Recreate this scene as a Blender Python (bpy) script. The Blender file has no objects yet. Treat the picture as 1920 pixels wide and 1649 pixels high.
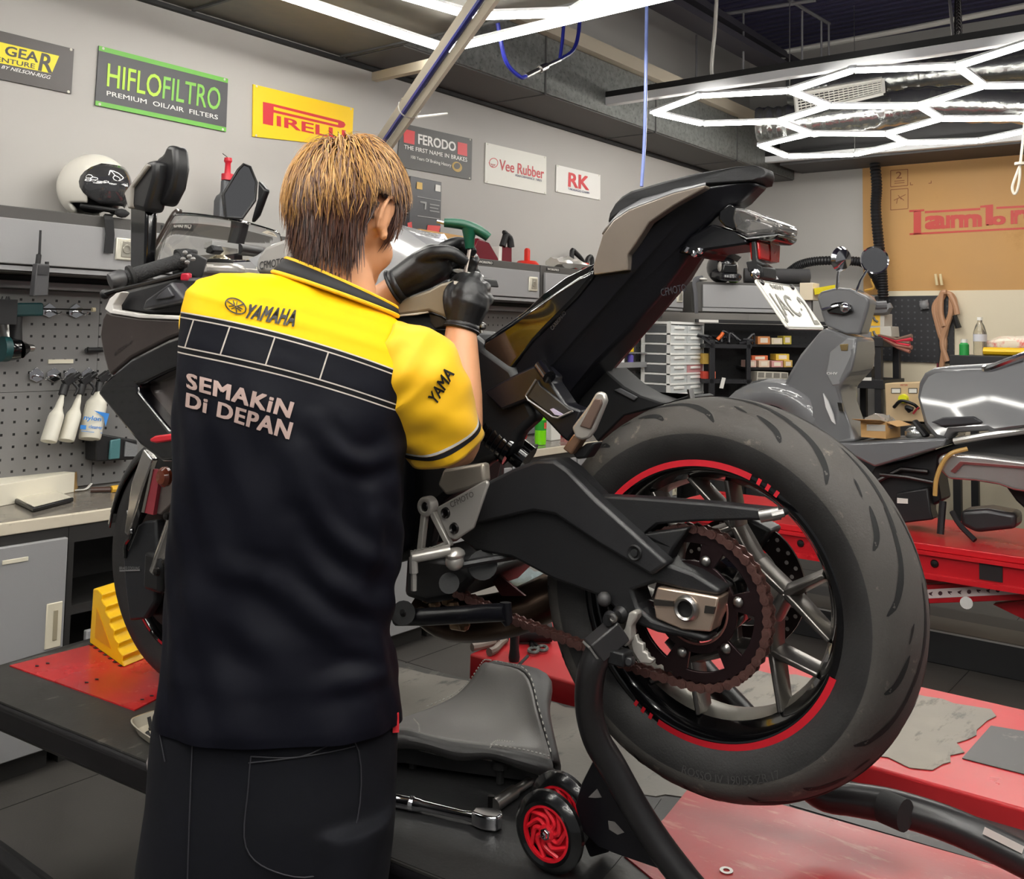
import bpy, bmesh, math, random
from mathutils import Vector as V, Matrix, Quaternion
from mathutils.bvhtree import BVHTree
from math import sin, cos, pi, radians, sqrt, atan2
random.seed(7)
scn = bpy.context.scene
COL = scn.collection
# ------------------------------------------------------------------ camera
CAM = V((0, 0, 1.5))
CR = V((0.61143964, -0.79104726, 0.01964179))
CU = V((-0.06697908, -0.02700617, 0.99738883))
CF = V((0.78845124, 0.61115866, 0.06949626))
FPX, PPX, PPY = 1850.0, 960.0, 494.32
cd = bpy.data.cameras.new('camera')
cam = bpy.data.objects.new('camera', cd)
COL.objects.link(cam)
mw = Matrix.Identity(4)
for i in range(3):
    mw[i][0], mw[i][1], mw[i][2], mw[i][3] = CR[i], CU[i], -CF[i], CAM[i]
cam.matrix_world = mw
cd.sensor_width = 36
cd.lens = FPX / 1920 * 36
cd.shift_y = -(824.5 - PPY) / 1920
cd.clip_start = 0.02
scn.camera = cam
# ------------------------------------------------------------------ world, exposure
wd = bpy.data.worlds.new('workshop_ambient')
scn.world = wd
wd.use_nodes = True
wd.node_tree.nodes['Background'].inputs[0].default_value = (0.92, 0.92, 0.92, 1)
wd.node_tree.nodes['Background'].inputs[1].default_value = 0.22
scn.view_settings.view_transform = 'Standard'
scn.view_settings.look = 'None'
scn.view_settings.exposure = 0.0
scn.view_settings.gamma = 1.0
LED_POWER = 33.0
# ------------------------------------------------------------------ placing
def ray(px, py):
    return CR * ((px - PPX) / FPX) + CU * ((PPY - py) / FPX) + CF
def atX(px, py, X):
    d = ray(px, py); return CAM + d * ((X - CAM.x) / d.x)
def atY(px, py, Y):
    d = ray(px, py); return CAM + d * ((Y - CAM.y) / d.y)
def atZ(px, py, Z):
    d = ray(px, py); return CAM + d * ((Z - CAM.z) / d.z)
def atD(px, py, D):
    return CAM + ray(px, py) * D
def onP(px, py, p0, n):
    d = ray(px, py); return CAM + d * ((p0 - CAM).dot(n) / d.dot(n))
def pix(p):
    d = V(p) - CAM; z = d.dot(CF)
    return PPX + FPX * d.dot(CR) / z, PPY - FPX * d.dot(CU) / z
UP = V((0, 0, 1))
# ------------------------------------------------------------------ materials
def lin(c):
    return tuple(((v / 255) / 12.92 if v / 255 <= 0.04045 else ((v / 255 + 0.055) / 1.055) ** 2.4) for v in c[:3]) + (1,)
MATS = {}
def mat(name, col, rough=0.5, metal=0.0, coat=0.0, bump=0.0, bscale=80.0, var=0.0, vscale=6.0, spec=0.5, stain=None, sscale=5.0, samt=0.55, trans=0.0, alpha=1.0, emit=None, estr=0.0, sheen=0.0, aniso=None):
    if name in MATS: return MATS[name]
    m = bpy.data.materials.new(name); m.use_nodes = True
    nt = m.node_tree; b = nt.nodes['Principled BSDF']
    b.inputs['Base Color'].default_value = lin(col)
    b.inputs['Roughness'].default_value = rough
    b.inputs['Metallic'].default_value = metal
    b.inputs['Coat Weight'].default_value = coat
    b.inputs['Coat Roughness'].default_value = 0.04
    b.inputs['Specular IOR Level'].default_value = spec
    b.inputs['Transmission Weight'].default_value = trans
    b.inputs['Alpha'].default_value = alpha
    b.inputs['Sheen Weight'].default_value = sheen
    if emit:
        b.inputs['Emission Color'].default_value = lin(emit); b.inputs['Emission Strength'].default_value = estr
    tc = None
    if bump or var or stain:
        tc = nt.nodes.new('ShaderNodeTexCoord')
    last = None
    if var:
        n = nt.nodes.new('ShaderNodeTexNoise'); n.inputs['Scale'].default_value = vscale; n.inputs['Detail'].default_value = 6
        nt.links.new(tc.outputs['Object'], n.inputs['Vector'])
        r = nt.nodes.new('ShaderNodeMapRange'); r.inputs[1].default_value = 0.3; r.inputs[2].default_value = 0.7
        r.inputs[3].default_value = 1 - var; r.inputs[4].default_value = 1 + var
        nt.links.new(n.outputs['Fac'], r.inputs[0])
        x = nt.nodes.new('ShaderNodeVectorMath'); x.operation = 'SCALE'
        x.inputs[0].default_value = lin(col)[:3]; nt.links.new(r.outputs[0], x.inputs['Scale'])
        nt.links.new(x.outputs[0], b.inputs['Base Color']); last = x.outputs[0]
        r2 = nt.nodes.new('ShaderNodeMapRange'); r2.inputs[1].default_value = 0.3; r2.inputs[2].default_value = 0.7
        r2.inputs[3].default_value = max(0.02, rough - 0.08); r2.inputs[4].default_value = min(1, rough + 0.08)
        nt.links.new(n.outputs['Fac'], r2.inputs[0]); nt.links.new(r2.outputs[0], b.inputs['Roughness'])
    if stain:
        n = nt.nodes.new('ShaderNodeTexNoise'); n.inputs['Scale'].default_value = sscale; n.inputs['Detail'].default_value = 9; n.inputs['Roughness'].default_value = 0.68
        if aniso:
            mp = nt.nodes.new('ShaderNodeMapping'); mp.inputs['Scale'].default_value = aniso
            nt.links.new(tc.outputs['Object'], mp.inputs[0]); nt.links.new(mp.outputs[0], n.inputs['Vector'])
        else:
            nt.links.new(tc.outputs['Object'], n.inputs['Vector'])
        r = nt.nodes.new('ShaderNodeMapRange'); r.inputs[1].default_value = samt; r.inputs[2].default_value = samt + 0.12
        nt.links.new(n.outputs['Fac'], r.inputs[0])
        mx = nt.nodes.new('ShaderNodeMix'); mx.data_type = 'RGBA'
        mx.inputs[6].default_value = lin(col); mx.inputs[7].default_value = lin(stain)
        if last: nt.links.new(last, mx.inputs[6])
        nt.links.new(r.outputs[0], mx.inputs[0]); nt.links.new(mx.outputs[2], b.inputs['Base Color'])
    if bump:
        n = nt.nodes.new('ShaderNodeTexNoise'); n.inputs['Scale'].default_value = bscale; n.inputs['Detail'].default_value = 4
        nt.links.new(tc.outputs['Object'], n.inputs['Vector'])
        bp = nt.nodes.new('ShaderNodeBump'); bp.inputs['Strength'].default_value = bump; bp.inputs['Distance'].default_value = 0.004
        nt.links.new(n.outputs['Fac'], bp.inputs['Height']); nt.links.new(bp.outputs[0], b.inputs['Normal'])
    MATS[name] = m
    return m
# ------------------------------------------------------------------ mesh building
def frame_of(d, hint=UP):
    d = V(d).normalized()
    if abs(d.dot(hint)) > 0.98: hint = V((1, 0, 0)) if abs(d.x) < 0.9 else V((0, 1, 0))
    a = d.cross(hint).normalized(); b = a.cross(d).normalized()
    return a, b, d
def smooth_path(pts, k=6, closed=False):
    pts = [V(p) for p in pts]
    if len(pts) < 3: return pts
    out = []; n = len(pts)
    for i in range(n if closed else n - 1):
        p1, p2 = pts[i], pts[(i + 1) % n]
        p0 = pts[i - 1] if (i > 0 or closed) else p1 * 2 - p2
        p3 = pts[(i + 2) % n] if (i + 2 < n or closed) else p2 * 2 - p1
        for j in range(k):
            t = j / k
            out.append(0.5 * ((2 * p1) + (p2 - p0) * t + (2 * p0 - 5 * p1 + 4 * p2 - p3) * t * t + (3 * p1 - p0 - 3 * p2 + p3) * t ** 3))
    if not closed: out.append(pts[-1])
    return out
def lerp_list(vals, k):
    out = []
    for i in range(len(vals) - 1):
        for j in range(k): out.append(vals[i] + (vals[i + 1] - vals[i]) * j / k)
    out.append(vals[-1]); return out
def text_geom(s, bold=0.0, shear=0.0, spacing=1.0):
    cu = bpy.data.curves.new('lettering', 'FONT'); cu.body = s; cu.shear = shear; cu.space_character = spacing
    cu.resolution_u = 3
    ob = bpy.data.objects.new('lettering', cu); COL.objects.link(ob)
    dg = bpy.context.evaluated_depsgraph_get()
    me = bpy.data.meshes.new_from_object(ob.evaluated_get(dg))
    vs = [v.co.copy() for v in me.vertices]; fs = [tuple(p.vertices) for p in me.polygons]
    bpy.data.objects.remove(ob); bpy.data.curves.remove(cu); bpy.data.meshes.remove(me)
    if not vs: return [], []
    if bold:
        base, bf, n = vs, fs, len(vs); vs, fs = [], []; b = bold * .75
        for k, (dx, dy) in enumerate(((-b, -b * .6), (b, -b * .6), (b, b * .6), (-b, b * .6))):
            vs += [v + V((dx, dy, k * .00012)) for v in base]; fs += [tuple(i + n * k for i in f) for f in bf]
    x0 = min(v.x for v in vs); x1 = max(v.x for v in vs); y0 = min(v.y for v in vs); y1 = max(v.y for v in vs)
    return [((v.x - x0) / (x1 - x0), (v.y - y0) / (y1 - y0), v.z) for v in vs], fs
class MB:
    def __init__(s): s.vs = []; s.fs = []; s.ms = []
    def add(s, vs, fs, m=0):
        o = len(s.vs); s.vs += [V(v) for v in vs]
        for f in fs: s.fs.append(tuple(i + o for i in f)); s.ms.append(m)
        return s
    def box(s, c, size, rot=None, m=0):
        c = V(c); x, y, z = size[0] / 2, size[1] / 2, size[2] / 2
        p = [V((a, b, d)) for a in (-x, x) for b in (-y, y) for d in (-z, z)]
        if rot is not None: p = [rot @ v for v in p]
        return s.add([c + v for v in p], [(0, 1, 3, 2), (4, 6, 7, 5), (0, 4, 5, 1), (2, 3, 7, 6), (0, 2, 6, 4), (1, 5, 7, 3)], m)
    def box2(s, a, b, m=0):
        return s.box([(a[i] + b[i]) / 2 for i in range(3)], [abs(a[i] - b[i]) for i in range(3)], None, m)
    def prism(s, pts, vec, m=0, mcap=None):
        pts = [V(p) for p in pts]; vec = V(vec); n = len(pts)
        fs = [tuple(range(n))[::-1], tuple(range(n, 2 * n))] + [(i, (i + 1) % n, (i + 1) % n + n, i + n) for i in range(n)]
        s.add(pts + [p + vec for p in pts], fs, m)
        if mcap is not None: s.ms[-len(fs)] = mcap
        return s
    def poly(s, pts, m=0): return s.add(pts, [tuple(range(len(pts)))], m)
    def loft(s, rings, m=0, cap=True, closed=True):
        n = len(rings[0]); vs = [V(p) for r in rings for p in r]; fs = []
        for i in range(len(rings) - 1):
            for j in range(n if closed else n - 1):
                k = (j + 1) % n
                fs.append((i * n + j, i * n + k, (i + 1) * n + k, (i + 1) * n + j))
        if cap and closed:
            fs.append(tuple(range(n))[::-1]); fs.append(tuple(range((len(rings) - 1) * n, len(rings) * n)))
        return s.add(vs, fs, m)
    def tube(s, path, rad, n=12, m=0, cap=True, closed=False, flat=1.0, hint=UP, k=0):
        if k:
            if not isinstance(rad, (int, float)): rad = lerp_list(list(rad), k)
            path = smooth_path(path, k, closed)
        path = [V(p) for p in path]; L = len(path); rings = []
        a = None
        for i, p in enumerate(path):
            if closed: d = path[(i + 1) % L] - path[i - 1]
            else: d = path[min(i + 1, L - 1)] - path[max(i - 1, 0)]
            if d.length < 1e-9: d = V((0, 0, 1))
            d.normalize()
            if a is None: a, b, _ = frame_of(d, hint)
            else:
                a = a - d * a.dot(d)
                if a.length < 1e-6: a, b, _ = frame_of(d, hint)
                a.normalize(); b = a.cross(d).normalized()
            r = rad if isinstance(rad, (int, float)) else rad[min(i, len(rad) - 1)]
            rings.append([p + a * (cos(2 * pi * j / n) * r) + b * (sin(2 * pi * j / n) * r * flat) for j in range(n)])
        if closed: rings.append(rings[0])
        return s.loft(rings, m, cap and not closed)
    def lathe(s, prof, o, axis, n=32, m=0, a0=0.0, a1=2 * pi, closed_prof=False, hint=UP):
        o = V(o); a, b, d = frame_of(axis, hint); full = abs(a1 - a0 - 2 * pi) < 1e-6
        cnt = n if full else n + 1; rings = []
        for i in range(cnt):
            t = a0 + (a1 - a0) * i / n
            rings.append([o + (b * cos(t) - a * sin(t)) * r + d * h for r, h in prof])
        if full: rings.append(rings[0])
        k = len(prof); vs = [p for r in rings for p in r]; fs = []
        for i in range(len(rings) - 1):
            for j in range(k if closed_prof else k - 1):
                q = (j + 1) % k
                fs.append((i * k + j, i * k + q, (i + 1) * k + q, (i + 1) * k + j))
        return s.add(vs, fs, m)
    def cyl(s, p, q, r, n=16, m=0, r2=None):
        return s.tube([p, q], [r, r if r2 is None else r2], n, m)
    def sphere(s, c, r, n=16, m=0, rot=None):
        c = V(c); r = (r, r, r) if isinstance(r, (int, float)) else r; rings = []
        for i in range(n // 2 + 1):
            t = pi * i / (n // 2); t = min(max(t, 0.02), pi - 0.02)
            ring = []
            for j in range(n):
                q = V((r[0] * sin(t) * cos(2 * pi * j / n), r[1] * sin(t) * sin(2 * pi * j / n), r[2] * cos(t)))
                ring.append(c + (rot @ q if rot is not None else q))
            rings.append(ring)
        return s.loft(rings, m)
    def text(s, txt, quad, m=0, bold=0.0, shear=0.0, spacing=1.0, lift=0.0, thick=0.0):
        """quad: lower left, lower right, upper right, upper left"""
        uv, fs = text_geom(txt, bold, shear, spacing); A, B, C, D = [V(q) for q in quad]
        n = (B - A).cross(D - A).normalized()
        if n.dot((A - CAM)) > 0: n = -n
        return s.add([(A * (1 - u) + B * u) * (1 - v) + (D * (1 - u) + C * u) * v + n * (lift + w) for u, v, w in uv], fs, m)
    def quadbar(s, a, b, w, nrm, m=0):
        """flat ribbon from a to b of width w lying across nrm"""
        a, b = V(a), V(b); t = (b - a).cross(V(nrm)).normalized() * (w / 2)
        return s.add([a - t, b - t, b + t, a + t], [(0, 1, 2, 3)], m)
    def build(s, name, mats, parent=None, bevel=0.0, sub=0, smooth=True, ang=35, solid=0.0, seg=2, remesh=0.0, origin=True, weld=True, smoothit=0):
        me = bpy.data.meshes.new(name)
        me.from_pydata([tuple(v) for v in s.vs], [], s.fs)
        if not isinstance(mats, (list, tuple)): mats = [mats]
        for mt in mats: me.materials.append(mt)
        me.polygons.foreach_set('material_index', s.ms)
        bm = bmesh.new(); bm.from_mesh(me)
        if weld: bmesh.ops.remove_doubles(bm, verts=bm.verts, dist=1e-5)
        bmesh.ops.recalc_face_normals(bm, faces=bm.faces)
        bm.to_mesh(me); bm.free()
        o = bpy.data.objects.new(name, me); COL.objects.link(o)
        if parent is None and origin and len(s.vs):
            x = [v.x for v in s.vs]; y = [v.y for v in s.vs]; z = [v.z for v in s.vs]
            c = V(((min(x) + max(x)) / 2, (min(y) + max(y)) / 2, min(z)))
            me.transform(Matrix.Translation(-c)); o.location = c
        if parent is not None: attach(o, parent)
        if remesh:
            rm = o.modifiers.new('surface', 'REMESH'); rm.mode = 'VOXEL'; rm.voxel_size = remesh; rm.use_smooth_shade = True
            if smoothit:
                sm = o.modifiers.new('even', 'SMOOTH'); sm.iterations = smoothit; sm.factor = 0.5
        if solid:
            sd = o.modifiers.new('thickness', 'SOLIDIFY'); sd.thickness = solid; sd.offset = 0
        if bevel:
            bv = o.modifiers.new('edges', 'BEVEL'); bv.width = bevel; bv.segments = seg; bv.limit_method = 'ANGLE'; bv.angle_limit = radians(32)
            bv.harden_normals = False
        if sub:
            sb = o.modifiers.new('subdiv', 'SUBSURF'); sb.levels = sub; sb.render_levels = sub
        if smooth:
            me.polygons.foreach_set('use_smooth', [True] * len(me.polygons))
            if not sub and not remesh: me.set_sharp_from_angle(angle=radians(ang))
        me.update()
        return o
WORLD = {}
def attach(o, p):
    o.parent = p
    if p.name in WORLD: o.matrix_parent_inverse = WORLD[p.name].inverted()
    else:
        loc = Matrix.Translation(p.location)
        q = p.parent
        if q is not None and q.name in WORLD: o.matrix_parent_inverse = Matrix.Translation(-p.location)
        elif p.type == 'MESH': o.matrix_parent_inverse = loc.inverted()
def tag(o, label, cat, group=None, kind=None):
    if label: o['label'] = label
    if cat: o['category'] = cat
    if group: o['group'] = group
    if kind: o['kind'] = kind
    return o
def thing(name, label, cat, loc=(0, 0, 0), group=None):
    o = bpy.data.objects.new(name, None); COL.objects.link(o); o.location = loc; o.empty_display_size = 0.05
    WORLD[o.name] = Matrix.Translation(V(loc))
    return tag(o, label, cat, group)
def lab(o, s): o['label'] = s; return o
def struct(o):
    o['kind'] = 'structure'; return o
def copy_tree(root, loc, rotz=None, label=None, group=None, scale=None):
    r = root.copy(); COL.objects.link(r); r.location = loc
    if rotz is not None: r.rotation_euler = (0, 0, rotz)
    if scale is not None: r.scale = scale
    if label: r['label'] = label
    if group: r['group'] = group
    for ch in list(root.children):
        c = ch.copy(); COL.objects.link(c); c.parent = r
        for g in ch.children:
            d = g.copy(); COL.objects.link(d); d.parent = c
    return r
def quadpix(f, *ps): return [f(*p) for p in ps]
# common materials
BLACK = mat('black_plastic', (22, 22, 24), 0.45, bump=0.05, bscale=400)
MBLACK = mat('matt_black', (20, 20, 22), 0.62)
GBLACK = mat('gloss_black', (9, 9, 11), 0.12, coat=0.6)
CHROME = mat('chrome', (215, 215, 218), 0.12, 1.0)
STEEL = mat('brushed_steel', (170, 168, 165), 0.32, 1.0)
DSTEEL = mat('dark_steel', (70, 68, 68), 0.35, 1.0)
ALU = mat('cast_aluminium', (170, 166, 160), 0.42, 0.35, bump=0.06, bscale=300)
RED = mat('red_paint', (196, 28, 38), 0.38)
WHITE = mat('white_plastic', (228, 226, 220), 0.45)
RUBBER = mat('black_rubber', (24, 24, 25), 0.75, bump=0.08, bscale=250)
# ================================================================== lights, room
scn.cycles.use_denoising = True
scn.cycles.max_bounces = 6
scn.cycles.sample_clamp_indirect = 6
LED = mat('led_diffuser', (255, 255, 255), 0.4, emit=(255, 252, 244), estr=LED_POWER)
LAMPBODY = mat('white_aluminium', (225, 226, 228), 0.4)
LAMPBLACK = mat('black_channel', (14, 14, 16), 0.6)
def led_tube(root, a, b, w=0.032):
    a, b = V(a), V(b); d = (b - a).normalized(); a2, b2 = a + d * 0.012, b - d * 0.012
    s = d.cross(UP).normalized() * (w / 2); dn = V((0, 0, -w * 0.55)); up = V((0, 0, 0.012))
    mb = MB()
    prof = [s, s * 0.92 + dn * 0.5, s * 0.55 + dn * 0.95, -s * 0.55 + dn * 0.95, -s * 0.92 + dn * 0.5, -s]
    mb.loft([[a2 + p for p in prof], [b2 + p for p in prof]], 0)
    t = mb.build('light_tube', LED, root)
    hb = MB(); hp = [s * 1.08, s * 1.08 + up, -s * 1.08 + up, -s * 1.08]
    hb.loft([[a + p + V((0, 0, .001)) for p in hp], [b + p + V((0, 0, .001)) for p in hp]], 0)
    hb.build('tube_housing', LAMPBODY, t)
def hex_lamp(label, P, E, frame=None, w=0.032, wires=(), name='hexagon_light'):
    pts = list(P.values()); c = sum(pts, V()) / len(pts)
    root = thing(name, label, 'ceiling light', c)
    for e in E: led_tube(root, P[e[0]], P[e[1]], w)
    used = {k for e in E for k in e}
    for k in sorted(used): MB().lathe([(0.001, -0.012), (0.026, -0.012), (0.026, 0.016), (0.001, 0.016)], P[k], UP, 6).build('connector', mat('clear_connector', (235, 238, 242), 0.2, trans=0.3), root)
    if frame:
        for a, b in frame:
            a, b = V(a), V(b); d = (b - a).normalized(); s = d.cross(UP).normalized() * 0.03
            m1 = MB(); m1.loft([[q + s, q - s, q - s + V((0, 0, .05)), q + s + V((0, 0, .05))] for q in (a, b)]); f = m1.build('frame_bar', LAMPBODY, root, bevel=.004)
            m2 = MB(); m2.loft([[q + s * 1.05 + V((0, 0, .051)), q - s * 1.05 + V((0, 0, .051)), q - s * 1.05 + V((0, 0, .085)), q + s * 1.05 + V((0, 0, .085))] for q in (a, b)]); m2.build('black_top_channel', LAMPBLACK, f)
    for q in wires:
        MB().cyl(q, (q[0], q[1], 4.05), 0.003, 6).build('suspension_wire', STEEL, root)
    return root
def zc(x, y): return (1220 + x / 2.743, y / 2.743)
ZL = 2.9
far = dict(a=(15, 575), b=(250, 487), c=(715, 462), d=(915, 540), e=(660, 620), f=(265, 632), g=(1040, 355), h=(1575, 335), i=(1710, 437), j=(1380, 540),
           k=(2040, 185), l=(2080, 432), m=(820, 683), n=(1215, 685), o=(1490, 607), p=(1905, 605), q=(565, 745), s=(700, 800), t=(1050, 792), u=(1310, 730), v=(1690, 720), w=(2060, 640), x=(2140, 520))
FP = {k: atZ(*zc(*xy), ZL) for k, xy in far.items()}
fr = [atZ(1083, 207, 2.96), atZ(1411, 308, 2.96), atZ(2060, 252, 2.96), atZ(2150, 45, 2.96)]
hex_lamp('white glowing hexagon light grid in a rectangular white frame near the far corner', FP,
         ['ab', 'bc', 'cd', 'de', 'ef', 'fa', 'cg', 'gh', 'hi', 'ij', 'jd', 'hk', 'il', 'em', 'mn', 'no', 'oj', 'op', 'mq', 'qs', 'st', 'tu', 'un', 'uv', 'vw', 'pw', 'px', 'lx'],
         [(fr[0], fr[1]), (fr[1], fr[2]), (fr[0], fr[3]), (fr[2], fr[3])], 0.039,
         [V((FP[k].x, FP[k].y, ZL)) for k in 'ct'])
ZN = 2.8
near = dict(A=(837, 90), B=(1300, -22), C=(430, -45), D=(660, -40), E=(888, 27), F=(1074, 21), G=(1170, -40), H=(1000, -110), I=(760, -100), J=(1330, -60), K=(520, -120))
NP = {k: atZ(*xy, ZN) for k, xy in near.items()}
hex_lamp('white glowing hexagon light grid hanging beside the grey duct, only its corner in view', NP, ['AB', 'AC', 'DE', 'EF', 'FG', 'FB', 'DC', 'GH', 'HI', 'ID', 'CK', 'GJ'], None, 0.04)  # the two outer bars are lit white frame, made to glow like tubes
def hex_grid(cx, cy, z, r=0.42, cells=((0, 0), (1, 0), (0, 1), (1, 1), (-1, 1), (-1, 0))):
    P = {}; E = set()
    for q, s in cells:
        x0 = cx + r * 1.5 * q; y0 = cy + r * sqrt(3) * (s + (q % 2) * 0.5)
        ks = []
        for k in range(6):
            x, y = x0 + r * cos(pi / 3 * k), y0 + r * sin(pi / 3 * k)
            key = '%d_%d' % (round(x * 50), round(y * 50)); P[key] = V((x, y, z)); ks.append(key)
        for k in range(6): E.add(tuple(sorted((ks[k], ks[(k + 1) % 6]))))
    return P, sorted(E)
for (cx, cy, z, l) in ((0.9, -0.3, 2.85, 'white glowing hexagon light grid overhead between the camera and the motorcycle'),
                       (-.1, 1.8, 2.85, 'white glowing hexagon light grid overhead beside the workbench end of the shop'),
                       (-.9, -1.2, 2.85, 'white glowing hexagon light grid overhead behind the camera'),
                       (3.0, -1.6, 2.85, 'white glowing hexagon light grid overhead behind the scooter bay')):
    P_, E_ = hex_grid(cx, cy, z); hex_lamp(l, P_, E_, None, 0.04)
# ------------------------------------------------------------------ shell
YW, XW = 3.78, 8.4
FLOOR = mat('rubber_floor', (66, 63, 60), 0.62, bump=0.10, bscale=160, var=0.16, vscale=3.0, stain=(112, 107, 100), sscale=55, samt=0.70)
mb = MB(); mb.box2((-4, -5, -0.1), (XW, YW, 0)); struct(mb.build('floor', FLOOR, smooth=False))
SEAM = mat('floor_seam', (22, 21, 21), 0.8)
mb = MB()
for x in range(-3, 9): mb.box2((x + .35, -5, 0.0005), (x + .353, YW, 0.0012))
for y in range(-4, 4): mb.box2((-4, y + .15, 0.0005), (XW, y + .153, 0.0012))
struct(mb.build('trim_1', SEAM, smooth=False))
WALL = mat('grey_wall_paint', (176, 173, 169), 0.55, bump=0.03, bscale=60, var=0.03, vscale=1.2)
mb = MB(); mb.box2((-4, YW, 0), (XW, YW + .12, 4.2)); struct(mb.build('wall_left', WALL, smooth=False))
mb = MB(); mb.box2((XW, -5, 0), (XW + .12, YW + .12, 4.2)); struct(mb.build('wall_far', WALL, smooth=False))
CREAM = mat('cream_wall_board', (226, 214, 188), 0.6, stain=(196, 180, 150), sscale=3.0, samt=0.66)
mb = MB(); mb.box2((XW - .02, -5, 0.02), (XW - .001, atX(1658, 620, XW).y, atX(1800, 545, XW).z)); struct(mb.build('trim_2', CREAM, smooth=False))
CEIL = mat('dark_deck', (88, 84, 120), 0.7)
mb = MB()
mb.box2((-4, -5, 4.1), (XW, YW, 4.25))
struct(mb.build('ceiling', CEIL, smooth=False))
mb = MB()
for k in range(48): mb.box2((3.2 + k * .11, -5, 4.06), (3.25 + k * .11, YW, 4.099))
struct(mb.build('trim_3', mat('deck_rib', (66, 63, 92), 0.6), smooth=False))
GALV = mat('galvanised_steel', (128, 130, 128), 0.42, 0.55, var=0.22, vscale=26, stain=(96, 98, 96), sscale=40, samt=0.52)
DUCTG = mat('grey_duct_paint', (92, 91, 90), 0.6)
# long duct along the left wall
duct = thing('air_duct', 'long galvanised rectangular duct running along the top of the poster wall', 'duct', (6, 3.5, 2.9))
MB().box2((3.42, 3.35, 2.9), (XW - .01, YW - .01, 3.24)).build('duct_body', GALV, duct, bevel=.004)
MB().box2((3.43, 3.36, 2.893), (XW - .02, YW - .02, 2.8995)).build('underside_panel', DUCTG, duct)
for x in (4.6, 5.9, 7.2): MB().box2((x, 3.345, 2.889), (x + .012, YW - .02, 3.24)).build('duct_seam', mat('seam_grey', (78, 78, 78), .6), duct)
MB().box2((3.42, 3.30, 3.245), (XW - .01, YW - .02, 3.33)).build('top_board', mat('cream_board', (176, 166, 148), .7), duct)
d2 = thing('wide_duct', 'wide galvanised duct box above the white helmet end of the wall', 'duct', (1.2, 3, 2.9))
MB().box2((-3, 2.25, 2.9), (3.40, YW - .01, 3.3)).build('duct_body', mat('aged_galvanised', (116, 112, 104), 0.5, 0.5, var=0.2, vscale=18), d2, bevel=.004)
for x in (1.6, 2.5, 3.38): MB().box2((x, 2.245, 2.89), (x + .014, YW - .02, 3.3)).build('duct_seam', mat('seam_grey', (78, 78, 78), .6), d2)
# black shadow-gap trim between wall and duct
struct(MB().box2((-3, YW - .03, 2.87), (XW - .02, YW - .001, 2.888)).build('trim_4', MBLACK))
struct(MB().box2((XW - .5, -5, 2.95), (XW - .005, YW - .5, 3.3)).build('trim_5', mat('upper_wall_shade', (84, 83, 84), .7)))  # dark box standing for the shade on the upper far wall
# ------------------------------------------------------------------ ceiling services
def pipe(name, pts, r, m, label, cat='pipe', k=0, n=10):
    mb = MB(); mb.tube(pts, r, n, k=k)
    return tag(mb.build(name, m), label, cat)
GREYP = mat('grey_conduit', (120, 119, 122), .5)
WP = mat('white_pipe', (196, 194, 188), .45)
p = [atZ(1470, 108, 3.75), atZ(1467, 98, 3.8), atZ(1500, 92, 3.82), atZ(1700, 55, 3.82), atZ(1960, 3, 3.82)]
pipe('water_pipe', p, 0.022, WP, 'white water pipe running under the dark ceiling above the hexagon lights')
dk = mat('dark_tray', (58, 56, 64), .5)
for (a, b, z, r, l) in (((1222, 0), (1462, 134), 3.6, .03, 'dark cable tray sloping across the dark ceiling, lower of two'), ((1280, 0), (1490, 128), 3.75, .022, 'dark grey cable tray behind the lower cable tray')):
    A, B = atZ(*a, z), atZ(*b, z); d = (A - B) * .8
    mb = MB(); s = (B - A).cross(UP).normalized() * r * 3
    mb.loft([[q + s, q - s, q - s + V((0, 0, .05)), q + s + V((0, 0, .05))] for q in (A + d, B)])
    tag(mb.build('cable_tray', dk), l, 'cable tray')
for (a, b, z, l) in (((1350, 28), (1530, 0), 3.9, 'thin grey conduit crossing the ceiling'), ((1480, 0), (1555, 45), 3.95, 'short grey conduit angling down from the ceiling')):
    pipe('conduit', [atZ(*a, z), atZ(*b, z)], .014, GREYP, l, 'conduit')
for (x, y0, y1, z) in ((1504, 20, 115, 3.9), (1540, 40, 112, 3.9), (1554, 44, 110, 3.9), (1394, 22, 138, 3.9), (1306, 65, 155, 3.9)):
    A = atZ(x, y0, z)
    pipe('drop_rod', [A, (A.x, A.y, 3.4)], .008, GREYP, {1504: 'grey drop rod left of a close pair under the ceiling', 1540: 'left rod of the close pair of grey drop rods', 1554: 'right rod of the close pair of grey drop rods', 1394: 'thin grey drop rod left of the white pipe elbow', 1306: 'thin grey drop rod beside the sloping cable trays'}[x], 'rod')
# service strut, white channel with a blue line
A, B = atY(915, -12, 2.0), atY(705, 292, 3.3)
st = thing('service_pole', 'slanted cream service pole with a blue air line strapped along it', 'pole', A)
d = (B - A).normalized(); s = d.cross(CF).normalized(); n = d.cross(s).normalized()
if n.dot(CF) > 0: n = -n
mb = MB()
for o in (-.027, .027): mb.loft([[q + s * (o + e) + n * g for e, g in ((-.014, -.016), (.014, -.016), (.014, .016), (-.014, .016))] for q in (A - d * .4, B)])
mb.build('channel', mat('cream_channel', (196, 186, 166), .5), st)
MB().tube([A - d * .3 + n * .018, B + n * .018], .011, 8).build('air_line', mat('blue_hose', (30, 36, 124), .35), st)
mb = MB(); q = A + (B - A) * .62; mb.lathe([(.048, -.006), (.048, .006)], q, d, 16); e = atY(838, 213, 3.1)
mb.tube([q + s * .05, e], .006, 6)
mb.build('cable_tie', WHITE, st)
mb = MB(); A2, B2 = atY(702, 145, 3.74), atY(812, 120, 2.97)
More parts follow.
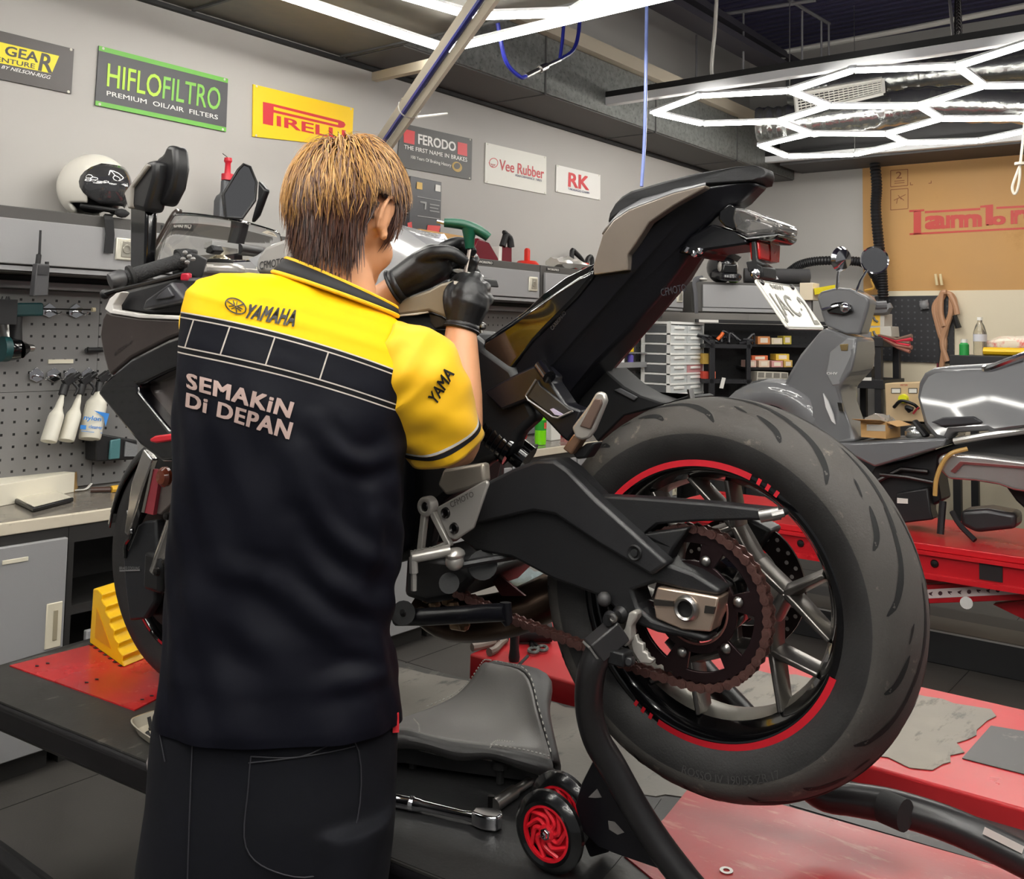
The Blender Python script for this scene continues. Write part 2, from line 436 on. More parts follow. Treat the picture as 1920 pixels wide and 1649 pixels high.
mb.loft([[q + V((0, 0, z)) + V((x, 0, 0)) for x, z in ((-.02, -.022), (.02, -.022), (.02, .022), (-.02, .022))] for q in (A2, B2)])
tag(mb.build('bracket_arm', mat('cream_channel', (196, 186, 166), .5)), 'short cream bracket arm joining the poster wall to the slanted pole', 'bracket')
# blue air hoses
BH = mat('blue_hose', (30, 36, 124), .35); BL = mat('pale_blue_hose', (120, 136, 196), .3)
h = thing('air_hose', 'blue air hose hanging in a loop with a steel coupling', 'hose', atY(1000, 150, 2.9))
f = lambda x, y: atY(x, y, 2.75)
mb = MB(); mb.tube([f(925, -10), f(938, 70), f(950, 118), f(975, 144), f(988, 143)], .010, 8, k=6)
mb.tube([f(1050, 112), f(1076, 92), f(1086, 50), f(1087, -20)], .010, 8, k=6)
mb.tube([f(1050, 112), f(1056, 60), f(1060, -20)], .009, 8, k=6); mb.build('hose', BH, h)
mb = MB(); mb.cyl(f(986, 143), f(1012, 130), .012, 10); mb.cyl(f(1012, 130), f(1024, 124), .018, 10); mb.cyl(f(1024, 124), f(1050, 112), .010, 10); mb.build('coupling', STEEL, h)
mb = MB(); mb.tube([atY(1213, -20, 2.2), atY(1212, 60, 2.2), atY(1209, 250, 2.2), atY(1203, 350, 2.2)], .008, 8, k=5)
tag(mb.build('drop_hose', BL), 'pale blue hose hanging straight down behind the motorcycle seat', 'hose')
mb = MB(); mb.tube([atZ(1344, -10, 3.6), atZ(1340, 60, 3.4), atZ(1334, 125, 3.2), atZ(1337, 150, 3.1)], .012, 8, k=4)
tag(mb.build('ceiling_cable', WP), 'white cable hanging from the ceiling left of the hexagon lights', 'cable')
mb = MB(); a = atZ(1780, -5, 3.9); mb.tube([a, atZ(1788, 75, 3.1)], .010, 8)
tag(mb.build('hanging_rod', WP), 'white rod dropping to the frame of the hexagon lights', 'rod')
# chain
a = atZ(1796, -5, 3.95); b = atZ(1797, 75, 3.1); mb = MB(); L = 26
for i in range(L):
    q = a.lerp(b, (i + .5) / L); r = (a - b).length / L * .62
    pts = [q + (V((1, -1, 0)).normalized() if i % 2 else V((1, 1, 0)).normalized()) * cos(t * pi / 4) * r * .45 + UP * sin(t * pi / 4) * r for t in range(8)]
    mb.tube(pts, .0035, 5, closed=True)
tag(mb.build('lamp_chain', DSTEEL), 'dark steel chain holding the hexagon light frame', 'chain')
# foil duct and grille
f = lambda x, y: onP(x, y, V((7.3, 2.0, 3.2)), V((.97, .25, 0)))
FOIL = mat('silver_foil', (190, 192, 190), .22, .9, bump=1.0, bscale=22)
def flex(pts, r, label):
    path = smooth_path(pts, 14); rad = [r * (1 + .05 * sin(i * 1.9) + .03 * sin(i * .7)) for i in range(len(path))]
    mb = MB(); mb.tube(path, rad, 20)
    return tag(mb.build('foil_duct', FOIL, ang=60), label, 'duct')
flex([f(1420, 235), f(1500, 228), f(1620, 212), f(1760, 195), f(1960, 200)], .13, 'crinkled silver foil duct behind the lower hexagon lights')
flex([f(1440, 180) + V((.4, 0, .1)), f(1640, 155) + V((.4, 0, .1)), f(1760, 140) + V((.4, 0, .1)), f(1980, 118) + V((.4, 0, .1))], .15, 'upper silver foil duct behind the air grille')
g = [f(1512, 187), f(1672, 160), f(1674, 186), f(1516, 224)]
gr = thing('air_grille', 'white slatted air grille between the silver foil ducts', 'vent', g[3])
g = [p + V((-.22, 0, 0)) for p in g]; back = V((.12, 0, 0))
mb = MB()
for i in range(4):
    a, b = g[i], g[(i + 1) % 4]; mb.tube([a, b], .016, 4)
mb.build('grille_frame', WHITE, gr)
mb = MB()
for i in range(1, 7): mb.tube([g[0].lerp(g[3], i / 7), g[1].lerp(g[2], i / 7)], .006, 4)
for i in range(1, 18): mb.tube([g[0].lerp(g[1], i / 18), g[3].lerp(g[2], i / 18)], .004, 4)
mb.build('grille_slats', WHITE, gr)
mb = MB(); mb.prism([p + V((.03, 0, 0)) for p in g], V((.06, 0, 0))); mb.build('grille_box', mat('vent_dark', (40, 40, 42), .8), gr)
# white rope loop
mb = MB(); f = lambda x, y: atX(x, y, 6.6)
mb.tube([f(1922, 225), f(1914, 300), f(1912, 312)], .008, 8, k=4)
mb.tube([f(1912, 312), f(1903, 335), f(1898, 352), f(1902, 364), f(1908, 355), f(1912, 330), f(1912, 312)], .008, 8, k=5)
mb.lathe([(.001, -.008), (.03, -.008), (.03, .008), (.001, .008)], f(1912, 307), UP, 12)
tag(mb.build('rope_loop', mat('white_rope', (222, 214, 198), .7)), 'white rope ending in a loop in front of the cardboard sheet', 'rope')
# ================================================================== motorcycle
C0 = V((1.545, .741, 1.075)); BF = V((-.0433, .99906, 0)); BL_ = V((-.99906, -.0433, 0))
def B(px, py, w=0.0): return onP(px, py, C0 + BL_ * w, BL_)
def wp(r, deg, w=0.0, c=C0):
    a = radians(deg); return c + BF * (-r * cos(a)) + UP * (r * sin(a)) + BL_ * w
bike = thing('motorcycle', 'black and grey sport motorcycle with its rear wheel lifted on a black stand', 'motorcycle', (1.5, 1.44, .62))
def slab(pts, w1, w2, m=0, mb=None):
    mb = mb or MB(); mb.prism([B(x, y, w1) for x, y in pts], BL_ * (w2 - w1), m); return mb
def symslab(pts, mb=None, m=0, mid=0.0):
    """outline points (px, py, w) on the near side, mirrored across the centre plane"""
    mb = mb or MB(); near = [B(x, y, w) for x, y, w in pts]; c = sum(near, V()) / len(near)
    far_ = [p - BL_ * (2 * w) for p, (x, y, w) in zip(near, pts)]
    n = len(near); fs = [tuple(range(n)), tuple(range(n, 2 * n))[::-1]] + [(i, i + n, (i + 1) % n + n, (i + 1) % n) for i in range(n)]
    return mb.add(near + far_, fs, m)
BODY = mat('satin_black_fairing', (17, 17, 23), 0.34, bump=0.02, bscale=500)
BODYG = mat('gloss_black_fairing', (10, 10, 13), 0.10, coat=0.8)
ARM = mat('textured_black_swingarm', (26, 26, 28), 0.5, bump=0.10, bscale=420)
GREYP2 = mat('warm_grey_paint', (128, 118, 108), 0.28, 0.35, coat=0.5)
SILVP = mat('silver_grey_paint', (122, 122, 125), 0.42, 0.1, coat=1.0)
BROWNG = mat('dark_bronze_paint', (66, 58, 56), 0.28, 0.3, coat=0.5)
CLEAR = mat('smoked_clear_plastic', (235, 232, 228), 0.06, trans=0.92)
# ---- rear wheel
TYRE = mat('tyre_rubber', (34, 33, 33), 0.62, bump=0.12, bscale=300, var=0.12, vscale=20)
GROOVE = mat('tread_groove', (6, 6, 7), 0.8)
LETTER = mat('raised_rubber', (48, 46, 46), 0.55)
rw = MB()
RT, WT = .323, .092
tprof = [(.210, .060), (.222, .074), (.245, .086), (.268, WT), (.283, .0885), (.298, .076), (.310, .056), (.318, .034), (.3222, .012), (.323, 0)]
tprof = tprof + [(r, -h) for r, h in tprof[-2::-1]] + [(.200, -.05), (.200, .05)]
rw.lathe(tprof, C0, BL_, 96, 0, closed_prof=True)
DUSTY = 3
for i, f in enumerate(rw.fs):
    if min(((rw.vs[k] - C0) - BL_ * (rw.vs[k] - C0).dot(BL_)).length for k in f) > .2675: rw.ms[i] = DUSTY
def tread(phi, u, lift=.0008, R=RT, W=WT):
    """point on the tread: phi degrees round the wheel, u -1..1 across"""
    tab = [(0, .323), (.13, .3222), (.37, .318), (.61, .310), (.826, .298), (.96, .283)]
    a = abs(u)
    for (u0, r0), (u1, r1) in zip(tab, tab[1:]):
        if a <= u1: break
    r = (r0 + (r1 - r0) * (a - u0) / (u1 - u0)) * R / .323
    return wp(r + lift, phi, u * W)
def groove(mb, pts, w, m=1, fn=tread):
    """pts (phi,u), strip of tapering width w (m)"""
    pth = []
    P = smooth_path([V((a, b, 0)) for a, b in pts], 5)
    n = len(P)
    L = []; R_ = []
    for i, p in enumerate(P):
        q = P[min(i + 1, n - 1)] - P[max(i - 1, 0)]
        dphi, du = q.x * .0056, q.y * .092
        l = sqrt(dphi ** 2 + du ** 2) or 1
        ww = w * (sin(pi * (i + .35) / (n - .3)) ** .6) * .5
        ox, oy = -du / l * ww / .0056, dphi / l * ww / .092
        L.append(fn(p.x + ox, p.y + oy)); R_.append(fn(p.x - ox, p.y - oy))
    mb.add(L + R_, [(i, i + 1, n + i + 1, n + i) for i in range(n - 1)], m)
for k in range(9):
    a = 40 * k + 6
    for sgn in (1, -1):
        o = 0 if sgn > 0 else 20
        groove(rw, [(a + o, .92 * sgn), (a + o + 5, .74 * sgn), (a + o + 14, .50 * sgn), (a + o + 27, .30 * sgn)], .0105)
        groove(rw, [(a + o + 18, .88 * sgn), (a + o + 22, .74 * sgn), (a + o + 29, .60 * sgn)], .0095)
        groove(rw, [(a + o + 20, .34 * sgn), (a + o + 33, .16 * sgn), (a + o + 46, .06 * sgn)], .008)
        groove(rw, [(a + o + 32, .62 * sgn), (a + o + 35, .55 * sgn), (a + o + 37, .50 * sgn)], .005)
# sidewall lettering
def sidetext(mb, s, a0, a1, r0, r1, h, m):
    uv, fs = text_geom(s, .01)
    vs = []
    for u, v, w in uv:
        r = r0 + (r1 - r0) * v
        hh = .0745 + (r - .222) / .023 * .0115 if r < .245 else .086 + (r - .245) / .023 * .006
        vs.append(wp(r, a0 + (a1 - a0) * u, hh + .0008 + w))
    mb.add(vs, fs, m)
sidetext(rw, 'ROSSO IV 190/55 ZR 17', -96, -60, .268, .256, .088, 2)
TREADM = mat('dusty_tread', (66, 63, 60), 0.75, bump=0.12, bscale=300, var=0.10, vscale=14, stain=(112, 105, 94), sscale=30, samt=0.60)
rear = rw.build('rear_tyre', [TYRE, GROOVE, LETTER, TREADM], bike, ang=50)
lab(rear, 'wide black rear tyre with curved tread grooves')
rim = MB()
rp = [(.226, .066), (.226, .073), (.219, .0745), (.212, .073), (.206, .066), (.200, .052), (.192, .034), (.186, .018), (.184, 0)]
rp = rp + [(r, -h) for r, h in rp[-2::-1]] + [(.215, -.05), (.215, .05)]
rim.lathe(rp, C0, BL_, 72, 0, closed_prof=True)
for i, f in enumerate(rim.fs):
    if max(((rim.vs[k] - C0) - BL_ * (rim.vs[k] - C0).dot(BL_)).length for k in f) < .1995: rim.ms[i] = 1
rimo = rim.build('rear_rim', [GBLACK, mat('rim_barrel_reflection', (150, 146, 138), .38, .8)], bike)  # inner barrel coloured pale for the light it reflects
sp = MB()
NOD = {11: (19, -10), -37: (-27, -54), -112: (-97, -125), -165: (-150, -178), 130: (125, 150), 75: (83, 103)}
def bar(mb, a, b, wa, wb, th=.022):
    d = (b - a).normalized(); s = d.cross(BL_).normalized()
    def ring(p, w): return [p + s * w + BL_ * th * .2, p + s * w * .35 + BL_ * th, p - s * w * .35 + BL_ * th, p - s * w + BL_ * th * .2, p - s * w * .8 - BL_ * th, p + s * w * .8 - BL_ * th]
    mb.loft([ring(a, wa), ring(b, wb)])
ks = list(NOD)
for i, k in enumerate(ks):
    n = wp(.119, k, .012)
    for e in NOD[k]: bar(sp, n, wp(.193, e, .022), .012, .009)
    n2 = wp(.119, ks[(i + 1) % len(ks)], .012)
    bar(sp, n, n.lerp(n2, .5) * .88 + (C0 + BL_ * .012) * .12, .011, .013)
    bar(sp, n2, n.lerp(n2, .5) * .88 + (C0 + BL_ * .012) * .12, .011, .013)
    bar(sp, n.lerp(n2, .5) * .88 + (C0 + BL_ * .012) * .12, C0 + (n.lerp(n2, .5) - C0) * .4, .014, .02)
spk = sp.build('spokes', mat('dark_polished_alloy', (128, 124, 120), 0.3, .9), rimo, bevel=.002)
hub = MB(); hub.lathe([(.002, .07), (.04, .07), (.05, .05), (.058, .03), (.058, -.06), (.04, -.08), (.002, -.08)], C0, BL_, 32); hub.build('hub', GBLACK, rimo)
STR = mat('red_rim_tape', (190, 26, 40), .4)
def arcstrip(mb, a0, a1, r0=.2145, r1=.2265, h=.0765, c=C0, m=0):
    n = max(2, int(abs(a1 - a0) / 3)); A = [wp(r0, a0 + (a1 - a0) * i / n, h - .0004, c) for i in range(n + 1)]; D = [wp(r1, a0 + (a1 - a0) * i / n, h - .0012, c) for i in range(n + 1)]
    mb.add(A + D, [(i, i + 1, n + 2 + i, n + 1 + i) for i in range(n)], m)
sm = MB(); arcstrip(sm, 180, 69); [arcstrip(sm, 66 - 4.2 * i, 64.4 - 4.2 * i) for i in range(3)]
arcstrip(sm, -20, -111); [arcstrip(sm, -114 - 4 * i, -115.6 - 4 * i) for i in range(3)]
sm.build('rim_stripe', STR, rimo)
# brake disc on the far side
bd = MB(); dc = C0 - BL_ * .085
bd.lathe([(.072, .0025), (.112, .0025), (.112, -.0025), (.072, -.0025)], dc, BL_, 48, closed_prof=True)
for k in range(5): bar(bd, dc + (wp(.03, 72 * k) - C0), dc + (wp(.075, 72 * k + 20) - C0), .009, .007, .003)
bdo = bd.build('brake_disc', mat('disc_steel', (64, 54, 54), .3, .9), bike)
m = MB()
for k in range(24):
    for r, o in ((.092, 0), (.103, 7)): m.lathe([(.0001, .0032), (.0036, .0032), (.0036, .0028)], wp(r, 15 * k + o, 0, dc), BL_, 8)
m.build('drilled_holes', mat('pale_hole', (168, 160, 158), .5), bdo)
cal = MB(); cal.prism([wp(.07, 60, 0, dc) - BL_ * .03, wp(.118, 58, 0, dc) - BL_ * .03, wp(.125, 92, 0, dc) - BL_ * .03, wp(.08, 100, 0, dc) - BL_ * .03], BL_ * .055)
cal.build('brake_caliper', BLACK, bike, bevel=.006)
# sprocket and chain
SPR = mat('black_sprocket_red_reflection', (44, 30, 32), .32, .6); CHN = mat('bronze_chain', (124, 90, 84), .32, .75)  # black sprocket, with the platform's red reflection mixed into its colour
sc = C0 + BL_ * .108; so = MB(); NT = 43
ring = []
for i in range(NT * 4):
    a = 360 * i / (NT * 4); r = .1195 + .0035 * sin(2 * pi * i / 4 + .8); ring.append(a); 
outer = [wp(.1165 + (.004 if i % 4 in (1, 2) else -.002), 360 * i / (NT * 4), .003, sc) for i in range(NT * 4)]
inner = [wp(.0985, 360 * i / (NT * 4), .003, sc) for i in range(NT * 4)]
def annulus(mb, A, D, vec, m=0):
    n = len(A); A2 = [p + vec for p in A]; D2 = [p + vec for p in D]
    fs = []
    for i in range(n):
        j = (i + 1) % n
        fs += [(i, j, n + j, n + i), (2 * n + i, 3 * n + i, 3 * n + j, 2 * n + j), (i, 2 * n + i, 2 * n + j, j), (n + i, n + j, 3 * n + j, 3 * n + i)]
    mb.add(A + D + A2 + D2, fs, m)
annulus(so, outer, inner, BL_ * -.006)
annulus(so, [wp(.071, 5 * i, .003, sc) for i in range(72)], [wp(.056, 5 * i, .003, sc) for i in range(72)], BL_ * -.006)
for k in range(6):
    a = 75 - 60 * k
    so.prism([wp(.066, a - 11, .003, sc), wp(.102, a - 6 - 8, .003, sc), wp(.102, a + 8, .003, sc), wp(.066, a + 9, .003, sc)], BL_ * -.006)
spro = so.build('rear_sprocket', SPR, bike, bevel=.0008)
for k in range(6): m = MB(); m.lathe([(.0001, .006), (.003, .006), (.0065, .004), (.0085, .0005)], wp(.076, 75 - 60 * k, .004, sc), BL_, 12); m.build('sprocket_bolt', STEEL, spro)
m = MB(); m.lathe([(.0545, .004), (.0565, .005), (.058, .004)], sc, BL_, 48); m.build('hub_ring', mat('pink_anodised', (176, 120, 112), .35, .7), spro)
m = MB(); m.lathe([(.054, -.004), (.05, .008), (.03, .012), (.001, .012)], sc, BL_, 32); m.build('carrier', GBLACK, spro)
def chain(mb, path, pitch=.0159, w=.011):
    P = []; acc = 0; last = path[0]; P.append(last)
    for q in path[1:]:
        while (q - last).length >= pitch:
            last = last + (q - last).normalized() * pitch; P.append(last)
    for i in range(len(P) - 1):
        a, b = P[i], P[i + 1]; d = (b - a).normalized(); n = d.cross(BL_).normalized()
        for s in (1, -1):
            off = BL_ * s * (.0085 if i % 2 else .0062)
            pts = []
            for e, r, sg in ((a, .0075, -1), (b, .0075, 1)):
                for t in range(5):
                    th = (pi / 2 - pi * t / 4)
                    pts.append(e + d * sg * cos(th) * r + n * sg * sin(th) * r)
                pts.append((a + b) / 2 + n * (-.0048 if sg < 0 else -.0048) * (1 if sg > 0 else -1) * 1)
            mb.prism([p + off for p in pts], BL_ * .0018 * s)
        mb.cyl(a - BL_ * .0095, a + BL_ * .0112, .0036, 8)
cp = [wp(.1215, a, 0, sc) for a in [150 - 3 * i for i in range(80)]]
E1 = wp(.1215, -90, 0, sc)
for q in ((1190, 1238), (1120, 1222), (1040, 1190), (960, 1160), (880, 1120), (815, 1090)):
    cp.append(B(q[0], q[1], .108))
# keep the wrap only to the bottom of the sprocket
wrap = [wp(.1215, 150 - 3 * i, 0, sc) for i in range(83)]
tail = [B(x, y, .108) for x, y in ((1195, 1253), (1120, 1222), (1040, 1190), (960, 1160), (880, 1122), (812, 1088))]
wrap = [p for p in wrap if (p - C0).dot(BF) < .055 or p.z > C0.z]
m = MB(); chain(m, wrap + smooth_path([wrap[-1]] + tail, 8)[1:])
m.build('drive_chain', CHN, bike)
# ---- swingarm
sa = slab([(850, 1000), (885, 918), (960, 880), (1005, 863), (1038, 863), (1065, 882), (1112, 932), (1180, 990), (1252, 1058), (1300, 1075), (1352, 1108), (1345, 1119), (1290, 1110), (1228, 1094), (1185, 1108), (1196, 1140), (1222, 1162), (1262, 1174), (1330, 1194), (1322, 1206), (1230, 1187), (1175, 1165), (1130, 1122), (1035, 1087), (960, 1047), (890, 1034)], .148, .092)
swing = sa.build('swingarm', ARM, bike, bevel=.006)
slab([(890, 985), (885, 918), (960, 880), (1005, 863), (1038, 863), (1065, 882), (1112, 932), (1252, 1058), (1220, 1081), (1120, 1021), (1040, 967), (1000, 960)], .162, .13).build('swingarm_cover', mat('satin_dark_cover', (36, 36, 38), .42, bump=.06, bscale=420), swing, bevel=.006)
m = MB(); q = B(1190, 1037, .163); m.lathe([(.0001, .003), (.006, .003), (.006, 0), (.011, .003), (.013, 0)], q, BL_, 16); m.build('cover_bolt', MBLACK, swing)
slab([(1108, 930), (1200, 934), (1340, 945), (1462, 958), (1468, 968), (1450, 978), (1400, 976), (1300, 979), (1232, 984), (1212, 1000), (1290, 990), (1262, 1030), (1250, 1056), (1180, 992)], .135, .10).build('chain_guard', ARM, swing, bevel=.004)
m = MB(); m.cyl(B(1425, 968, .135), B(1462, 962, .128), .010, 12); m.cyl(B(1448, 967, .138), B(1470, 962, .132), .006, 10); m.build('guard_bolt', STEEL, swing)
# far swingarm leg
m = MB(); m.tube([B(1010, 930, -.11), B(1150, 1000, -.11), B(1345, 1105, -.11)], [.035, .032, .025], 12, flat=.6); m.build('far_arm', ARM, swing)
# axle block
AXB = mat('gold_silver_axle_block', (228, 204, 184), .28, .85)
ab = slab([(1232, 1101), (1275, 1108), (1347, 1121), (1341, 1153), (1332, 1186), (1278, 1182), (1229, 1161), (1224, 1127)], .152, .10)
axo = ab.build('axle_block', AXB, bike, bevel=.003)
m = MB(); q = B(1288, 1141, .153); m.lathe([(.0125, .002), (.0125, .008), (.016, .010), (.0195, .006), (.0205, 0)], q, BL_, 28); m.build('axle_collar', STEEL, axo)
m = MB(); m.lathe([(.0001, .0015), (.0125, .0015), (.0125, .004)], q, BL_, 24); m.build('axle_bore', mat('bore_black', (8, 8, 9), .5), axo)
m = MB(); slab([(1226, 1124), (1262, 1128), (1262, 1138), (1226, 1136)], .156, .15, 0, m); m.build('adjuster_bolt', mat('shaded_steel', (96, 92, 88), .3, .9), axo); m = MB(); slab([(1322, 1136), (1341, 1139), (1338, 1152), (1320, 1150)], .155, .15, 0, m); m.build('adjuster_bolt', mat('shaded_steel', (96, 92, 88), .3, .9), axo)
# ---- rider footrest bracket
HG = .215
fb = slab([(818, 952), (908, 901), (914, 904), (914, 910), (886, 992), (854, 1013), (841, 1010), (819, 962)], HG, HG - .008)
fbo = fb.build('heel_guard', ALU, bike, bevel=.003)
m = MB(); m.text('CFMOTO', [B(846, 953, HG + .0012), B(889, 931, HG + .0012), B(886, 921, HG + .0012), B(843, 942, HG + .0012)], bold=.01); m.build('guard_lettering', mat('letter_grey', (94, 90, 86), .5), fbo)
for x, y in ((836, 962), (852, 991)): m = MB(); m.lathe([(.0001, .003), (.004, .003), (.004, .001), (.0085, .004), (.010, 0)], B(x, y, HG), BL_, 14); m.build('guard_bolt', DSTEEL, fbo)
fr = MB(); ce = B(800, 950, HG - .002)
fr.lathe([(.0085, -.012), (.0085, .008), (.0155, .008), (.0175, .004), (.0175, -.012)], ce, BL_, 24)
def flatbar(mb, pts, w, th, lat, k=0):
    P = [B(x, y, lat) for x, y in pts]
    for a, b in zip(P, P[1:]):
        s = (b - a).cross(BL_).normalized() * w / 2
        mb.loft([[q + s + BL_ * th / 2, q - s + BL_ * th / 2, q - s - BL_ * th / 2, q + s - BL_ * th / 2] for q in (a, b)])
flatbar(fr, [(797, 962), (788, 1042)], .011, .012, HG - .004); flatbar(fr, [(812, 962), (844, 1024)], .011, .012, HG - .004); flatbar(fr, [(790, 1040), (846, 1018)], .010, .012, HG - .004)
fro = fr.build('footrest_bracket', ALU, bike, bevel=.002)
m = MB(); m.lathe([(.0001, .006), (.005, .006), (.009, .003), (.009, -.004)], ce, BL_, 16); m.build('bracket_pivot', DSTEEL, fro)
m = MB(); m.cyl(B(773, 1046, HG + .05), B(845, 1032, HG + .01), .010, 12)
for i in range(9): m.box(B(775 + i * 7, 1040 - i * 1.3, HG + .04 - i * .003), (.004, .012, .012))
m.sphere(B(852, 1052, HG), (.017, .017, .017), 12); m.cyl(B(775, 1045, HG + .05), B(776, 1075, HG + .05), .0075, 10); m.cyl(B(776, 1075, HG + .05), B(776, 1108, HG + .05), .005, 10)
m.sphere(B(854, 1040, HG), (.020, .015, .012), 12); m.build('foot_peg', mat('bright_alloy', (190, 186, 180), .28, .6), bike)
m = MB(); m.tube([B(852, 1062, .2), B(905, 1052, .17), B(985, 1040, .1)], .007, 8); m.cyl(B(842, 1094, .2), B(842, 1094, .16), .018, 16); m.cyl(B(905, 1060, .15), B(905, 1060, .11), .026, 18)
m.build('shift_linkage', BLACK, bike)
# ---- passenger peg
PG = .19
pp = slab([(1071, 802), (1078, 822), (1090, 826), (1104, 822), (1115, 806), (1137, 752), (1133, 738), (1124, 734), (1116, 737), (1104, 758)], PG, PG - .010)
ppo = pp.build('passenger_peg', mat('bright_alloy', (190, 186, 180), .28, .6), bike, bevel=.004, seg=3)
slab([(1086, 800), (1106, 806), (1128, 758), (1126, 748), (1114, 748)], PG + .004, PG - .004).build('peg_rubber', mat('brown_rubber_pad', (92, 74, 66), .5), ppo, bevel=.002)
slab([(1054, 842), (1070, 854), (1089, 824), (1076, 812)], PG - .006, PG - .03).build('peg_hinge', mat('bronze_alloy', (168, 132, 108), .3, .8), ppo, bevel=.003)
slab([(1072, 850), (1098, 832), (1116, 830), (1108, 845), (1098, 860), (1080, 862)], PG - .02, PG - .05).build('peg_mount', BLACK, ppo, bevel=.004)
# peg hanger with recessed slot
slab([(905, 735), (960, 705), (990, 690), (1010, 683), (1034, 706), (1032, 716), (1062, 760), (1090, 770), (1080, 805), (1064, 830), (1052, 820), (1026, 792), (985, 752), (940, 770)], .15, .11).build('peg_hanger', BODY, bike, bevel=.008)
slab([(988, 744), (1008, 712), (1012, 722), (1066, 766), (1074, 770), (1046, 783), (1036, 781)], .154, .148).build('hanger_slot', mat('dark_grey_recess', (44, 43, 43), .45), bike, bevel=.002)
m = MB(); P = [B(x, y, .156) for x, y in ((1005, 712), (986, 742), (990, 750), (1036, 782), (1046, 784), (1074, 771))]; m.tube(P, .0018, 6); m.build('slot_edge', mat('worn_edge', (150, 148, 146), .35, .6), bike)
slab([(1031, 768), (1036, 766), (1056, 778), (1050, 780), (1040, 778)], .157, .154).build('hologram_sticker', mat('pale_sticker', (196, 186, 214), .3), bike)
m = MB(); m.cyl(B(1014, 686, .155), B(1030, 708, .17), .012, 12); m.build('hanger_stub', BODYG, bike)
m = MB(); m.cyl(B(1133, 682, -.12), B(1142, 702, -.10), .012, 12); m.build('hanger_stub', BODYG, bike)
slab([(1040, 765), (1075, 730), (1130, 690), (1148, 706), (1170, 725), (1200, 742), (1245, 757), (1292, 741), (1302, 746), (1230, 765), (1170, 780), (1120, 830), (1100, 800)], -.02, -.11).build('rear_hugger', MBLACK, bike, bevel=.01)
slab([(1150, 732), (1162, 728), (1195, 745), (1188, 752)], -.015, -.02).build('hugger_slot', mat('mid_grey_recess', (92, 92, 94), .4), bike, bevel=.002)
m = MB(); m.cyl(B(1298, 752, -.02), B(1294, 730, -.02), .006, 8); m.build('hugger_bolt', STEEL, bike)
# ---- frame and shock
slab([(735, 640), (800, 618), (870, 620), (905, 650), (960, 690), (990, 750), (1006, 784), (968, 818), (960, 850), (905, 872), (885, 905), (840, 930), (815, 950), (800, 1030), (770, 1050), (735, 1060)], .13, .09).build('main_frame', mat('frame_black', (15, 15, 18), .5), bike, bevel=.012)
m = MB()
m.tube([B(912, 800, .10), B(990, 862, .08)], .026, 14)
for i in range(6): t = i / 5; m.lathe([(.026, -.006), (.036, -.004), (.036, .004), (.026, .006)], B(918 + 44 * t, 805 + 35 * t, .10), B(990, 862, .08) - B(912, 800, .10), 18)
m.build('rear_shock', GBLACK, bike)
slab([(735, 640), (800, 618), (850, 625), (850, 800), (800, 1000), (735, 1050)], .085, -.12).build('frame_core', mat('frame_black', (15, 15, 18), .5), bike, bevel=.012)
m = MB(); slab([(819, 910), (830, 880), (905, 868), (908, 905), (880, 918), (835, 930)], .155, .132, 0, m); m.build('engine_case', mat('silver_casting', (176, 168, 156), .35, .4), bike, bevel=.006)
slab([(760, 1040), (860, 1050), (890, 1085), (850, 1125), (800, 1135), (755, 1120)], .12, -.1).build('sprocket_cover', BLACK, bike, bevel=.012)
m = MB(); m.tube([B(745, 1158, .14), B(800, 1157, .14), B(950, 1148, .12)], .016, 12); m.build('side_stand', BODY, bike)
m = MB(); m.tube([B(948, 1130, .12), B(950, 1165, .12), B(952, 1174, .12)], [.012, .013, .006], 10, flat=.6); m.build('stand_foot', BODY, bike)
m = MB(); m.cyl(B(756, 1150, .17), B(757, 1150, .14), .022, 16); m.lathe([(.0001, .004), (.006, .003), (.007, 0)], B(756, 1150, .172), BL_, 10); m.build('stand_pivot', BLACK, bike)
m = MB(); m.tube([B(790, 1120, 0), B(850, 1160, -.02), B(960, 1150, -.06), B(1060, 1105, -.12)], .045, 16, k=5); m.build('exhaust_pipe', mat('bronzed_exhaust', (70, 56, 46), .3, .9), bike)
slab([(905, 1062), (918, 1064), (984, 1118), (940, 1118)], .02, .015).build('heat_shield', mat('dark_red_shield', (92, 48, 48), .3, .7), bike)
m = MB(); [m.sphere(B(x, y, .10), .012, 8) for x, y in ((800, 1120), (815, 1135), (838, 1125), (850, 1138), (790, 1150), (870, 1172))]; m.cyl(B(848, 1172, .05), B(872, 1176, .05), .009, 10); m.build('engine_fittings', mat('bronzed_casting', (140, 116, 90), .35, .8), bike)
# ---- tail
tail_pts = [(872, 668, .10), (905, 640, .11), (960, 604, .12), (985, 585, .12), (1040, 548, .12), (1085, 518, .118), (1113, 512, .118), (1178, 505, .115), (1180, 476, .108), (1216, 424, .10), (1262, 385, .092), (1324, 350, .075), (1405, 338, .035), (1425, 346, .02), (1390, 378, .025), (1345, 402, .03), (1318, 430, .03), (1300, 468, .03), (1275, 505, .03), (1236, 558, .03), (1184, 617, .035), (1120, 682, .04), (1054, 752, .045), (1040, 768, .06), (1004, 720, .118), (960, 706, .118), (900, 738, .118), (872, 740, .11)]
tl = symslab(tail_pts).build('tail_fairing', BODY, bike, bevel=.022, seg=4)
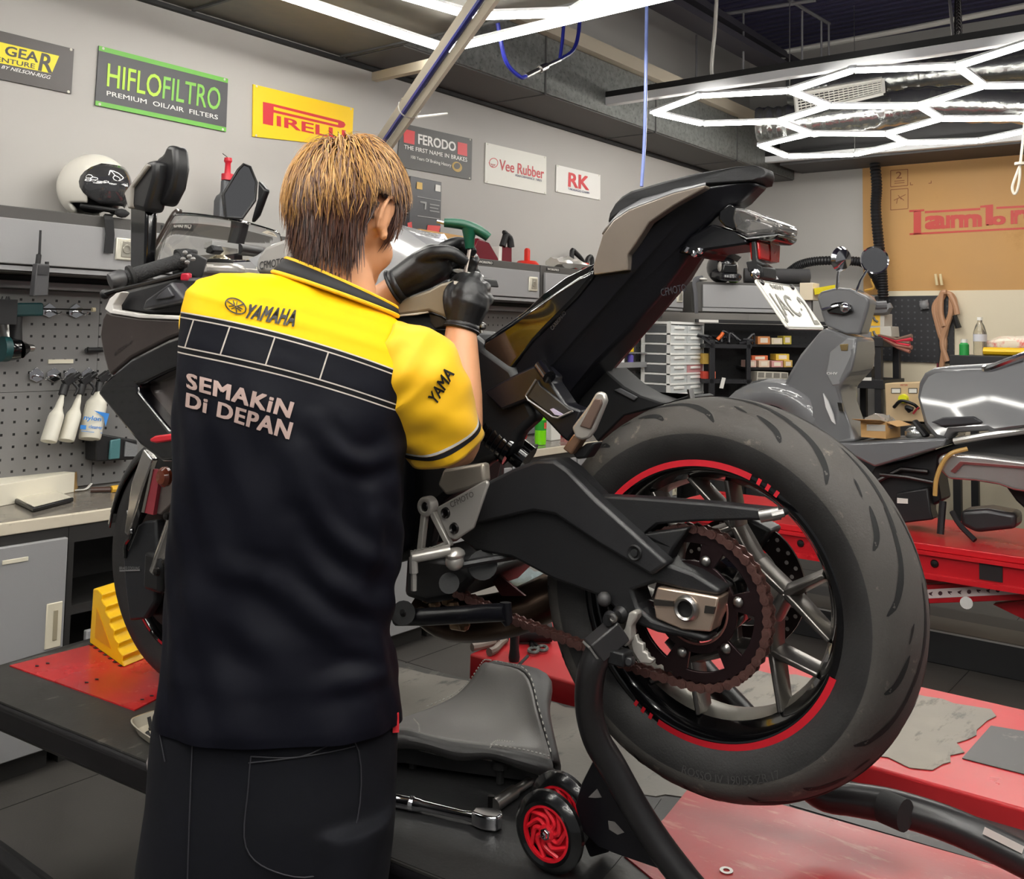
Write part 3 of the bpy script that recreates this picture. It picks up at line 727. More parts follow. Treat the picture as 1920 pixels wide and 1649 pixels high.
# gloss front panel of the tail
slab([(905, 641), (960, 605), (985, 586), (1040, 549), (1085, 519), (1113, 505), (1112, 520), (1080, 560), (1040, 600), (1000, 640), (960, 690), (930, 720), (905, 715)], .125, .11).build('side_panel', BODYG, bike, bevel=.01, seg=3)
symslab([(905, 640, .105), (985, 583, .10), (1020, 548, .085), (1060, 520, .075), (1113, 494, .07), (1118, 500, .07), (1090, 530, .10), (1020, 580, .115)]).build('seat_base_panel', BODYG, bike, bevel=.006)
m = MB(); m.text('CARBON-IO', [B(1036, 620, .124), B(1062, 588, .124), B(1057, 583, .124), B(1031, 615, .124)]); m.build('side_lettering', mat('faint_letter', (52, 52, 58), .4), bike)
m = MB(); m.text('CFMOTO', [B(1240, 556, .112), B(1288, 546, .102), B(1285, 532, .104), B(1238, 542, .113)], bold=.01); m.build('tail_lettering', mat('faint_letter', (52, 52, 58), .4), bike)
# grey cowl: side plate, sloping top
slab([(1113, 516), (1112, 500), (1117, 482), (1130, 440), (1150, 413), (1180, 393), (1262, 362), (1322, 347), (1322, 352), (1262, 386), (1217, 417), (1194, 453), (1176, 478), (1177, 507)], .126, .106).build('seat_cowl', GREYP2, bike, bevel=.006, seg=3)
m = MB(); o = [(1130, 440), (1150, 413), (1180, 393), (1262, 362), (1322, 347)]; i_ = [(1142, 417), (1165, 395), (1206, 372), (1264, 355), (1324, 342)]; wi = [.085, .08, .072, .065, .06]
m.loft([[B(x, y, .122) for x, y in o], [B(x, y, w) for (x, y), w in zip(i_, wi)], [B(x, y + 10, w) for (x, y), w in zip(i_, wi)]], cap=False, closed=False)
m.build('cowl_top', SILVP, bike, solid=.004)
symslab([(1138, 420, .085), (1142, 400, .09), (1152, 382, .09), (1165, 368, .088), (1182, 358, .085), (1240, 341, .078), (1303, 325, .068), (1380, 312, .052), (1415, 310, .04), (1432, 314, .02), (1440, 322, .015), (1436, 332, .02), (1412, 337, .045), (1324, 346, .065), (1206, 376, .075), (1160, 402, .082)]).build('pillion_seat', mat('seat_vinyl', (34, 34, 36), .55, bump=.08, bscale=500), bike, bevel=.010, seg=4)
# tail tidy, lights, plate
UT = mat('undertray_black', (18, 18, 22), .25)
symslab([(1270, 474, .05), (1292, 443, .055), (1334, 420, .05), (1380, 433, .045), (1398, 448, .06), (1400, 458, .06), (1322, 470, .05), (1312, 484, .05)]).build('tail_bracket', UT, bike, bevel=.004)
m = MB()
for x, y in ((1287, 468), (1302, 476), (1313, 471)): m.lathe([(.0001, .004), (.005, .003), (.006, 0)], B(x, y, .051), BL_, 10)
m.build('bracket_bolts', CHROME, bike)
symslab([(1346, 412, .062), (1348, 395, .062), (1368, 383, .06), (1378, 387, .05), (1395, 418, .05), (1376, 432, .055), (1358, 425, .06)]).build('light_shell', GBLACK, bike, bevel=.004)
symslab([(1376, 388, .062), (1392, 391, .06), (1424, 404, .052), (1455, 415, .045), (1462, 424, .045), (1460, 436, .045), (1400, 444, .055), (1378, 432, .062), (1372, 410, .064)]).build('tail_light', CLEAR, bike, bevel=.005)
symslab([(1392, 410, .03), (1428, 416, .03), (1450, 425, .03), (1448, 432, .03), (1400, 438, .03)]).build('light_reflector', CHROME, bike, bevel=.003)
symslab([(1378, 436, .062), (1400, 445, .058), (1460, 438, .046), (1456, 447, .046), (1446, 452, .046), (1392, 450, .058)]).build('light_base', GBLACK, bike, bevel=.003)
RL = mat('red_reflector', (204, 36, 34), .15, coat=.6, trans=.2); RLD = mat('dark_red_reflector', (150, 44, 36), .2, coat=.5)
def rearplate(pts, th): pass
q = [B(1423, 451, .045), B(1463, 462, -.045), B(1461, 493, -.045), B(1427, 486, .045)]
nrm = (q[1] - q[0]).cross(q[3] - q[0]).normalized()
if nrm.dot(CF) > 0: nrm = -nrm
m = MB(); m.prism([p for p in q], -nrm * .018); rf = m.build('rear_reflector', RL, bike, bevel=.003)
m = MB(); a = q[0].lerp(q[1], .48); b = q[3].lerp(q[2], .48); m.prism([a + nrm * .001, q[1].lerp(q[0], .06) + nrm * .001, q[2].lerp(q[3], .06) + nrm * .001, b + nrm * .001], nrm * .001); m.build('reflector_half', RLD, rf)
slab([(1408, 452), (1417, 452), (1420, 488), (1434, 495), (1432, 500), (1406, 496), (1409, 488)], .05, .03).build('reflector_mount', BLACK, bike, bevel=.002)
slab([(1398, 491), (1412, 489), (1430, 500), (1432, 520), (1412, 523), (1402, 508)], .05, -.01).build('plate_bracket', BLACK, bike, bevel=.002)
m = MB(); m.sphere(B(1416, 514, .055), (.009, .009, .009), 10); m.build('plate_pivot', CHROME, bike)
m = MB(); m.prism([B(1424, 494, .02), B(1442, 496, -.02), B(1460, 524, -.02), B(1432, 523, .02)], -nrm * .004); m.build('plate_arm', mat('grey_plate_arm', (150, 150, 152), .4, .5), bike)
PT = [B(1414, 523, .085), B(1489, 536, -.075), B(1547, 618, -.075), B(1478, 617, .085)]  # tl tr br bl
pn = (PT[1] - PT[0]).cross(PT[3] - PT[0]).normalized()
if pn.dot(CF) > 0: pn = -pn
def onplate(u, v, l=.0): 
    return (PT[0] * (1 - u) + PT[1] * u) * (1 - v) + (PT[3] * (1 - u) + PT[2] * u) * v + pn * l
m = MB(); m.prism([onplate(*uv) for uv in ((.04, 0), (.96, 0), (1, .05), (1, .95), (.96, 1), (.04, 1), (0, .95), (0, .05))], -pn * .003)
pl = m.build('number_plate', mat('plate_white', (238, 236, 226), .35), bike, bevel=.001)
PTX = mat('plate_character', (128, 126, 118), .5)
m = MB()
def ptext(s, u0, u1, v0, v1): m.text(s, [onplate(u0, v1, .001), onplate(u1, v1, .001), onplate(u1, v0, .001), onplate(u0, v0, .001)], bold=.015)
ptext('NSW', .30, .62, .07, .17); ptext('JAC', .06, .60, .28, .88); ptext('2', .78, .93, .28, .9); ptext('.', .68, .72, .55, .6)
m.build('plate_lettering', PTX, pl)
m = MB()
for a, b in (((.025, .03), (.975, .03)), ((.975, .03), (.975, .97)), ((.975, .97), (.025, .97)), ((.025, .97), (.025, .03))): m.quadbar(onplate(*a, .001), onplate(*b, .001), .0018, pn)
m.build('plate_border', PTX, pl)
m = MB()
for u in (.12, .88): m.lathe([(.0001, .003), (.005, .002), (.006, 0)], onplate(u, .06, .001), pn, 10)
m.build('plate_screws', DSTEEL, pl)
# ---- front half of the motorcycle
C1 = V((1.492, 2.115, .929))
ft = MB(); fp = [(.205, .048), (.222, .054), (.245, .061), (.268, .0615), (.285, .050), (.296, .028), (.300, 0)]
fp = fp + [(r, -h) for r, h in fp[-2::-1]] + [(.2, -.04), (.2, .04)]
ft.lathe(fp, C1, BL_, 72, 0, closed_prof=True)
lab(ft.build('front_tyre', [TYRE], bike, ang=50), 'narrower black front tyre standing against the yellow chock')
m = MB(); fp2 = [(.224, .05), (.212, .054), (.200, .046), (.188, .02), (.186, 0)]; fp2 = fp2 + [(r, -h) for r, h in fp2[-2::-1]] + [(.21, -.03), (.21, .03)]
m.lathe(fp2, C1, BL_, 64, 0, closed_prof=True); frim = m.build('front_rim', GBLACK, bike)
m = MB()
for k in range(5):
    n = wp(.09, 72 * k + 20, .0, C1); bar(m, C1, n, .016, .014)
    for e in (-14, 14): bar(m, n, wp(.195, 72 * k + 20 + e, 0, C1), .013, .010)
m.build('front_spokes', mat('dark_polished_alloy', (120, 116, 112), .22, .9), frim, bevel=.002)
m = MB(); arcstrip(m, -110, -10, .205, .2125, .0555, C1); arcstrip(m, -180, -120, .205, .2125, .0555, C1); m.build('front_rim_stripe', STR, frim)
m = MB(); fd = C1 + BL_ * .068; m.lathe([(.085, .0025), (.155, .0025), (.155, -.0025), (.085, -.0025)], fd, BL_, 48, closed_prof=True); m.build('front_brake_disc', mat('disc_steel', (64, 54, 54), .3, .9), bike)
m = MB(); m.cyl(C1 - BL_ * .12, C1 + BL_ * .12, .016, 16); m.build('front_axle', DSTEEL, bike)
FK = .112
def fork(s):
    lo = C1 + BL_ * FK * s + UP * -.01; hi = V(B(345, 640, FK)) - BL_ * (FK - FK * s)
    hi = lo + (BF * -.30 + UP * .66)
    m = MB(); mid = lo.lerp(hi, .42); m.cyl(lo, mid, .022, 16); m.build('fork_slider', mat('chrome_fork', (200, 198, 196), .15, .95), bike)
    m = MB(); m.cyl(mid, hi, .027, 18); m.build('fork_tube', mat('dark_fork', (60, 58, 58), .2, .8), bike)
    m = MB(); m.box(lo, (.04, .07, .09)); m.build('axle_clamp', BLACK, bike, bevel=.01)
fork(1); fork(-1)
m = MB(); slab([(268, 842), (285, 862), (262, 930), (240, 1005), (232, 1000), (246, 905)], .125, .105, 0, m); m.build('mudguard_glint', mat('bright_mudguard_reflection', (206, 202, 198), .12, .95), bike, bevel=.004)  # bright strip standing for the reflection along the glossy black mudguard
m = MB(); slab([(288, 880), (300, 884), (287, 966), (270, 962)], .13, .12, 0, m); m.build('fork_graphic', mat('dull_red_graphic', (140, 48, 58), .35), bike)
slab([(283, 880), (287, 880), (270, 962), (265, 961)], .132, .12).build('fork_graphic_edge', STEEL, bike)
m = MB(); c = B(306, 895, .16); m.lathe([(.0001, .010), (.016, .008), (.023, 0), (.023, -.008)], c, BL_, 24); m.build('side_reflector', mat('amber_reflector', (120, 52, 30), .15, coat=.5), bike)
slab([(300, 905), (322, 890), (326, 940), (300, 966), (286, 962)], .12, .10).build('fork_bracket', mat('warm_grey_plastic', (96, 88, 84), .4), bike, bevel=.003)
fd_ = slab([(258, 985), (268, 978), (292, 975), (294, 1060), (290, 1130), (270, 1162), (242, 1165), (234, 1100), (230, 1040), (240, 1030)], .10, .075).build('brake_duct', mat('soft_black', (26, 28, 32), .5), bike, bevel=.006)
m = MB(); m.text('BRAKE COOLING', [B(224, 1069, .103), B(262, 1069, .103), B(262, 1063, .103), B(224, 1063, .103)]); slab([(224, 1070), (262, 1069), (262, 1071), (224, 1072)], .103, .102, 0, m); m.build('duct_lettering', mat('grey_letter', (120, 120, 120), .5), fd_)
m = MB(); m.tube([B(240, 960, .1), B(247, 1000, .12), B(236, 1020, .11), B(236, 1045, .1)], .006, 8, k=4); m.build('brake_line', GBLACK, bike)
m = MB(); [m.lathe([(.0001, .01), (.008, .008), (.010, 0)], B(x, y, .13), BL_, 10) for x, y in ((315, 968), (312, 1055), (296, 1072))]; m.build('fork_bolts', DSTEEL, bike)
m = MB(); fe = [wp(r, a, 0, C1) for r, a in ()]; 
ring = []
for i in range(15):
    a = 70 + 100 * i / 14; r = .310
    ring.append([wp(r - .03, a, .066, C1), wp(r, a, .05, C1), wp(r + .006, a, 0, C1), wp(r, a, -.05, C1), wp(r - .03, a, -.066, C1)])
m.loft(ring, closed=False, cap=False); m.build('front_mudguard', BODYG, bike, solid=.004)
# side fairing
FW = .27
up = slab([(199, 580), (209, 586), (262, 594), (354, 598), (420, 604), (420, 640), (354, 622), (315, 637), (245, 673), (206, 706), (200, 694), (192, 665), (186, 629), (191, 597)], FW, FW - .05).build('side_fairing', BROWNG, bike, bevel=.008, seg=3)
slab([(196, 580), (205, 560), (222, 546), (226, 548), (211, 572), (212, 581), (262, 589), (354, 593), (420, 598), (420, 604), (354, 601), (262, 597), (206, 588)], FW + .004, FW - .02).build('fairing_pinstripe', mat('white_trim', (226, 222, 218), .3), bike, bevel=.002)
m = MB(); m.text('675SR-R', [B(215, 668, FW + .001), B(246, 646, FW + .001), B(249, 637, FW + .001), B(214, 660, FW + .001)], shear=.2); m.build('fairing_lettering', mat('dark_print', (30, 24, 26), .4), up)
slab([(222, 548), (236, 545), (330, 520), (372, 520), (420, 560), (420, 600), (354, 594), (262, 590), (212, 580)], FW - .03, FW - .10).build('cockpit_panel', mat('cockpit_black', (30, 30, 33), .45, bump=.05, bscale=400), bike, bevel=.008)
slab([(265, 582), (272, 562), (320, 528), (346, 560), (340, 566)], FW + .0, FW - .05).build('storage_lid', mat('lid_dark_grey', (58, 58, 62), .45), bike, bevel=.006)
slab([(291, 562), (296, 554), (314, 538), (324, 555), (318, 558)], FW + .006, FW - .0).build('lid_panel', mat('lid_grey', (70, 70, 74), .45), bike, bevel=.002)
scoop = [(182, 738), (190, 722), (206, 706), (245, 673), (315, 637), (354, 624), (420, 632), (420, 700), (354, 684), (320, 696), (267, 721), (256, 722), (258, 735), (318, 808), (354, 800), (420, 800), (420, 870), (330, 866), (303, 866), (262, 836), (220, 785)]
slab(scoop, FW + .02, FW - .06).build('air_scoop', BODYG, bike, bevel=.010, seg=3)
slab([(262, 722), (330, 694), (420, 690), (420, 805), (330, 805), (318, 808)], FW - .012, FW - .06).build('inner_panel', BROWNG, bike, bevel=.004)
slab([(258, 728), (268, 725), (316, 802), (308, 800)], FW - .02, FW - .04).build('scoop_grille', mat('bright_mesh', (150, 150, 150), .35, .8, bump=1, bscale=300), bike)
slab([(279, 823), (290, 817), (330, 812), (420, 806), (420, 824), (330, 826), (292, 832), (281, 830)], FW + .035, FW + .01).build('red_winglet', mat('red_gloss', (196, 30, 44), .2, coat=.6), bike, bevel=.005, seg=3)
slab([(330, 640), (500, 660), (720, 640), (745, 700), (745, 1040), (500, 1100), (380, 1060), (340, 870)], .18, -.18).build('main_fairing', BODY, bike, bevel=.03, seg=3)
# cockpit
GW = .36
m = MB(); a, b = B(236, 521, GW - .03), B(338, 490, .22); d = (b - a).normalized(); m.tube([a, a.lerp(b, .3), a.lerp(b, .9), b], [.0165, .0168, .0168, .022], 18)
gp = m.build('grip', mat('grip_rubber', (34, 34, 36), .7, bump=.8, bscale=260), bike)
m = MB(); m.lathe([(.0001, -.002), (.010, -.002), (.0165, 0), (.0185, .006), (.0185, .028), (.015, .034)], B(206, 528, GW), d, 20); m.build('bar_end', mat('bar_end_grey', (66, 66, 68), .4), gp)
m = MB(); m.lathe([(.016, 0), (.024, .003), (.024, .010), (.016, .014)], B(240, 520, GW - .035), d, 18); m.lathe([(.018, 0), (.027, .003), (.027, .010), (.02, .014)], B(333, 491, .222), d, 18); m.build('grip_flange', RUBBER, gp)
m = MB(); m.tube([B(196, 552, .37), B(215, 546, .365), B(275, 532, .30), B(345, 515, .23)], [.010, .007, .007, .009], 8, flat=.7); m.sphere(B(197, 552, .37), .011, 10); m.build('clutch_lever', BLACK, bike)
m = MB(); m.box(B(356, 500, .19), (.05, .05, .055), Matrix.Rotation(.3, 3, 'Y')); m.box(B(348, 480, .2), (.035, .05, .03)); m.build('switch_cluster', BLACK, bike, bevel=.006)
m = MB()
for x, y in ((347, 474), (355, 481), (343, 486), (351, 492), (362, 486)): m.sphere(B(x, y, .235), (.006, .006, .005), 8)
m.build('switch_buttons', mat('button_grey', (120, 118, 116), .4), bike)
m = MB(); m.box(B(349, 520, .235), (.012, .030, .018)); m.build('kill_switch', mat('kill_switch_red', (178, 36, 56), .35), bike, bevel=.004)
m = MB(); m.tube([B(352, 530, .2), B(365, 548, .17), B(380, 560, .15)], .003, 6, k=4); m.tube([B(348, 530, .2), B(358, 545, .17), B(372, 570, .15)], .003, 6, k=4); m.build('switch_cable', mat('cable_grey', (130, 130, 132), .4), bike)
tc = B(412, 498, .05); m = MB(); m.lathe([(.0001, .004), (.05, .004), (.062, -.004), (.062, -.02), (.05, -.028), (.0001, -.028)], tc, UP, 32)
m.box(tc + BF * .02 - BL_ * .09 + UP * -.012, (.20, .06, .02)); m.box(tc + BL_ * .05 + UP * -.012, (.12, .05, .02)); m.build('top_clamp', mat('bright_alloy', (190, 186, 180), .28, .6), bike, bevel=.004)
m = MB(); m.lathe([(.0001, .030), (.010, .030), (.012, .02), (.026, .012), (.028, 0)], tc + UP * .004, UP, 24); m.build('stem_nut', mat('pale_gold_alloy', (206, 196, 172), .2, .95), bike)
m = MB(); m.lathe([(.029, 0), (.031, .006), (.031, .010), (.026, .013)], tc + UP * .002, UP, 24); m.build('stem_ring', RUBBER, bike)
m = MB(); m.prism([B(382, 466, .1), B(398, 460, .1), B(447, 467, .02), B(447, 475, .02), B(410, 480, .06)], UP * .012); m.build('reservoir_cap', mat('light_alloy', (210, 210, 208), .3, .7), bike, bevel=.003)
slab([(386, 464), (396, 458), (402, 470), (394, 477), (384, 474)], .12, .09).build('reservoir_body', BLACK, bike, bevel=.004)
m = MB(); m.cyl(B(447, 467, -.02), B(505, 476, -.14), .014, 12); m.build('right_handlebar', BLACK, bike)
# mirrors
MW = .26
ml = slab([(243, 505), (272, 505), (275, 392), (270, 380), (243, 380)], MW, MW - .03).build('mirror_stalk', GBLACK, bike, bevel=.006)
h1 = slab([(231, 358), (274, 302), (292, 299), (290, 334), (278, 376), (272, 398), (243, 390), (238, 366)], MW + .02, MW - .03).build('mirror_housing', mat('mirror_black', (24, 24, 26), .35), bike, bevel=.012, seg=3)
slab([(232, 362), (274, 306), (278, 310), (246, 352), (244, 388), (240, 392)], MW + .028, MW + .0).build('mirror_lens', mat('smoke_lens', (150, 146, 140), .15, coat=.5), bike, bevel=.003)
slab([(291, 298), (304, 289), (312, 271), (327, 273), (330, 313), (323, 352), (306, 386), (288, 383), (278, 374), (290, 334)], MW - .01, MW - .05).build('winglet', mat('mirror_black', (24, 24, 26), .35), bike, bevel=.010, seg=3)
RW_ = -.26
slab([(432, 418), (454, 418), (444, 452), (434, 487), (416, 487), (424, 452)], RW_, RW_ - .03).build('mirror_stalk', mat('mirror_black', (24, 24, 26), .35), bike, bevel=.005)
gl = [(419, 364), (447, 318), (457, 308), (469, 313), (481, 342), (478, 376), (454, 410), (424, 408)]
ce = (451, 360); ctr = B(*ce, RW_); pts = [ctr + (B(x, y, RW_) - ctr) * 1.0 for x, y in gl]
pn_ = (CAM - ctr).normalized()
q = [onP(x, y, ctr, (BF * -.9 + BL_ * .45).normalized()) for x, y in gl]; nn = (BF * -.9 + BL_ * .45).normalized()
m = MB(); m.prism(q, -nn * .004); m.build('mirror_glass', mat('mirror_surface', (170, 170, 172), .03, 1.0), bike)
m = MB(); m.tube(q, .004, 8, closed=True); m.build('mirror_rim', BLACK, bike)
m = MB(); q2 = [ctr + (p - ctr) * .75 - nn * .05 for p in q]; m.loft([[p - nn * .004 for p in q], [ctr + (p - ctr) * 1.02 - nn * .025 for p in q], q2]); m.build('mirror_housing', mat('mirror_black', (24, 24, 26), .35), bike)
slab([(483, 338), (498, 356), (480, 404), (469, 418), (476, 392), (482, 372)], RW_ - .03, RW_ - .05).build('winglet', mat('mirror_black', (24, 24, 26), .35), bike, bevel=.006)
# windscreen
top = [(326, 400, .17), (338, 396, .14), (385, 400, .05), (455, 412, -.08), (528, 434, -.19)]
mid = [(296, 452, .20), (318, 446, .15), (375, 446, .05), (445, 452, -.07), (530, 462, -.2)]
bot = [(266, 506, .21), (305, 502, .16), (370, 498, .05), (440, 494, -.07), (530, 490, -.2)]
m = MB(); m.loft([smooth_path([B(*p) for p in r], 4) for r in (top, mid, bot)], closed=False, cap=False); m.build('windscreen', mat('clear_screen', (244, 242, 238), .02, trans=1.0), bike, solid=.003, sub=1)
m = MB(); m.tube([B(266, 506, .215), B(296, 452, .205), B(326, 400, .175), B(338, 396, .145)], .005, 8, k=4); m.build('screen_edge', mat('screen_edge_dark', (70, 62, 58), .15, coat=.5), bike)
# tank
symslab([(478, 512, .10), (480, 486, .12), (500, 458, .12), (560, 436, .105), (690, 412, .06), (762, 433, .05), (818, 452, .03), (846, 486, .03), (846, 530, .06), (800, 560, .12), (730, 580, .14), (520, 545, .14)]).build('fuel_tank', SILVP, bike, bevel=.025, seg=4)
m = MB(); m.text('CFMOTO', [B(486, 506, .142), B(534, 498, .142), B(534, 483, .142), B(487, 491, .142)], bold=.015); slab([(508, 508), (530, 503), (530, 505), (508, 510)], .142, .141, 0, m); m.build('tank_lettering', mat('letter_dark', (52, 52, 54), .4), bike)
slab([(478, 512), (480, 486), (496, 462), (530, 448), (540, 448), (540, 515)], .14, .12).build('tank_pad', mat('pale_grey_tank', (158, 156, 152), .35), bike, bevel=.01)
kn = slab([(731, 578), (759, 559), (804, 543), (826, 531), (849, 526), (862, 540), (846, 548), (839, 572), (837, 599), (826, 593), (804, 584), (782, 588), (750, 592)], .165, .14).build('knee_panel', mat('grey_panel_yellow_reflection', (140, 132, 116), .35, .2), bike, bevel=.006, seg=3)  # grey panel, the beige cast of a yellow reflection put into its colour
m = MB(); m.tube([B(750, 592, .162), B(782, 589, .162), B(803, 585, .16)], .002, 6); m.build('panel_edge', WHITE, bike)
m = MB(); slab([(851, 527), (863, 529), (862, 541), (850, 539)], .17, .165, 0, m); m.build('warning_label', WHITE, bike)
slab([(845, 505), (856, 504), (884, 514), (884, 520), (868, 517), (846, 509)], .10, .06).build('tank_rear_trim', mat('white_trim', (226, 222, 218), .3), bike, bevel=.002)
slab([(838, 510), (868, 517), (886, 521), (890, 536), (845, 530)], .10, .02).build('tank_rear_bracket', MBLACK, bike, bevel=.003)
slab([(803, 586), (826, 593), (838, 601), (836, 612), (815, 618), (806, 605)], .15, .12).build('panel_clip', BLACK, bike, bevel=.003)
m = MB(); m.cyl(B(900, 612, .06), B(902, 625, .06), .004, 8); m.sphere(B(903, 612, .06), (.011, .011, .008), 10); m.build('seat_bolt', STEEL, bike)

slab([(400, 560), (735, 585), (760, 640), (735, 690), (400, 680)], .13, -.13).build('frame_spar', mat('frame_black', (15, 15, 18), .5), bike, bevel=.012)
# ================================================================== lifts, stand, chock
PLZ = .62
PD = V((-.075, .997, 0)).normalized(); PR = V((.997, .075, 0))
MATTE = mat('worn_rubber_mat', (50, 49, 47), .45, bump=.08, bscale=120, var=.15, vscale=5, stain=(106, 102, 96), sscale=7, samt=.60, aniso=(1, 3, 1))
WORN = mat('worn_grey_deck', (110, 106, 99), .4, bump=.06, bscale=100, var=.25, vscale=5, stain=(52, 51, 50), sscale=9, samt=.58, aniso=(1, 2.4, 1))
BLKM = mat('black_rubber_mat', (36, 36, 37), .38, bump=.08, bscale=150, var=.2, vscale=6, stain=(74, 72, 70), sscale=16, samt=.66, aniso=(3, 1, 1))
REDM = mat('worn_red_plate', (166, 46, 48), .33, bump=.06, bscale=60, var=.14, vscale=5, stain=(190, 112, 104), sscale=9, samt=.57, aniso=(5, 1.2, 1))
REDP = mat('glossy_red_plate', (176, 30, 36), .25, bump=.05, bscale=50, var=.12, vscale=6, stain=(206, 92, 84), sscale=7, samt=.60)
LEFT0, RIGHT0 = V((1.145, 2.31, 0)), V((1.925, 1.87, 0))
def pl(px, py, z=PLZ): return atZ(px, py, z)
lift = thing('motorcycle_lift', 'black and red lift platform carrying the motorcycle', 'lift', (1.6, 1.2, 0))
lefty = lambda y: LEFT0 + PD * ((y - LEFT0.y) / PD.y)
righty = lambda y: RIGHT0 + PD * ((y - RIGHT0.y) / PD.y)
fy, ry = 2.62, -.9
A, Bq, Cq, Dq = lefty(fy), righty(fy + .1), righty(ry), lefty(ry)
m = MB(); m.prism([V((p.x, p.y, PLZ - .065)) for p in (A, Bq, righty(.4), V((2.022, ry, 0)), Dq)], UP * .062); m.build('deck_frame', mat('lift_black_paint', (18, 17, 20), .35), lift, bevel=.012, seg=3)
def ragged(pts, amp=.012, step=.03, seed=1):
    rnd = random.Random(seed); out = []; n = len(pts); c = sum(pts, V()) / n
    for i in range(n):
        a, b = pts[i], pts[(i + 1) % n]; k = max(1, int((b - a).length / step))
        for j in range(k):
            q = a.lerp(b, j / k); d = (q - c); d.z = 0
            out.append(q + d.normalized() * rnd.uniform(-amp, amp))
    return out
def deck(name, pts, mt, h=.0, th=.004, label=None):
    mm = MB(); mm.prism([V((p.x, p.y, PLZ - .003 + h)) for p in pts], UP * th); o = mm.build(name, mt, lift); 
    if label: lab(o, label)
    return o
sl = lambda P_, k: P_ + PR * k
deck('deck_mat', [lefty(2.60) + PR * .008, lefty(2.60) + PR * .775, lefty(.4) + PR * .775, V((2.012, ry, 0)), lefty(ry) + PR * .008], MATTE)
deck('black_mat', [lefty(1.6) + PR * .012, atZ(640, 1330, PLZ), atZ(752, 1400, PLZ), atZ(1065, 1470, PLZ), atZ(1240, 1500, PLZ), atZ(1165, 1609, PLZ), lefty(.86) + PR * .012], BLKM, .0012)
deck('worn_patch', ragged([atZ(735, 1252, PLZ), atZ(880, 1281, PLZ), atZ(1040, 1322, PLZ), atZ(1260, 1378, PLZ), atZ(1320, 1450, PLZ), atZ(1290, 1500, PLZ), atZ(1060, 1478, PLZ), atZ(760, 1420, PLZ), atZ(640, 1345, PLZ), atZ(600, 1290, PLZ)]), WORN, .0018)
deck('front_red_plate', [atZ(18, 1251, PLZ), atZ(232, 1196, PLZ), atZ(420, 1250, PLZ), atZ(252, 1335, PLZ)], REDP, .003, .004, 'shiny red plate under the front wheel')
m = MB()
for x, y in ((70, 1249), (90, 1244), (163, 1280), (182, 1274), (267, 1312), (285, 1305)): m.prism([atZ(x - 4, y - 1, PLZ + .0052), atZ(x + 3, y - 1, PLZ + .0052), atZ(x + 3, y + 1, PLZ + .0052), atZ(x - 4, y + 1, PLZ + .0052)], UP * .0003)
m.build('slot', mat('slot_dark', (20, 8, 8), .8), lift)
deck('red_insert', [atZ(1306, 1464, PLZ), atZ(1450, 1509, PLZ), atZ(1875, 1630, PLZ), atZ(1960, 1656, PLZ), atZ(1760, 1960, PLZ), atZ(1300, 1715, PLZ), atZ(1170, 1609, PLZ), atZ(1245, 1540, PLZ)], REDM, .003, .004, 'worn red plate let into the deck under the rear wheel')
m = MB(); q = atZ(1362, 1634, PLZ + .0045); m.lathe([(.0055, 0), (.0055, .0016), (.011, .0016), (.011, 0)], q, UP, 18); m.build('washer', STEEL, lift)
deck('deck_patch', [atZ(1480, 1512, PLZ), atZ(1540, 1490, PLZ), atZ(1700, 1480, PLZ), atZ(1925, 1548, PLZ), atZ(1935, 1640, PLZ), atZ(1875, 1628, PLZ)], mat('dark_worn_mat', (62, 62, 62), .45, var=.2, vscale=5, stain=(120, 116, 110), sscale=8, samt=.6), .0018)
m = MB()
for y0 in (1.9, .1):
    for k in (.12, .68):
        a = lefty(y0) + PR * k; b = lefty(y0 - .8) + PR * k
        m.loft([[V((p.x, p.y, z)) + PR * dx for dx in (-.02, .02) for z in ((zz, zz + .06) if dx < 0 else (zz + .06, zz))] for p, zz in ((a, .06), (b, PLZ - .13))])
m.build('scissor_leg', mat('lift_black_paint', (18, 17, 20), .35), lift)
m = MB(); a, b = lefty(1.4) + PR * .1, lefty(-.8) + PR * .7; m.prism([V((p.x, p.y, .0)) for p in (lefty(1.95) + PR * .08, lefty(1.95) + PR * .72, lefty(-.8) + PR * .72, lefty(-.8) + PR * .08)], UP * .05); m.build('base_frame', mat('lift_black_paint', (18, 17, 20), .35), lift, bevel=.005)
# dark rail at the lower left corner of the frame
m = MB(); a, b = atZ(-40, 1585, .16), atZ(70, 1668, .16); d = (b - a); m.tube([a - d, b + d * .6], .035, 8); 
tag(m.build('floor_rail', BLACK, bevel=.004), 'black rail lying on the floor in front of the lift', 'rail')
# yellow chock
CH = mat('yellow_plastic', (240, 190, 0), .4); CHD = mat('yellow_recess_shade', (214, 150, 0), .5)
ch = thing('wheel_chock', 'yellow stepped wheel chock wedged against the front tyre', 'chock', atZ(230, 1240, PLZ + .004))
cz = PLZ + .0045
q0 = atZ(168, 1206, cz); q1 = atZ(232, 1252, cz); q2 = atZ(262, 1243, cz)
axis = V((.96, .28, 0)).normalized()  # across the wheel
pr = [(0, 0), (.0, .02), (.005, .155), (.03, .16)]
for i in range(6):
    x0_, x1_, y0_, y1_ = .03 + .138 * i / 6, .03 + .138 * (i + 1) / 6, .16 - .15 * i / 6, .16 - .15 * (i + 1) / 6
    pr += [(x0_ + .006, y0_ - .002), (x1_ + .002, y0_ - .006), (x1_ - .002, y1_ + .004)]
pr += [(.175, .0)]
back = V((-.12, -.99, 0)).normalized()
org = V((q0.x, q0.y, cz)); al = (V((q1.x, q1.y, 0)) - V((q0.x, q0.y, 0))); Lc = al.length; al.normalize()
S_ = Lc / .175
ac = V((-al.y, al.x, 0)); 
if ac.x < 0: ac = -ac
ac = axis
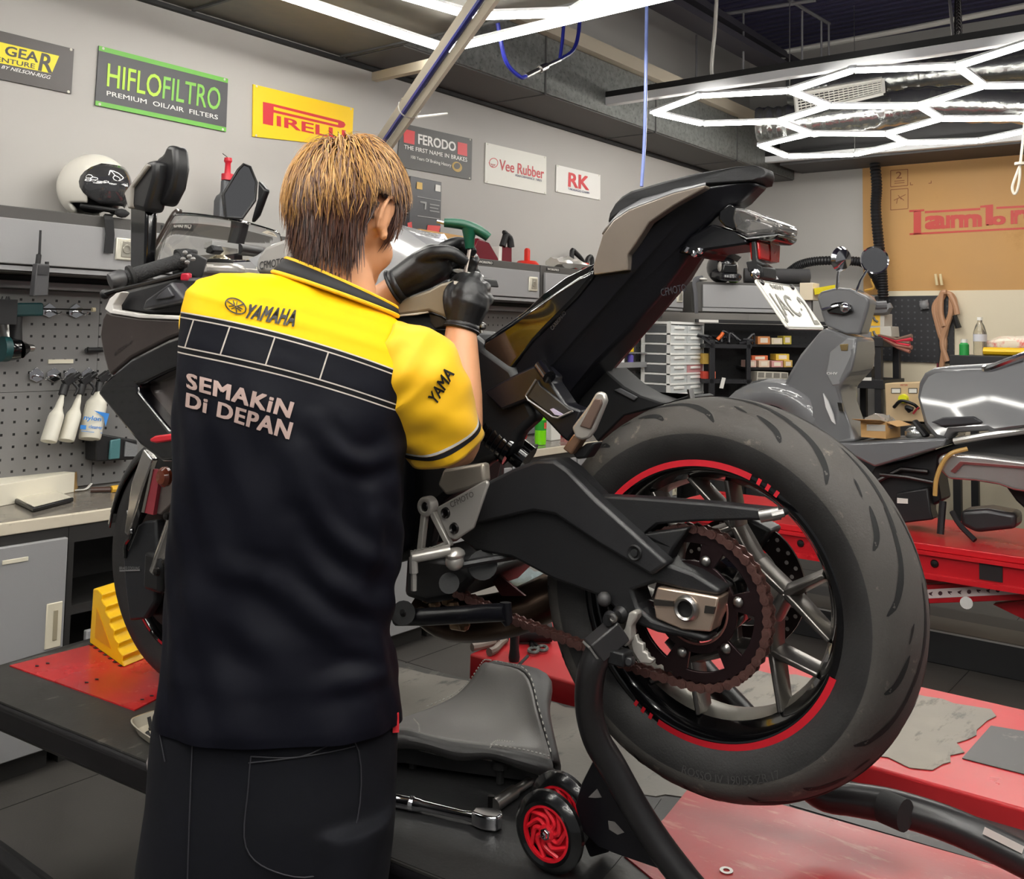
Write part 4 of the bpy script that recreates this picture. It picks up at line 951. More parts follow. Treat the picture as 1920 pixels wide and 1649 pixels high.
m = MB(); m.prism([org + al * (x * S_) + UP * y * .95 for x, y in pr], ac * .14); m.build('chock_body', CH, ch, bevel=.003)
m = MB(); m.prism([org + al * (x * S_) + UP * y * .95 - ac * .0015 for x, y in ((.028, .025), (.03, .11), (.115, .025))], ac * .003); m.build('chock_recess', CHD, ch)  # hollow drawn as a flat patch, its shade put into a darker yellow
m = MB()
for t in range(7): m.box(org + al * (Lc * (t + .5) / 7) - UP * .002, (.012, .012, .006))
m.build('chock_teeth', MBLACK, ch)
# red platform beyond
rl = thing('red_lift', 'worn red lift platform between the motorcycle and the scooter', 'lift', (2.6, .9, 0))
RZ = .66; X0 = 2.08
def rz(px, py): return atZ(px, py, RZ)
RLm = mat('red_lift_paint', (180, 38, 43), .35, var=.08, vscale=4, stain=(112, 50, 46), sscale=9, samt=.60)
p_a = rz(880, 1226); p_b = rz(927, 1208)
nl = V((p_a.x, p_a.y, 0)); ynear = p_a.y; xn = p_a.x
xf = rz(1740, 1290).x
def rp_(x, y): return V((x, y, RZ))
m = MB(); m.prism([rp_(xn, ynear), rp_(xf - .12, ynear + .02), rp_(xf, ynear - .25), rp_(xf, -2.2), rp_(xn, -2.2)], UP * -.075); m.build('red_deck', RLm, rl, bevel=.006)
def rdeck(name, pts, mt, h=.0008):
    mm = MB(); mm.prism([V((p.x, p.y, RZ + h)) for p in pts], UP * .0015); return mm.build(name, mt, rl)
w1 = rz(1290, 1300); rdeck('worn_patch', ragged([rz(1230, 1330), rz(1330, 1290), rz(1420, 1260), rz(1600, 1282), rz(1740, 1306), rz(1860, 1332), rz(1868, 1345), rz(1842, 1372), rz(1812, 1400), rz(1780, 1418), rz(1776, 1440), rz(1700, 1436), rz(1550, 1400), rz(1400, 1372)], .02), mat('bare_worn_metal', (124, 117, 107), .45, .1, bump=.05, bscale=60, var=.25, vscale=7, stain=(66, 61, 56), sscale=8, samt=.56, aniso=(1, 3, 1)))
rdeck('dark_mat', [rz(1858, 1363), rz(1960, 1380), rz(2020, 1400), rz(1960, 1464), rz(1804, 1424)], mat('dark_plate', (74, 73, 72), .45, stain=(130, 126, 120), sscale=14, samt=.62))
m = MB(); m.prism([V((xn + .05, ynear - .3, 0)), V((xf - .05, ynear - .3, 0)), V((xf - .05, -2, 0)), V((xn + .05, -2, 0))], UP * (RZ - .078)); m.build('lift_base', MBLACK, rl)
# paddock stand
STB = mat('stand_black', (30, 29, 30), .32)
ps = thing('paddock_stand', 'black tubular paddock stand on red wheels holding up the rear wheel', 'paddock stand', atZ(1150, 1600, PLZ))
m = MB()
armp = [(1128, 1215, .185), (1110, 1255, .195), (1104, 1320, .19), (1118, 1385, .18), (1150, 1440, .165), (1200, 1530, .15), (1262, 1620, .14), (1330, 1700, .13), (1420, 1780, .12)]
P = [B(*p) for p in armp]; P = [V((p.x, p.y, max(p.z, PLZ + .028))) for p in P]; m.tube(P, .0225, 18, k=5); lab(m.build('stand_arm', STB, ps), 'thick curved near arm of the stand')
m = MB()
far_arm = [(1262, 1190, -.17), (1330, 1270, -.18), (1400, 1345, -.19), (1470, 1425, -.20), (1535, 1488, -.21), (1600, 1500, -.22), (1680, 1515, -.23), (1800, 1555, -.24), (1960, 1632, -.25)]
P = [B(*p) for p in far_arm]
P = [p if p.z > PLZ + .03 else V((p.x, p.y, PLZ + .034)) for p in P]
m.tube(P, [.0225, .0225, .0225, .023, .025, .027, .028, .028, .028], 16, k=5); m.build('stand_arm', STB, ps)
e0 = B(1655, 1512, -.20); m = MB(); m.cyl(e0, e0 + V((-.01, -.04, 0)), .026, 18); m.build('end_cap', RUBBER, ps)
a, b = B(1842, 1555, -.215), B(1916, 1592, -.225); m = MB(); s = (b - a).cross(CF).normalized() * .006
n = -CF * .004; m.add([a + s + n, b + s + n, b - s + n, a - s + n], [(0, 1, 2, 3)]); m.build('white_sticker', WHITE, ps)
g = MB(); slab([(1115, 1420), (1150, 1440), (1215, 1560), (1252, 1628), (1240, 1632), (1165, 1606), (1122, 1590), (1092, 1560), (1078, 1510), (1090, 1470)], .125, .115, 0, g)
lab(g.build('gusset_plate', mat('gusset_black', (16, 15, 20), .4), ps, bevel=.002), 'black plate joining arm and wheels')
m = MB(); slab([(1119, 1480), (1128, 1496), (1116, 1497), (1103, 1496)], .1265, .1255, 0, m); m.build('gusset_opening', mat('gusset_gap', (120, 116, 114), .5), ps); m = MB(); slab([(1140, 1540), (1152, 1542), (1170, 1562), (1158, 1566), (1142, 1556)], .1265, .1255, 0, m); m.build('gusset_opening', mat('gusset_gap', (120, 116, 114), .5), ps)
def stand_wheel(px, py, w, lab_):
    c = B(px, py, w); c.z = PLZ + .064 + .004
    m = MB(); R0 = .064
    m.lathe([(.044, .012), (.050, .014), (.0565, .011), (R0, .004), (R0, -.004), (.0565, -.011), (.050, -.014), (.044, -.012)], c, BL_, 48, closed_prof=True)
    t = lab(m.build('stand_wheel', mat('shiny_black_tyre', (14, 14, 15), .2, coat=.4), ps), lab_)
    m = MB(); m.lathe([(.0445, .011), (.0395, .0115), (.0395, .004), (.0445, .002)], c, BL_, 36, closed_prof=True)
    m.lathe([(.009, .012), (.014, .010), (.016, .0), (.009, -.006)], c, BL_, 20)
    for k in range(9):
        P_ = [wp(.012, 40 * k, .006, c), wp(.024, 40 * k + 18, .006, c), wp(.040, 40 * k + 62, .006, c)]
        m.tube(P_, [.0045, .0045, .0035], 6, k=3)
    m.lathe([(.040, -.002), (.012, -.002)], c, BL_, 30)
    m.build('wheel_hub', mat('red_wheel_hub', (206, 26, 40), .3), t)
    m = MB(); m.lathe([(.0035, .020), (.006, .019), (.007, .014), (.0095, .014), (.0105, .011)], c, BL_, 6); m.lathe([(.0001, .0165), (.004, .0165)], c, BL_, 8); m.build('wheel_nut', CHROME, t)
    return c
c1 = stand_wheel(1030, 1570, .165, 'near red hubbed wheel of the stand'); c2 = stand_wheel(1052, 1520, .095, 'red hubbed wheel behind the near one')
m = MB(); m.cyl(c1 - BL_ * .01, c2 - BL_ * .02, .007, 10); m.build('wheel_axle', DSTEEL, ps)
slab([(1100, 1490), (1150, 1560), (1140, 1600), (1105, 1610), (1085, 1560)], .10, .05).build('wheel_fork', mat('gusset_black', (16, 15, 20), .4), ps, bevel=.004)
# head of the stand
m = MB(); a, b = B(1112, 1222, .20), B(1163, 1178, .165); d = (b - a).normalized(); u = (UP - d * d.dot(UP)).normalized(); s = d.cross(u)
m.loft([[q + u * .018 + s * .018, q + u * .018 - s * .018, q - u * .018 - s * .018, q - u * .018 + s * .018] for q in (a, b)]); m.build('head_tube', mat('stand_satin', (46, 45, 46), .4), ps, bevel=.003)
m = MB(); q = a; m.loft([[q - d * .001 + (u * e + s * f) * .0165 for e, f in ((1, 1), (1, -1), (-1, -1), (-1, 1))], [q - d * .004 + (u * e + s * f) * .0155 for e, f in ((1, 1), (1, -1), (-1, -1), (-1, 1))]]); m.build('tube_cap', mat('cap_grey', (120, 118, 116), .4), ps)
slab([(1153, 1190), (1170, 1182), (1178, 1150), (1186, 1146), (1194, 1150), (1193, 1160), (1182, 1176), (1183, 1200), (1172, 1215), (1162, 1206)], .17, .15).build('lifting_hook', ALU, ps, bevel=.003)
slab([(1182, 1200), (1192, 1190), (1196, 1204), (1206, 1208), (1206, 1222), (1214, 1226), (1216, 1234), (1226, 1238), (1220, 1246), (1200, 1244), (1186, 1222)], .158, .148).build('toothed_plate', ALU, ps, bevel=.002)
m = MB(); m.box(B(1163, 1232, .18), (.03, .03, .022)); [m.cyl(B(1150 + i * 14, 1226 + i * 8, .19), B(1156 + i * 14, 1222 + i * 8, .16), .008, 8) for i in range(3)]; m.build('adjuster', BLACK, ps, bevel=.003)
m = MB(); m.lathe([(.0001, .022), (.009, .022), (.013, .012), (.008, .004), (.008, -.01), (.014, -.018), (.014, -.03)], B(1152, 1158, .17), BL_, 20); m.build('swingarm_spool', BLACK, bike)
m = MB(); m.lathe([(.0001, .002), (.0045, .002), (.0045, .004), (.0075, .003), (.0075, 0)], B(1150, 1159, .192), BL_, 14); m.build('spool_bolt', STEEL, bike)
m = MB(); m.sphere(B(1133, 1124, .155), (.012, .012, .012), 12); m.build('swingarm_plug', mat('plug_grey', (60, 59, 60), .5), bike)
# ================================================================== mechanic
FH = V((.640, .768, 0)); RH = V((.768, -.640, 0))
man = thing('person', 'mechanic seen from behind in a yellow and navy shirt and black gloves', 'person', (1.03, 1.24, 0))
SKIN = mat('skin', (214, 156, 116), .5, bump=.03, bscale=200, var=.05, vscale=9)
NAVY = (7, 8, 19)
def ipl(tab, y):
    for a, b in zip(tab, tab[1:]):
        if a[0] <= y <= b[0]:
            t = (y - a[0]) / (b[0] - a[0]); t2 = t * t * (3 - 2 * t) * .5 + t * .5
            return [p + (q - p) * t2 for p, q in zip(a, b)]
    return list(tab[0] if y < tab[0][0] else tab[-1])
# y, xl, xr, depth, half depth, tilt
TOR = [(543, 510, 712, 1.66, .062, .25), (552, 462, 735, 1.655, .072, .26), (566, 412, 760, 1.65, .085, .27), (588, 375, 782, 1.645, .098, .27), (615, 356, 800, 1.64, .110, .27),
       (650, 348, 802, 1.635, .120, .26), (700, 344, 782, 1.63, .128, .24), (760, 340, 764, 1.62, .132, .20), (830, 335, 757, 1.615, .132, .15), (920, 331, 756, 1.61, .130, .10), (1010, 327, 750, 1.605, .128, .08),
       (1100, 322, 740, 1.60, .128, .06), (1180, 318, 731, 1.595, .130, .05), (1250, 312, 742, 1.59, .136, .04), (1322, 303, 750, 1.585, .142, .04), (1336, 302, 750, 1.585, .142, .04)]
FOLDS = [([(590, 790), (635, 850), (690, 868), (745, 845)], .010, 13), ([(553, 850), (575, 930), (620, 1000), (680, 1040), (745, 1062)], .011, 15), ([(555, 990), (600, 1075), (675, 1128), (735, 1140)], .010, 15),
         ([(420, 1060), (520, 1100), (620, 1180), (725, 1205)], .008, 17), ([(690, 930), (702, 1010), (690, 1090)], .009, 12), ([(350, 1120), (450, 1180), (560, 1260)], .005, 22), ([(600, 1290), (680, 1270), (745, 1240)], .008, 15),
         ([(566, 528), (580, 560), (560, 600)], .006, 9), ([(520, 530), (480, 560), (420, 570)], .005, 14), ([(720, 960), (742, 985), (752, 1030)], .006, 10), ([(640, 1215), (690, 1225), (735, 1215)], .007, 12)]
FOLDS = [([(p.x, p.y) for p in smooth_path([V((x, y, 0)) for x, y in P], 3)], am * .62, w * 1.35) for P, am, w in FOLDS]
FBOX = [(min(p[0] for p in P) - 3 * w, max(p[0] for p in P) + 3 * w, min(p[1] for p in P) - 3 * w, max(p[1] for p in P) + 3 * w) for P, am, w in FOLDS]
def foldamt(x, y):
    s = 0
    for (P, am, w), (x0, x1, y0, y1) in zip(FOLDS, FBOX):
        if not (x0 < x < x1 and y0 < y < y1): continue
        best = 1e9; bt = 0; n = len(P) - 1
        for i in range(n):
            ax, ay = P[i]; bx, by = P[i + 1]; dx, dy = bx - ax, by - ay
            t = ((x - ax) * dx + (y - ay) * dy) / (dx * dx + dy * dy + 1e-9); t = 0 if t < 0 else 1 if t > 1 else t
            d = math.hypot(x - ax - dx * t, y - ay - dy * t)
            if d < best: best = d; bt = (i + t) / n
        e = sin(pi * (.12 + .76 * bt)); k = best / w
        s += am * e * (math.exp(-k * k) - .45 * math.exp(-((k - 1.7) / .8) ** 2))
    return s
def torso_ring(y, shrink=0.0, n=150, folds=True):
    _, xl, xr, D, b, tilt = ipl(TOR, y); c = atD((xl + xr) / 2, y, D); a = (xr - xl) / 2 * D / FPX - shrink; b = b - shrink; ring = []
    for j in range(n):
        f = 2 * pi * j / n; e = .80
        cx = math.copysign(abs(cos(f)) ** e, cos(f)); sy = math.copysign(abs(sin(f)) ** e, sin(f))
        p = c + RH * (a * cx) + FH * (b * sy) - UP * (tilt * a * cx)
        if folds:
            nn = (RH * cx * b + FH * sy * a).normalized()
            if sy < .35:
                x_, y_ = pix(p); p = p + nn * foldamt(x_, y_)
            p = p + nn * (.0022 * sin(7 * f + y * .021) + .0016 * sin(13 * f - y * .034)) * min(1, max(0, (y - 600) / 200))
        ring.append(p)
    return ring
ys = [543 + (1336 - 543) * (i / 130) ** 1.12 for i in range(131)]
sh = MB(); sh.loft([torso_ring(y) for y in ys], cap=False)
# shirt colouring: height down the back (mm) and distance across
def bandmat(name):
    m = bpy.data.materials.new(name); m.use_nodes = True; nt = m.node_tree; b = nt.nodes['Principled BSDF']; L = nt.links.new
    b.inputs['Roughness'].default_value = .62; b.inputs['Specular IOR Level'].default_value = .18
    at = nt.nodes.new('ShaderNodeAttribute'); at.attribute_name = 'print_coord'
    sx = nt.nodes.new('ShaderNodeSeparateXYZ'); L(at.outputs['Vector'], sx.inputs[0])
    cr = nt.nodes.new('ShaderNodeValToRGB'); cr.color_ramp.interpolation = 'CONSTANT'; e = cr.color_ramp.elements
    Y, N, W, K = lin((246, 190, 0)), lin(NAVY), lin((196, 186, 176)), lin((10, 10, 14))
    stops = [(v + 20) / 128 for v in (-20, 0, 2.4, 9.5, 12, 64, 66.5, 75, 77.5)]; stops = list(zip(stops, (Y, W, K, W, N, W, K, W, N)))
    e[0].position = 0; e[0].color = Y; e[1].position = stops[1][0]; e[1].color = stops[1][1]
    for p, c in stops[2:]:
        q = e.new(p); q.color = c
    mr = nt.nodes.new('ShaderNodeMapRange'); mr.inputs[1].default_value = -20; mr.inputs[2].default_value = 108; L(sx.outputs['Y'], mr.inputs[0]); L(mr.outputs[0], cr.inputs[0])
    # upright check lines
    chk = None
    def math_(op, a, bv):
        n = nt.nodes.new('ShaderNodeMath'); n.operation = op
        if hasattr(a, 'links'): L(a, n.inputs[0])
        else: n.inputs[0].default_value = a
        if hasattr(bv, 'links'): L(bv, n.inputs[1])
        else: n.inputs[1].default_value = bv
        return n.outputs[0]
    for s in (360, 427, 508, 605):
        d = math_('ABSOLUTE', math_('SUBTRACT', sx.outputs['X'], s), 0)
        k = math_('LESS_THAN', d, 1.3); chk = k if chk is None else math_('MAXIMUM', chk, k)
    inb = math_('MULTIPLY', math_('GREATER_THAN', sx.outputs['Y'], 12), math_('LESS_THAN', sx.outputs['Y'], 65))
    back = math_('LESS_THAN', sx.outputs['Z'], 0.2)
    fac = math_('MULTIPLY', math_('MULTIPLY', chk, inb), back)
    mx = nt.nodes.new('ShaderNodeMix'); mx.data_type = 'RGBA'; L(fac, mx.inputs[0]); L(cr.outputs[0], mx.inputs[6]); mx.inputs[7].default_value = W
    L(mx.outputs[2], b.inputs['Base Color'])
    tc = nt.nodes.new('ShaderNodeTexCoord'); n = nt.nodes.new('ShaderNodeTexNoise'); n.inputs['Scale'].default_value = 14; n.inputs['Detail'].default_value = 3; L(tc.outputs['Object'], n.inputs['Vector'])
    bp = nt.nodes.new('ShaderNodeBump'); bp.inputs['Strength'].default_value = .25; bp.inputs['Distance'].default_value = .01; L(n.outputs['Fac'], bp.inputs['Height']); L(bp.outputs[0], b.inputs['Normal'])
    return m
SHIRT = bandmat('team_shirt_cloth')
shirt = sh.build('shirt', SHIRT, man, weld=False)
def printcoord(o):
    me = o.data; at = me.attributes.new('print_coord', 'FLOAT_VECTOR', 'POINT'); c0 = atD(545, 700, 1.63)
    for i, v in enumerate(me.vertices):
        p = v.co; d = p - c0; lat = d.dot(RH) * FPX / 1.55; h = -d.z * FPX / 1.55
        x = 545 + lat
        line = 589 + .2 * (x - 356) + .00029 * max(0, x - 356) ** 2 - 700 + 20 * (730 - x) / 380
        # fold the surface depth into the height so the band runs level round the body
        v_ = h - line + 22
        at.data[i].vector = (x + .27 * (v_ - 36), v_, d.dot(FH))
printcoord(shirt)
tree = BVHTree.FromPolygons([v.co[:] for v in shirt.data.vertices], [tuple(p.vertices) for p in shirt.data.polygons])
def hit(px, py, lift=.0025, t=None):
    r = (t or tree).ray_cast(CAM, ray(px, py).normalized())
    if r[0] is None: return atD(px, py, 1.5)
    n = r[1]
    if n.dot(CF) > 0: n = -n
    return r[0] + n * lift
def printed(mb, txt, quad, bold=.02, shear=0.0, spacing=1.0, t=None, m=0, lift=.0025):
    uv, fs = text_geom(txt, bold, shear, spacing); A, B_, C_, D_ = [V((x, y, 0)) for x, y in quad]
    vs = []
    for u, v, w in uv:
        q = (A * (1 - u) + B_ * u) * (1 - v) + (D_ * (1 - u) + C_ * u) * v
        vs.append(hit(q.x, q.y, lift + w, t))
    mb.add(vs, fs, m)
TXT = mat('silver_print', (186, 160, 152), .4); TXK = mat('black_print', (16, 15, 14), .5)
m = MB(); printed(m, 'SEMAKiN', [(352, 728), (543, 785), (552, 755), (352, 699)], .05, 0, 1.1); printed(m, 'Di DEPAN', [(350, 763), (542, 825), (550, 793), (352, 736)], .05, 0, 1.1); m.build('back_slogan', TXT, man)
m = MB(); printed(m, 'YAMAHA', [(455, 597), (551, 614), (562, 584), (468, 572)], .055, .0, 1.05)
def plog(mb, pts, w, closed=False):
    P = [V((x, y, 0)) for x, y in pts]; n = len(P); L_, R_ = [], []
    for i in range(n):
        a = P[(i - 1) % n if closed else max(i - 1, 0)]; b = P[(i + 1) % n if closed else min(i + 1, n - 1)]
        d = (b - a).normalized(); s = V((-d.y, d.x, 0)) * w / 2
        L_.append(hit(P[i].x + s.x, P[i].y + s.y)); R_.append(hit(P[i].x - s.x, P[i].y - s.y))
    k = n if closed else n - 1
    mb.add(L_ + R_, [(i, (i + 1) % n, n + (i + 1) % n, n + i) for i in range(k)])
cx, cy = 442.5, 575.5
el = lambda r, a: (cx + r * 18.6 * cos(a) + r * 2 * sin(a), cy + r * 13.6 * sin(a) + r * 4.0 * cos(a))
plog(m, [el(1, 2 * pi * i / 36) for i in range(36)], 2.4, True)
for k in range(3):
    a = pi / 2 + k * 2 * pi / 3
    plog(m, [el(.93, a), el(0, 0)], 2.0); o = .22
    for s in (-1, 1): plog(m, [el(.70, a + pi + s * .28), el(.18, a + pi + s * .6)], 1.8)
m.build('shirt_logo', TXK, man)
# collar
def ringpts(cx_, cy_, hw, D, dd, tilt, n=40):
    c = atD(cx_, cy_, D); a = hw * D / FPX
    return [c + RH * (a * cos(2 * pi * i / n)) + FH * (dd * sin(2 * pi * i / n)) - UP * (tilt * a * cos(2 * pi * i / n)) for i in range(n)]
CK = mat('collar_black', (18, 18, 22), .7); CY = mat('collar_yellow', (240, 190, 20), .6)
lo, hi = ringpts(630, 552, 117, 1.66, .078, .33), ringpts(641, 532, 104, 1.668, .070, .42)
m = MB(); m.loft([lo, [a.lerp(b, .5) * 1.0 for a, b in zip(lo, hi)], hi], cap=False); cl = m.build('collar', CK, man, solid=.004, weld=False)
m = MB(); m.tube(lo, .0035, 8, closed=True); m.tube(hi, .0035, 8, closed=True); m.build('collar_piping', CY, cl)
# sleeves
SLV = mat('yellow_cloth', (246, 190, 0), .62, bump=.25, bscale=14, sheen=.15)
def sleeve(path, name='sleeve', flat=1.0):
    mb = MB(); P = smooth_path([atD(x, y, d) for x, y, d, r in path], 8); Rr = lerp_list([r for *_, r in path], 8)
    n = 48; rings = []; L_ = len(P); a = None
    for i, p in enumerate(P):
        d = (P[min(i + 1, L_ - 1)] - P[max(i - 1, 0)]).normalized()
        if a is None: a, b, _ = frame_of(d)
        else: a = (a - d * a.dot(d)).normalized(); b = a.cross(d).normalized()
        t = i / (L_ - 1)
        rings.append([p + (a * cos(f) + b * sin(f)) * (Rr[i] + .0032 * sin(3 * f + 9 * t) * (1 - .5 * t) + .0022 * sin(5 * f - 16 * t) + (.002 * sin(11 * t * pi) * (1 - t))) for f in [2 * pi * j / n for j in range(n)]])
    mb.loft(rings, cap=False); o = mb.build(name, SLV, man, solid=.003, weld=False)
    def strip(t0, t1, mt, nm, lift=.0022):
        i0 = int(t0 * (L_ - 1)); i1 = max(i0 + 1, int(t1 * (L_ - 1)))
        mm = MB()
        def rr(t):
            k = t * (L_ - 1); i = int(k); i = min(i, L_ - 2); f = k - i
            c = P[i].lerp(P[i + 1], f); out = []
            for q0, q1 in zip(rings[i], rings[i + 1]):
                q = q0.lerp(q1, f); out.append(q + (q - c).normalized() * lift)
            return out
        mm.loft([rr(t0), rr(t1)], cap=False); mm.build(nm, mt, o, weld=False)
    strip(.855, .875, WHITE, 'cuff_stripe'); strip(.878, .915, CK, 'cuff_band')
    return o, [q for r in rings for q in r], rings
SR = [(700, 655, 1.63, .055), (738, 682, 1.64, .078), (772, 712, 1.65, .086), (798, 755, 1.66, .080), (820, 797, 1.672, .072), (838, 838, 1.685, .066)]
so_, _, srings = sleeve(SR)
SL_ = [(415, 612, 1.65, .078), (450, 632, 1.71, .082), (500, 660, 1.79, .078), (540, 678, 1.86, .070)]
sleeve(SL_)
st_ = BVHTree.FromPolygons([v.co[:] for v in so_.data.vertices], [tuple(p.vertices) for p in so_.data.polygons])
m = MB(); printed(m, 'YAMA', [(816, 762), (850, 702), (834, 686), (800, 744)], .03, 0, 1, st_, lift=.003); m.build('sleeve_lettering', TXK, so_)
# body: one continuous surface
bd_ = MB()
for yy in ([550, 580, 620, 680, 760, 850, 950, 1050, 1150, 1250, 1320],): bd_.loft([torso_ring(y, .018, 32, False) for y in yy])
HC = atD(653, 404, 1.70)
g_ = (FH * cos(radians(36)) + RH * sin(radians(36))).normalized()
HF = (g_ * cos(radians(16)) - UP * sin(radians(16))).normalized(); HU = (UP * cos(radians(16)) + g_ * sin(radians(16))).normalized(); HR = HF.cross(HU).normalized()
HM = Matrix((HR, HF, HU)).transposed()
def hp(x, y, z): return HC + HR * x + HF * y + HU * z
bd_.sphere(hp(0, -.004, .012), (.079, .099, .104), 28, rot=HM)
bd_.sphere(hp(0, .030, -.045), (.064, .066, .075), 24, rot=HM)
bd_.sphere(hp(0, .052, -.088), (.042, .042, .034), 20, rot=HM)
bd_.sphere(hp(.036, .046, -.050), (.030, .040, .034), 16, rot=HM); bd_.sphere(hp(-.036, .046, -.050), (.030, .040, .034), 16, rot=HM)
bd_.tube([hp(0, .088, .002), hp(0, .104, -.022), hp(0, .112, -.040)], [.010, .012, .015], 12); bd_.sphere(hp(.012, .100, -.042), (.010, .012, .008), 10, rot=HM); bd_.sphere(hp(-.012, .100, -.042), (.010, .012, .008), 10, rot=HM)
bd_.sphere(hp(0, .092, -.068), (.024, .012, .006), 14, rot=HM); bd_.sphere(hp(0, .090, -.078), (.022, .012, .007), 14, rot=HM)
bd_.sphere(hp(.032, .080, .012), (.026, .014, .010), 12, rot=HM); bd_.sphere(hp(-.032, .080, .012), (.026, .014, .010), 12, rot=HM)
bd_.tube([atD(632, 600, 1.655), atD(645, 545, 1.665), hp(.0, -.022, -.085), hp(0, -.01, -.04)], [.064, .054, .051, .052], 22, k=4)
def limb(path, n=18): bd_.tube([atD(x, y, d) for x, y, d, r in path], [r for *_, r in path], n, k=5)
limb([(715, 680, 1.64, .045), (770, 712, 1.65, .050), (815, 775, 1.67, .047), (848, 836, 1.695, .043), (858, 800, 1.71, .044), (860, 740, 1.735, .042), (863, 670, 1.765, .034), (865, 610, 1.79, .027), (870, 585, 1.795, .028)])
limb([(430, 620, 1.67, .055), (500, 660, 1.79, .053), (570, 690, 1.90, .046), (605, 688, 1.93, .043), (650, 640, 1.92, .044), (695, 590, 1.91, .040), (745, 540, 1.89, .028), (770, 520, 1.887, .028)])
# hands inside the gloves
def glove_geo(mb, s, left):
    f = lambda P, r, n=12: mb.tube([atD(*p) for p in P], r, n, k=4)
    if left:
        f([(738, 538, 1.89), (760, 525, 1.888), (790, 508, 1.885), (820, 492, 1.885), (836, 484, 1.89)], [.029 * s, .031 * s, .036 * s, .036 * s, .026 * s], 18)
        mb.sphere(atD(812, 494, 1.885), (.036 * s, .030 * s, .036 * s), 16)
        F = [[(830, 466, 1.878), (850, 457, 1.888), (868, 456, 1.895), (880, 466, 1.885), (887, 474, 1.872)], [(834, 482, 1.895), (858, 471, 1.915), (880, 478, 1.915), (889, 488, 1.895), (886, 494, 1.878)],
             [(834, 500, 1.91), (858, 492, 1.93), (880, 495, 1.925), (888, 503, 1.905), (884, 508, 1.885)], [(828, 516, 1.92), (854, 512, 1.935), (876, 512, 1.925), (892, 512, 1.905), (893, 514, 1.895)]]
        R_ = [.0108, .0108, .0102, .0095]
        T = [(788, 488, 1.868), (812, 476, 1.852), (842, 474, 1.848), (860, 483, 1.852), (873, 493, 1.860)]
    else:
        f([(866, 615, 1.788), (870, 596, 1.792), (878, 570, 1.797), (886, 548, 1.80)], [.028 * s, .032 * s, .038 * s, .032 * s], 18)
        mb.sphere(atD(882, 562, 1.797), (.038 * s, .030 * s, .040 * s), 16)
        F = [[(872, 534, 1.80), (872, 524, 1.82), (862, 524, 1.845), (852, 534, 1.85), (851, 546, 1.835)], [(888, 530, 1.80), (892, 522, 1.825), (880, 528, 1.855), (866, 542, 1.855), (862, 550, 1.84)],
             [(902, 544, 1.80), (908, 540, 1.825), (894, 548, 1.855), (876, 560, 1.855), (868, 566, 1.84)], [(910, 564, 1.798), (914, 562, 1.82), (900, 570, 1.845), (882, 580, 1.845), (874, 584, 1.832)]]
        R_ = [.0118, .0118, .0112, .0104]
        T = [(852, 590, 1.785), (846, 570, 1.785), (844, 554, 1.795), (850, 541, 1.808), (858, 536, 1.818)]
    for P, r in zip(F, R_): f(P, [r * 1.12 * s, r * 1.1 * s, r * s, r * .95 * s, r * .78 * s])
    f(T, [.016 * s, .0145 * s, .0128 * s, .0122 * s, .0095 * s])
glove_geo(bd_, .90, True); glove_geo(bd_, .90, False)
# legs under the trousers
for P in ([(400, 1310, 1.585, .085), (395, 1500, 1.58, .085), (390, 1700, 1.57, .07), (392, 1960, 1.56, .055), (398, 2240, 1.56, .045)], [(640, 1310, 1.585, .085), (625, 1500, 1.575, .085), (612, 1700, 1.56, .07), (606, 1960, 1.55, .055), (600, 2240, 1.55, .045)]):
    limb(P)
# ear
ec = hp(.082, -.014, -.012)
bd_.sphere(ec, (.007, .020, .030), 16, rot=HM @ Matrix.Rotation(-.35, 3, 'X')); bd_.sphere(hp(.082, -.006, -.040), (.007, .010, .012), 10, rot=HM)
ep = [hp(.080 + .012 * sin(t * pi), -.012 + .022 * cos(t * pi * 1.25 + .2), -.008 + .033 * sin(t * pi * 1.25 + .2)) for t in [i / 12 for i in range(13)]]
bd_.tube(ep, .0045, 8)
body = bd_.build('body', SKIN, man, remesh=.0045, smoothit=4)
m = MB(); [m.sphere(hp(s * .032, .086, -.004), (.013, .008, .006), 12, rot=HM) for s in (1, -1)]; m.build('eyes', mat('eye_white', (236, 232, 226), .2), man)
NIT = mat('black_nitrile', (24, 24, 26), .42, bump=.35, bscale=45)
for left in (True, False):
    m = MB(); glove_geo(m, 1.06, left)
    gl_ = m.build('glove', NIT, man, remesh=.0028, smoothit=3)
    lab(gl_, 'black glove round the green handle' if left else 'black glove gripping the shaft of the key')
    m = MB(); c = [(752, 532, 1.889), (739, 539, 1.8905)] if left else [(868, 606, 1.79), (865, 618, 1.787)]
    P = [atD(*c[0]), atD(*c[1])]; r0 = .0325 if left else .030
    m.tube([P[0], P[0].lerp(P[1], .5), P[1]], [r0, r0 * 1.02, r0 * 1.04], 24, cap=False)
    d = (P[1] - P[0]).normalized(); a, b, _ = frame_of(d); m.tube([P[1] + (a * cos(2 * pi * i / 24) + b * sin(2 * pi * i / 24)) * r0 * 1.04 for i in range(24)], .0022, 6, closed=True)
    m.build('glove_cuff', NIT, gl_, solid=.002)
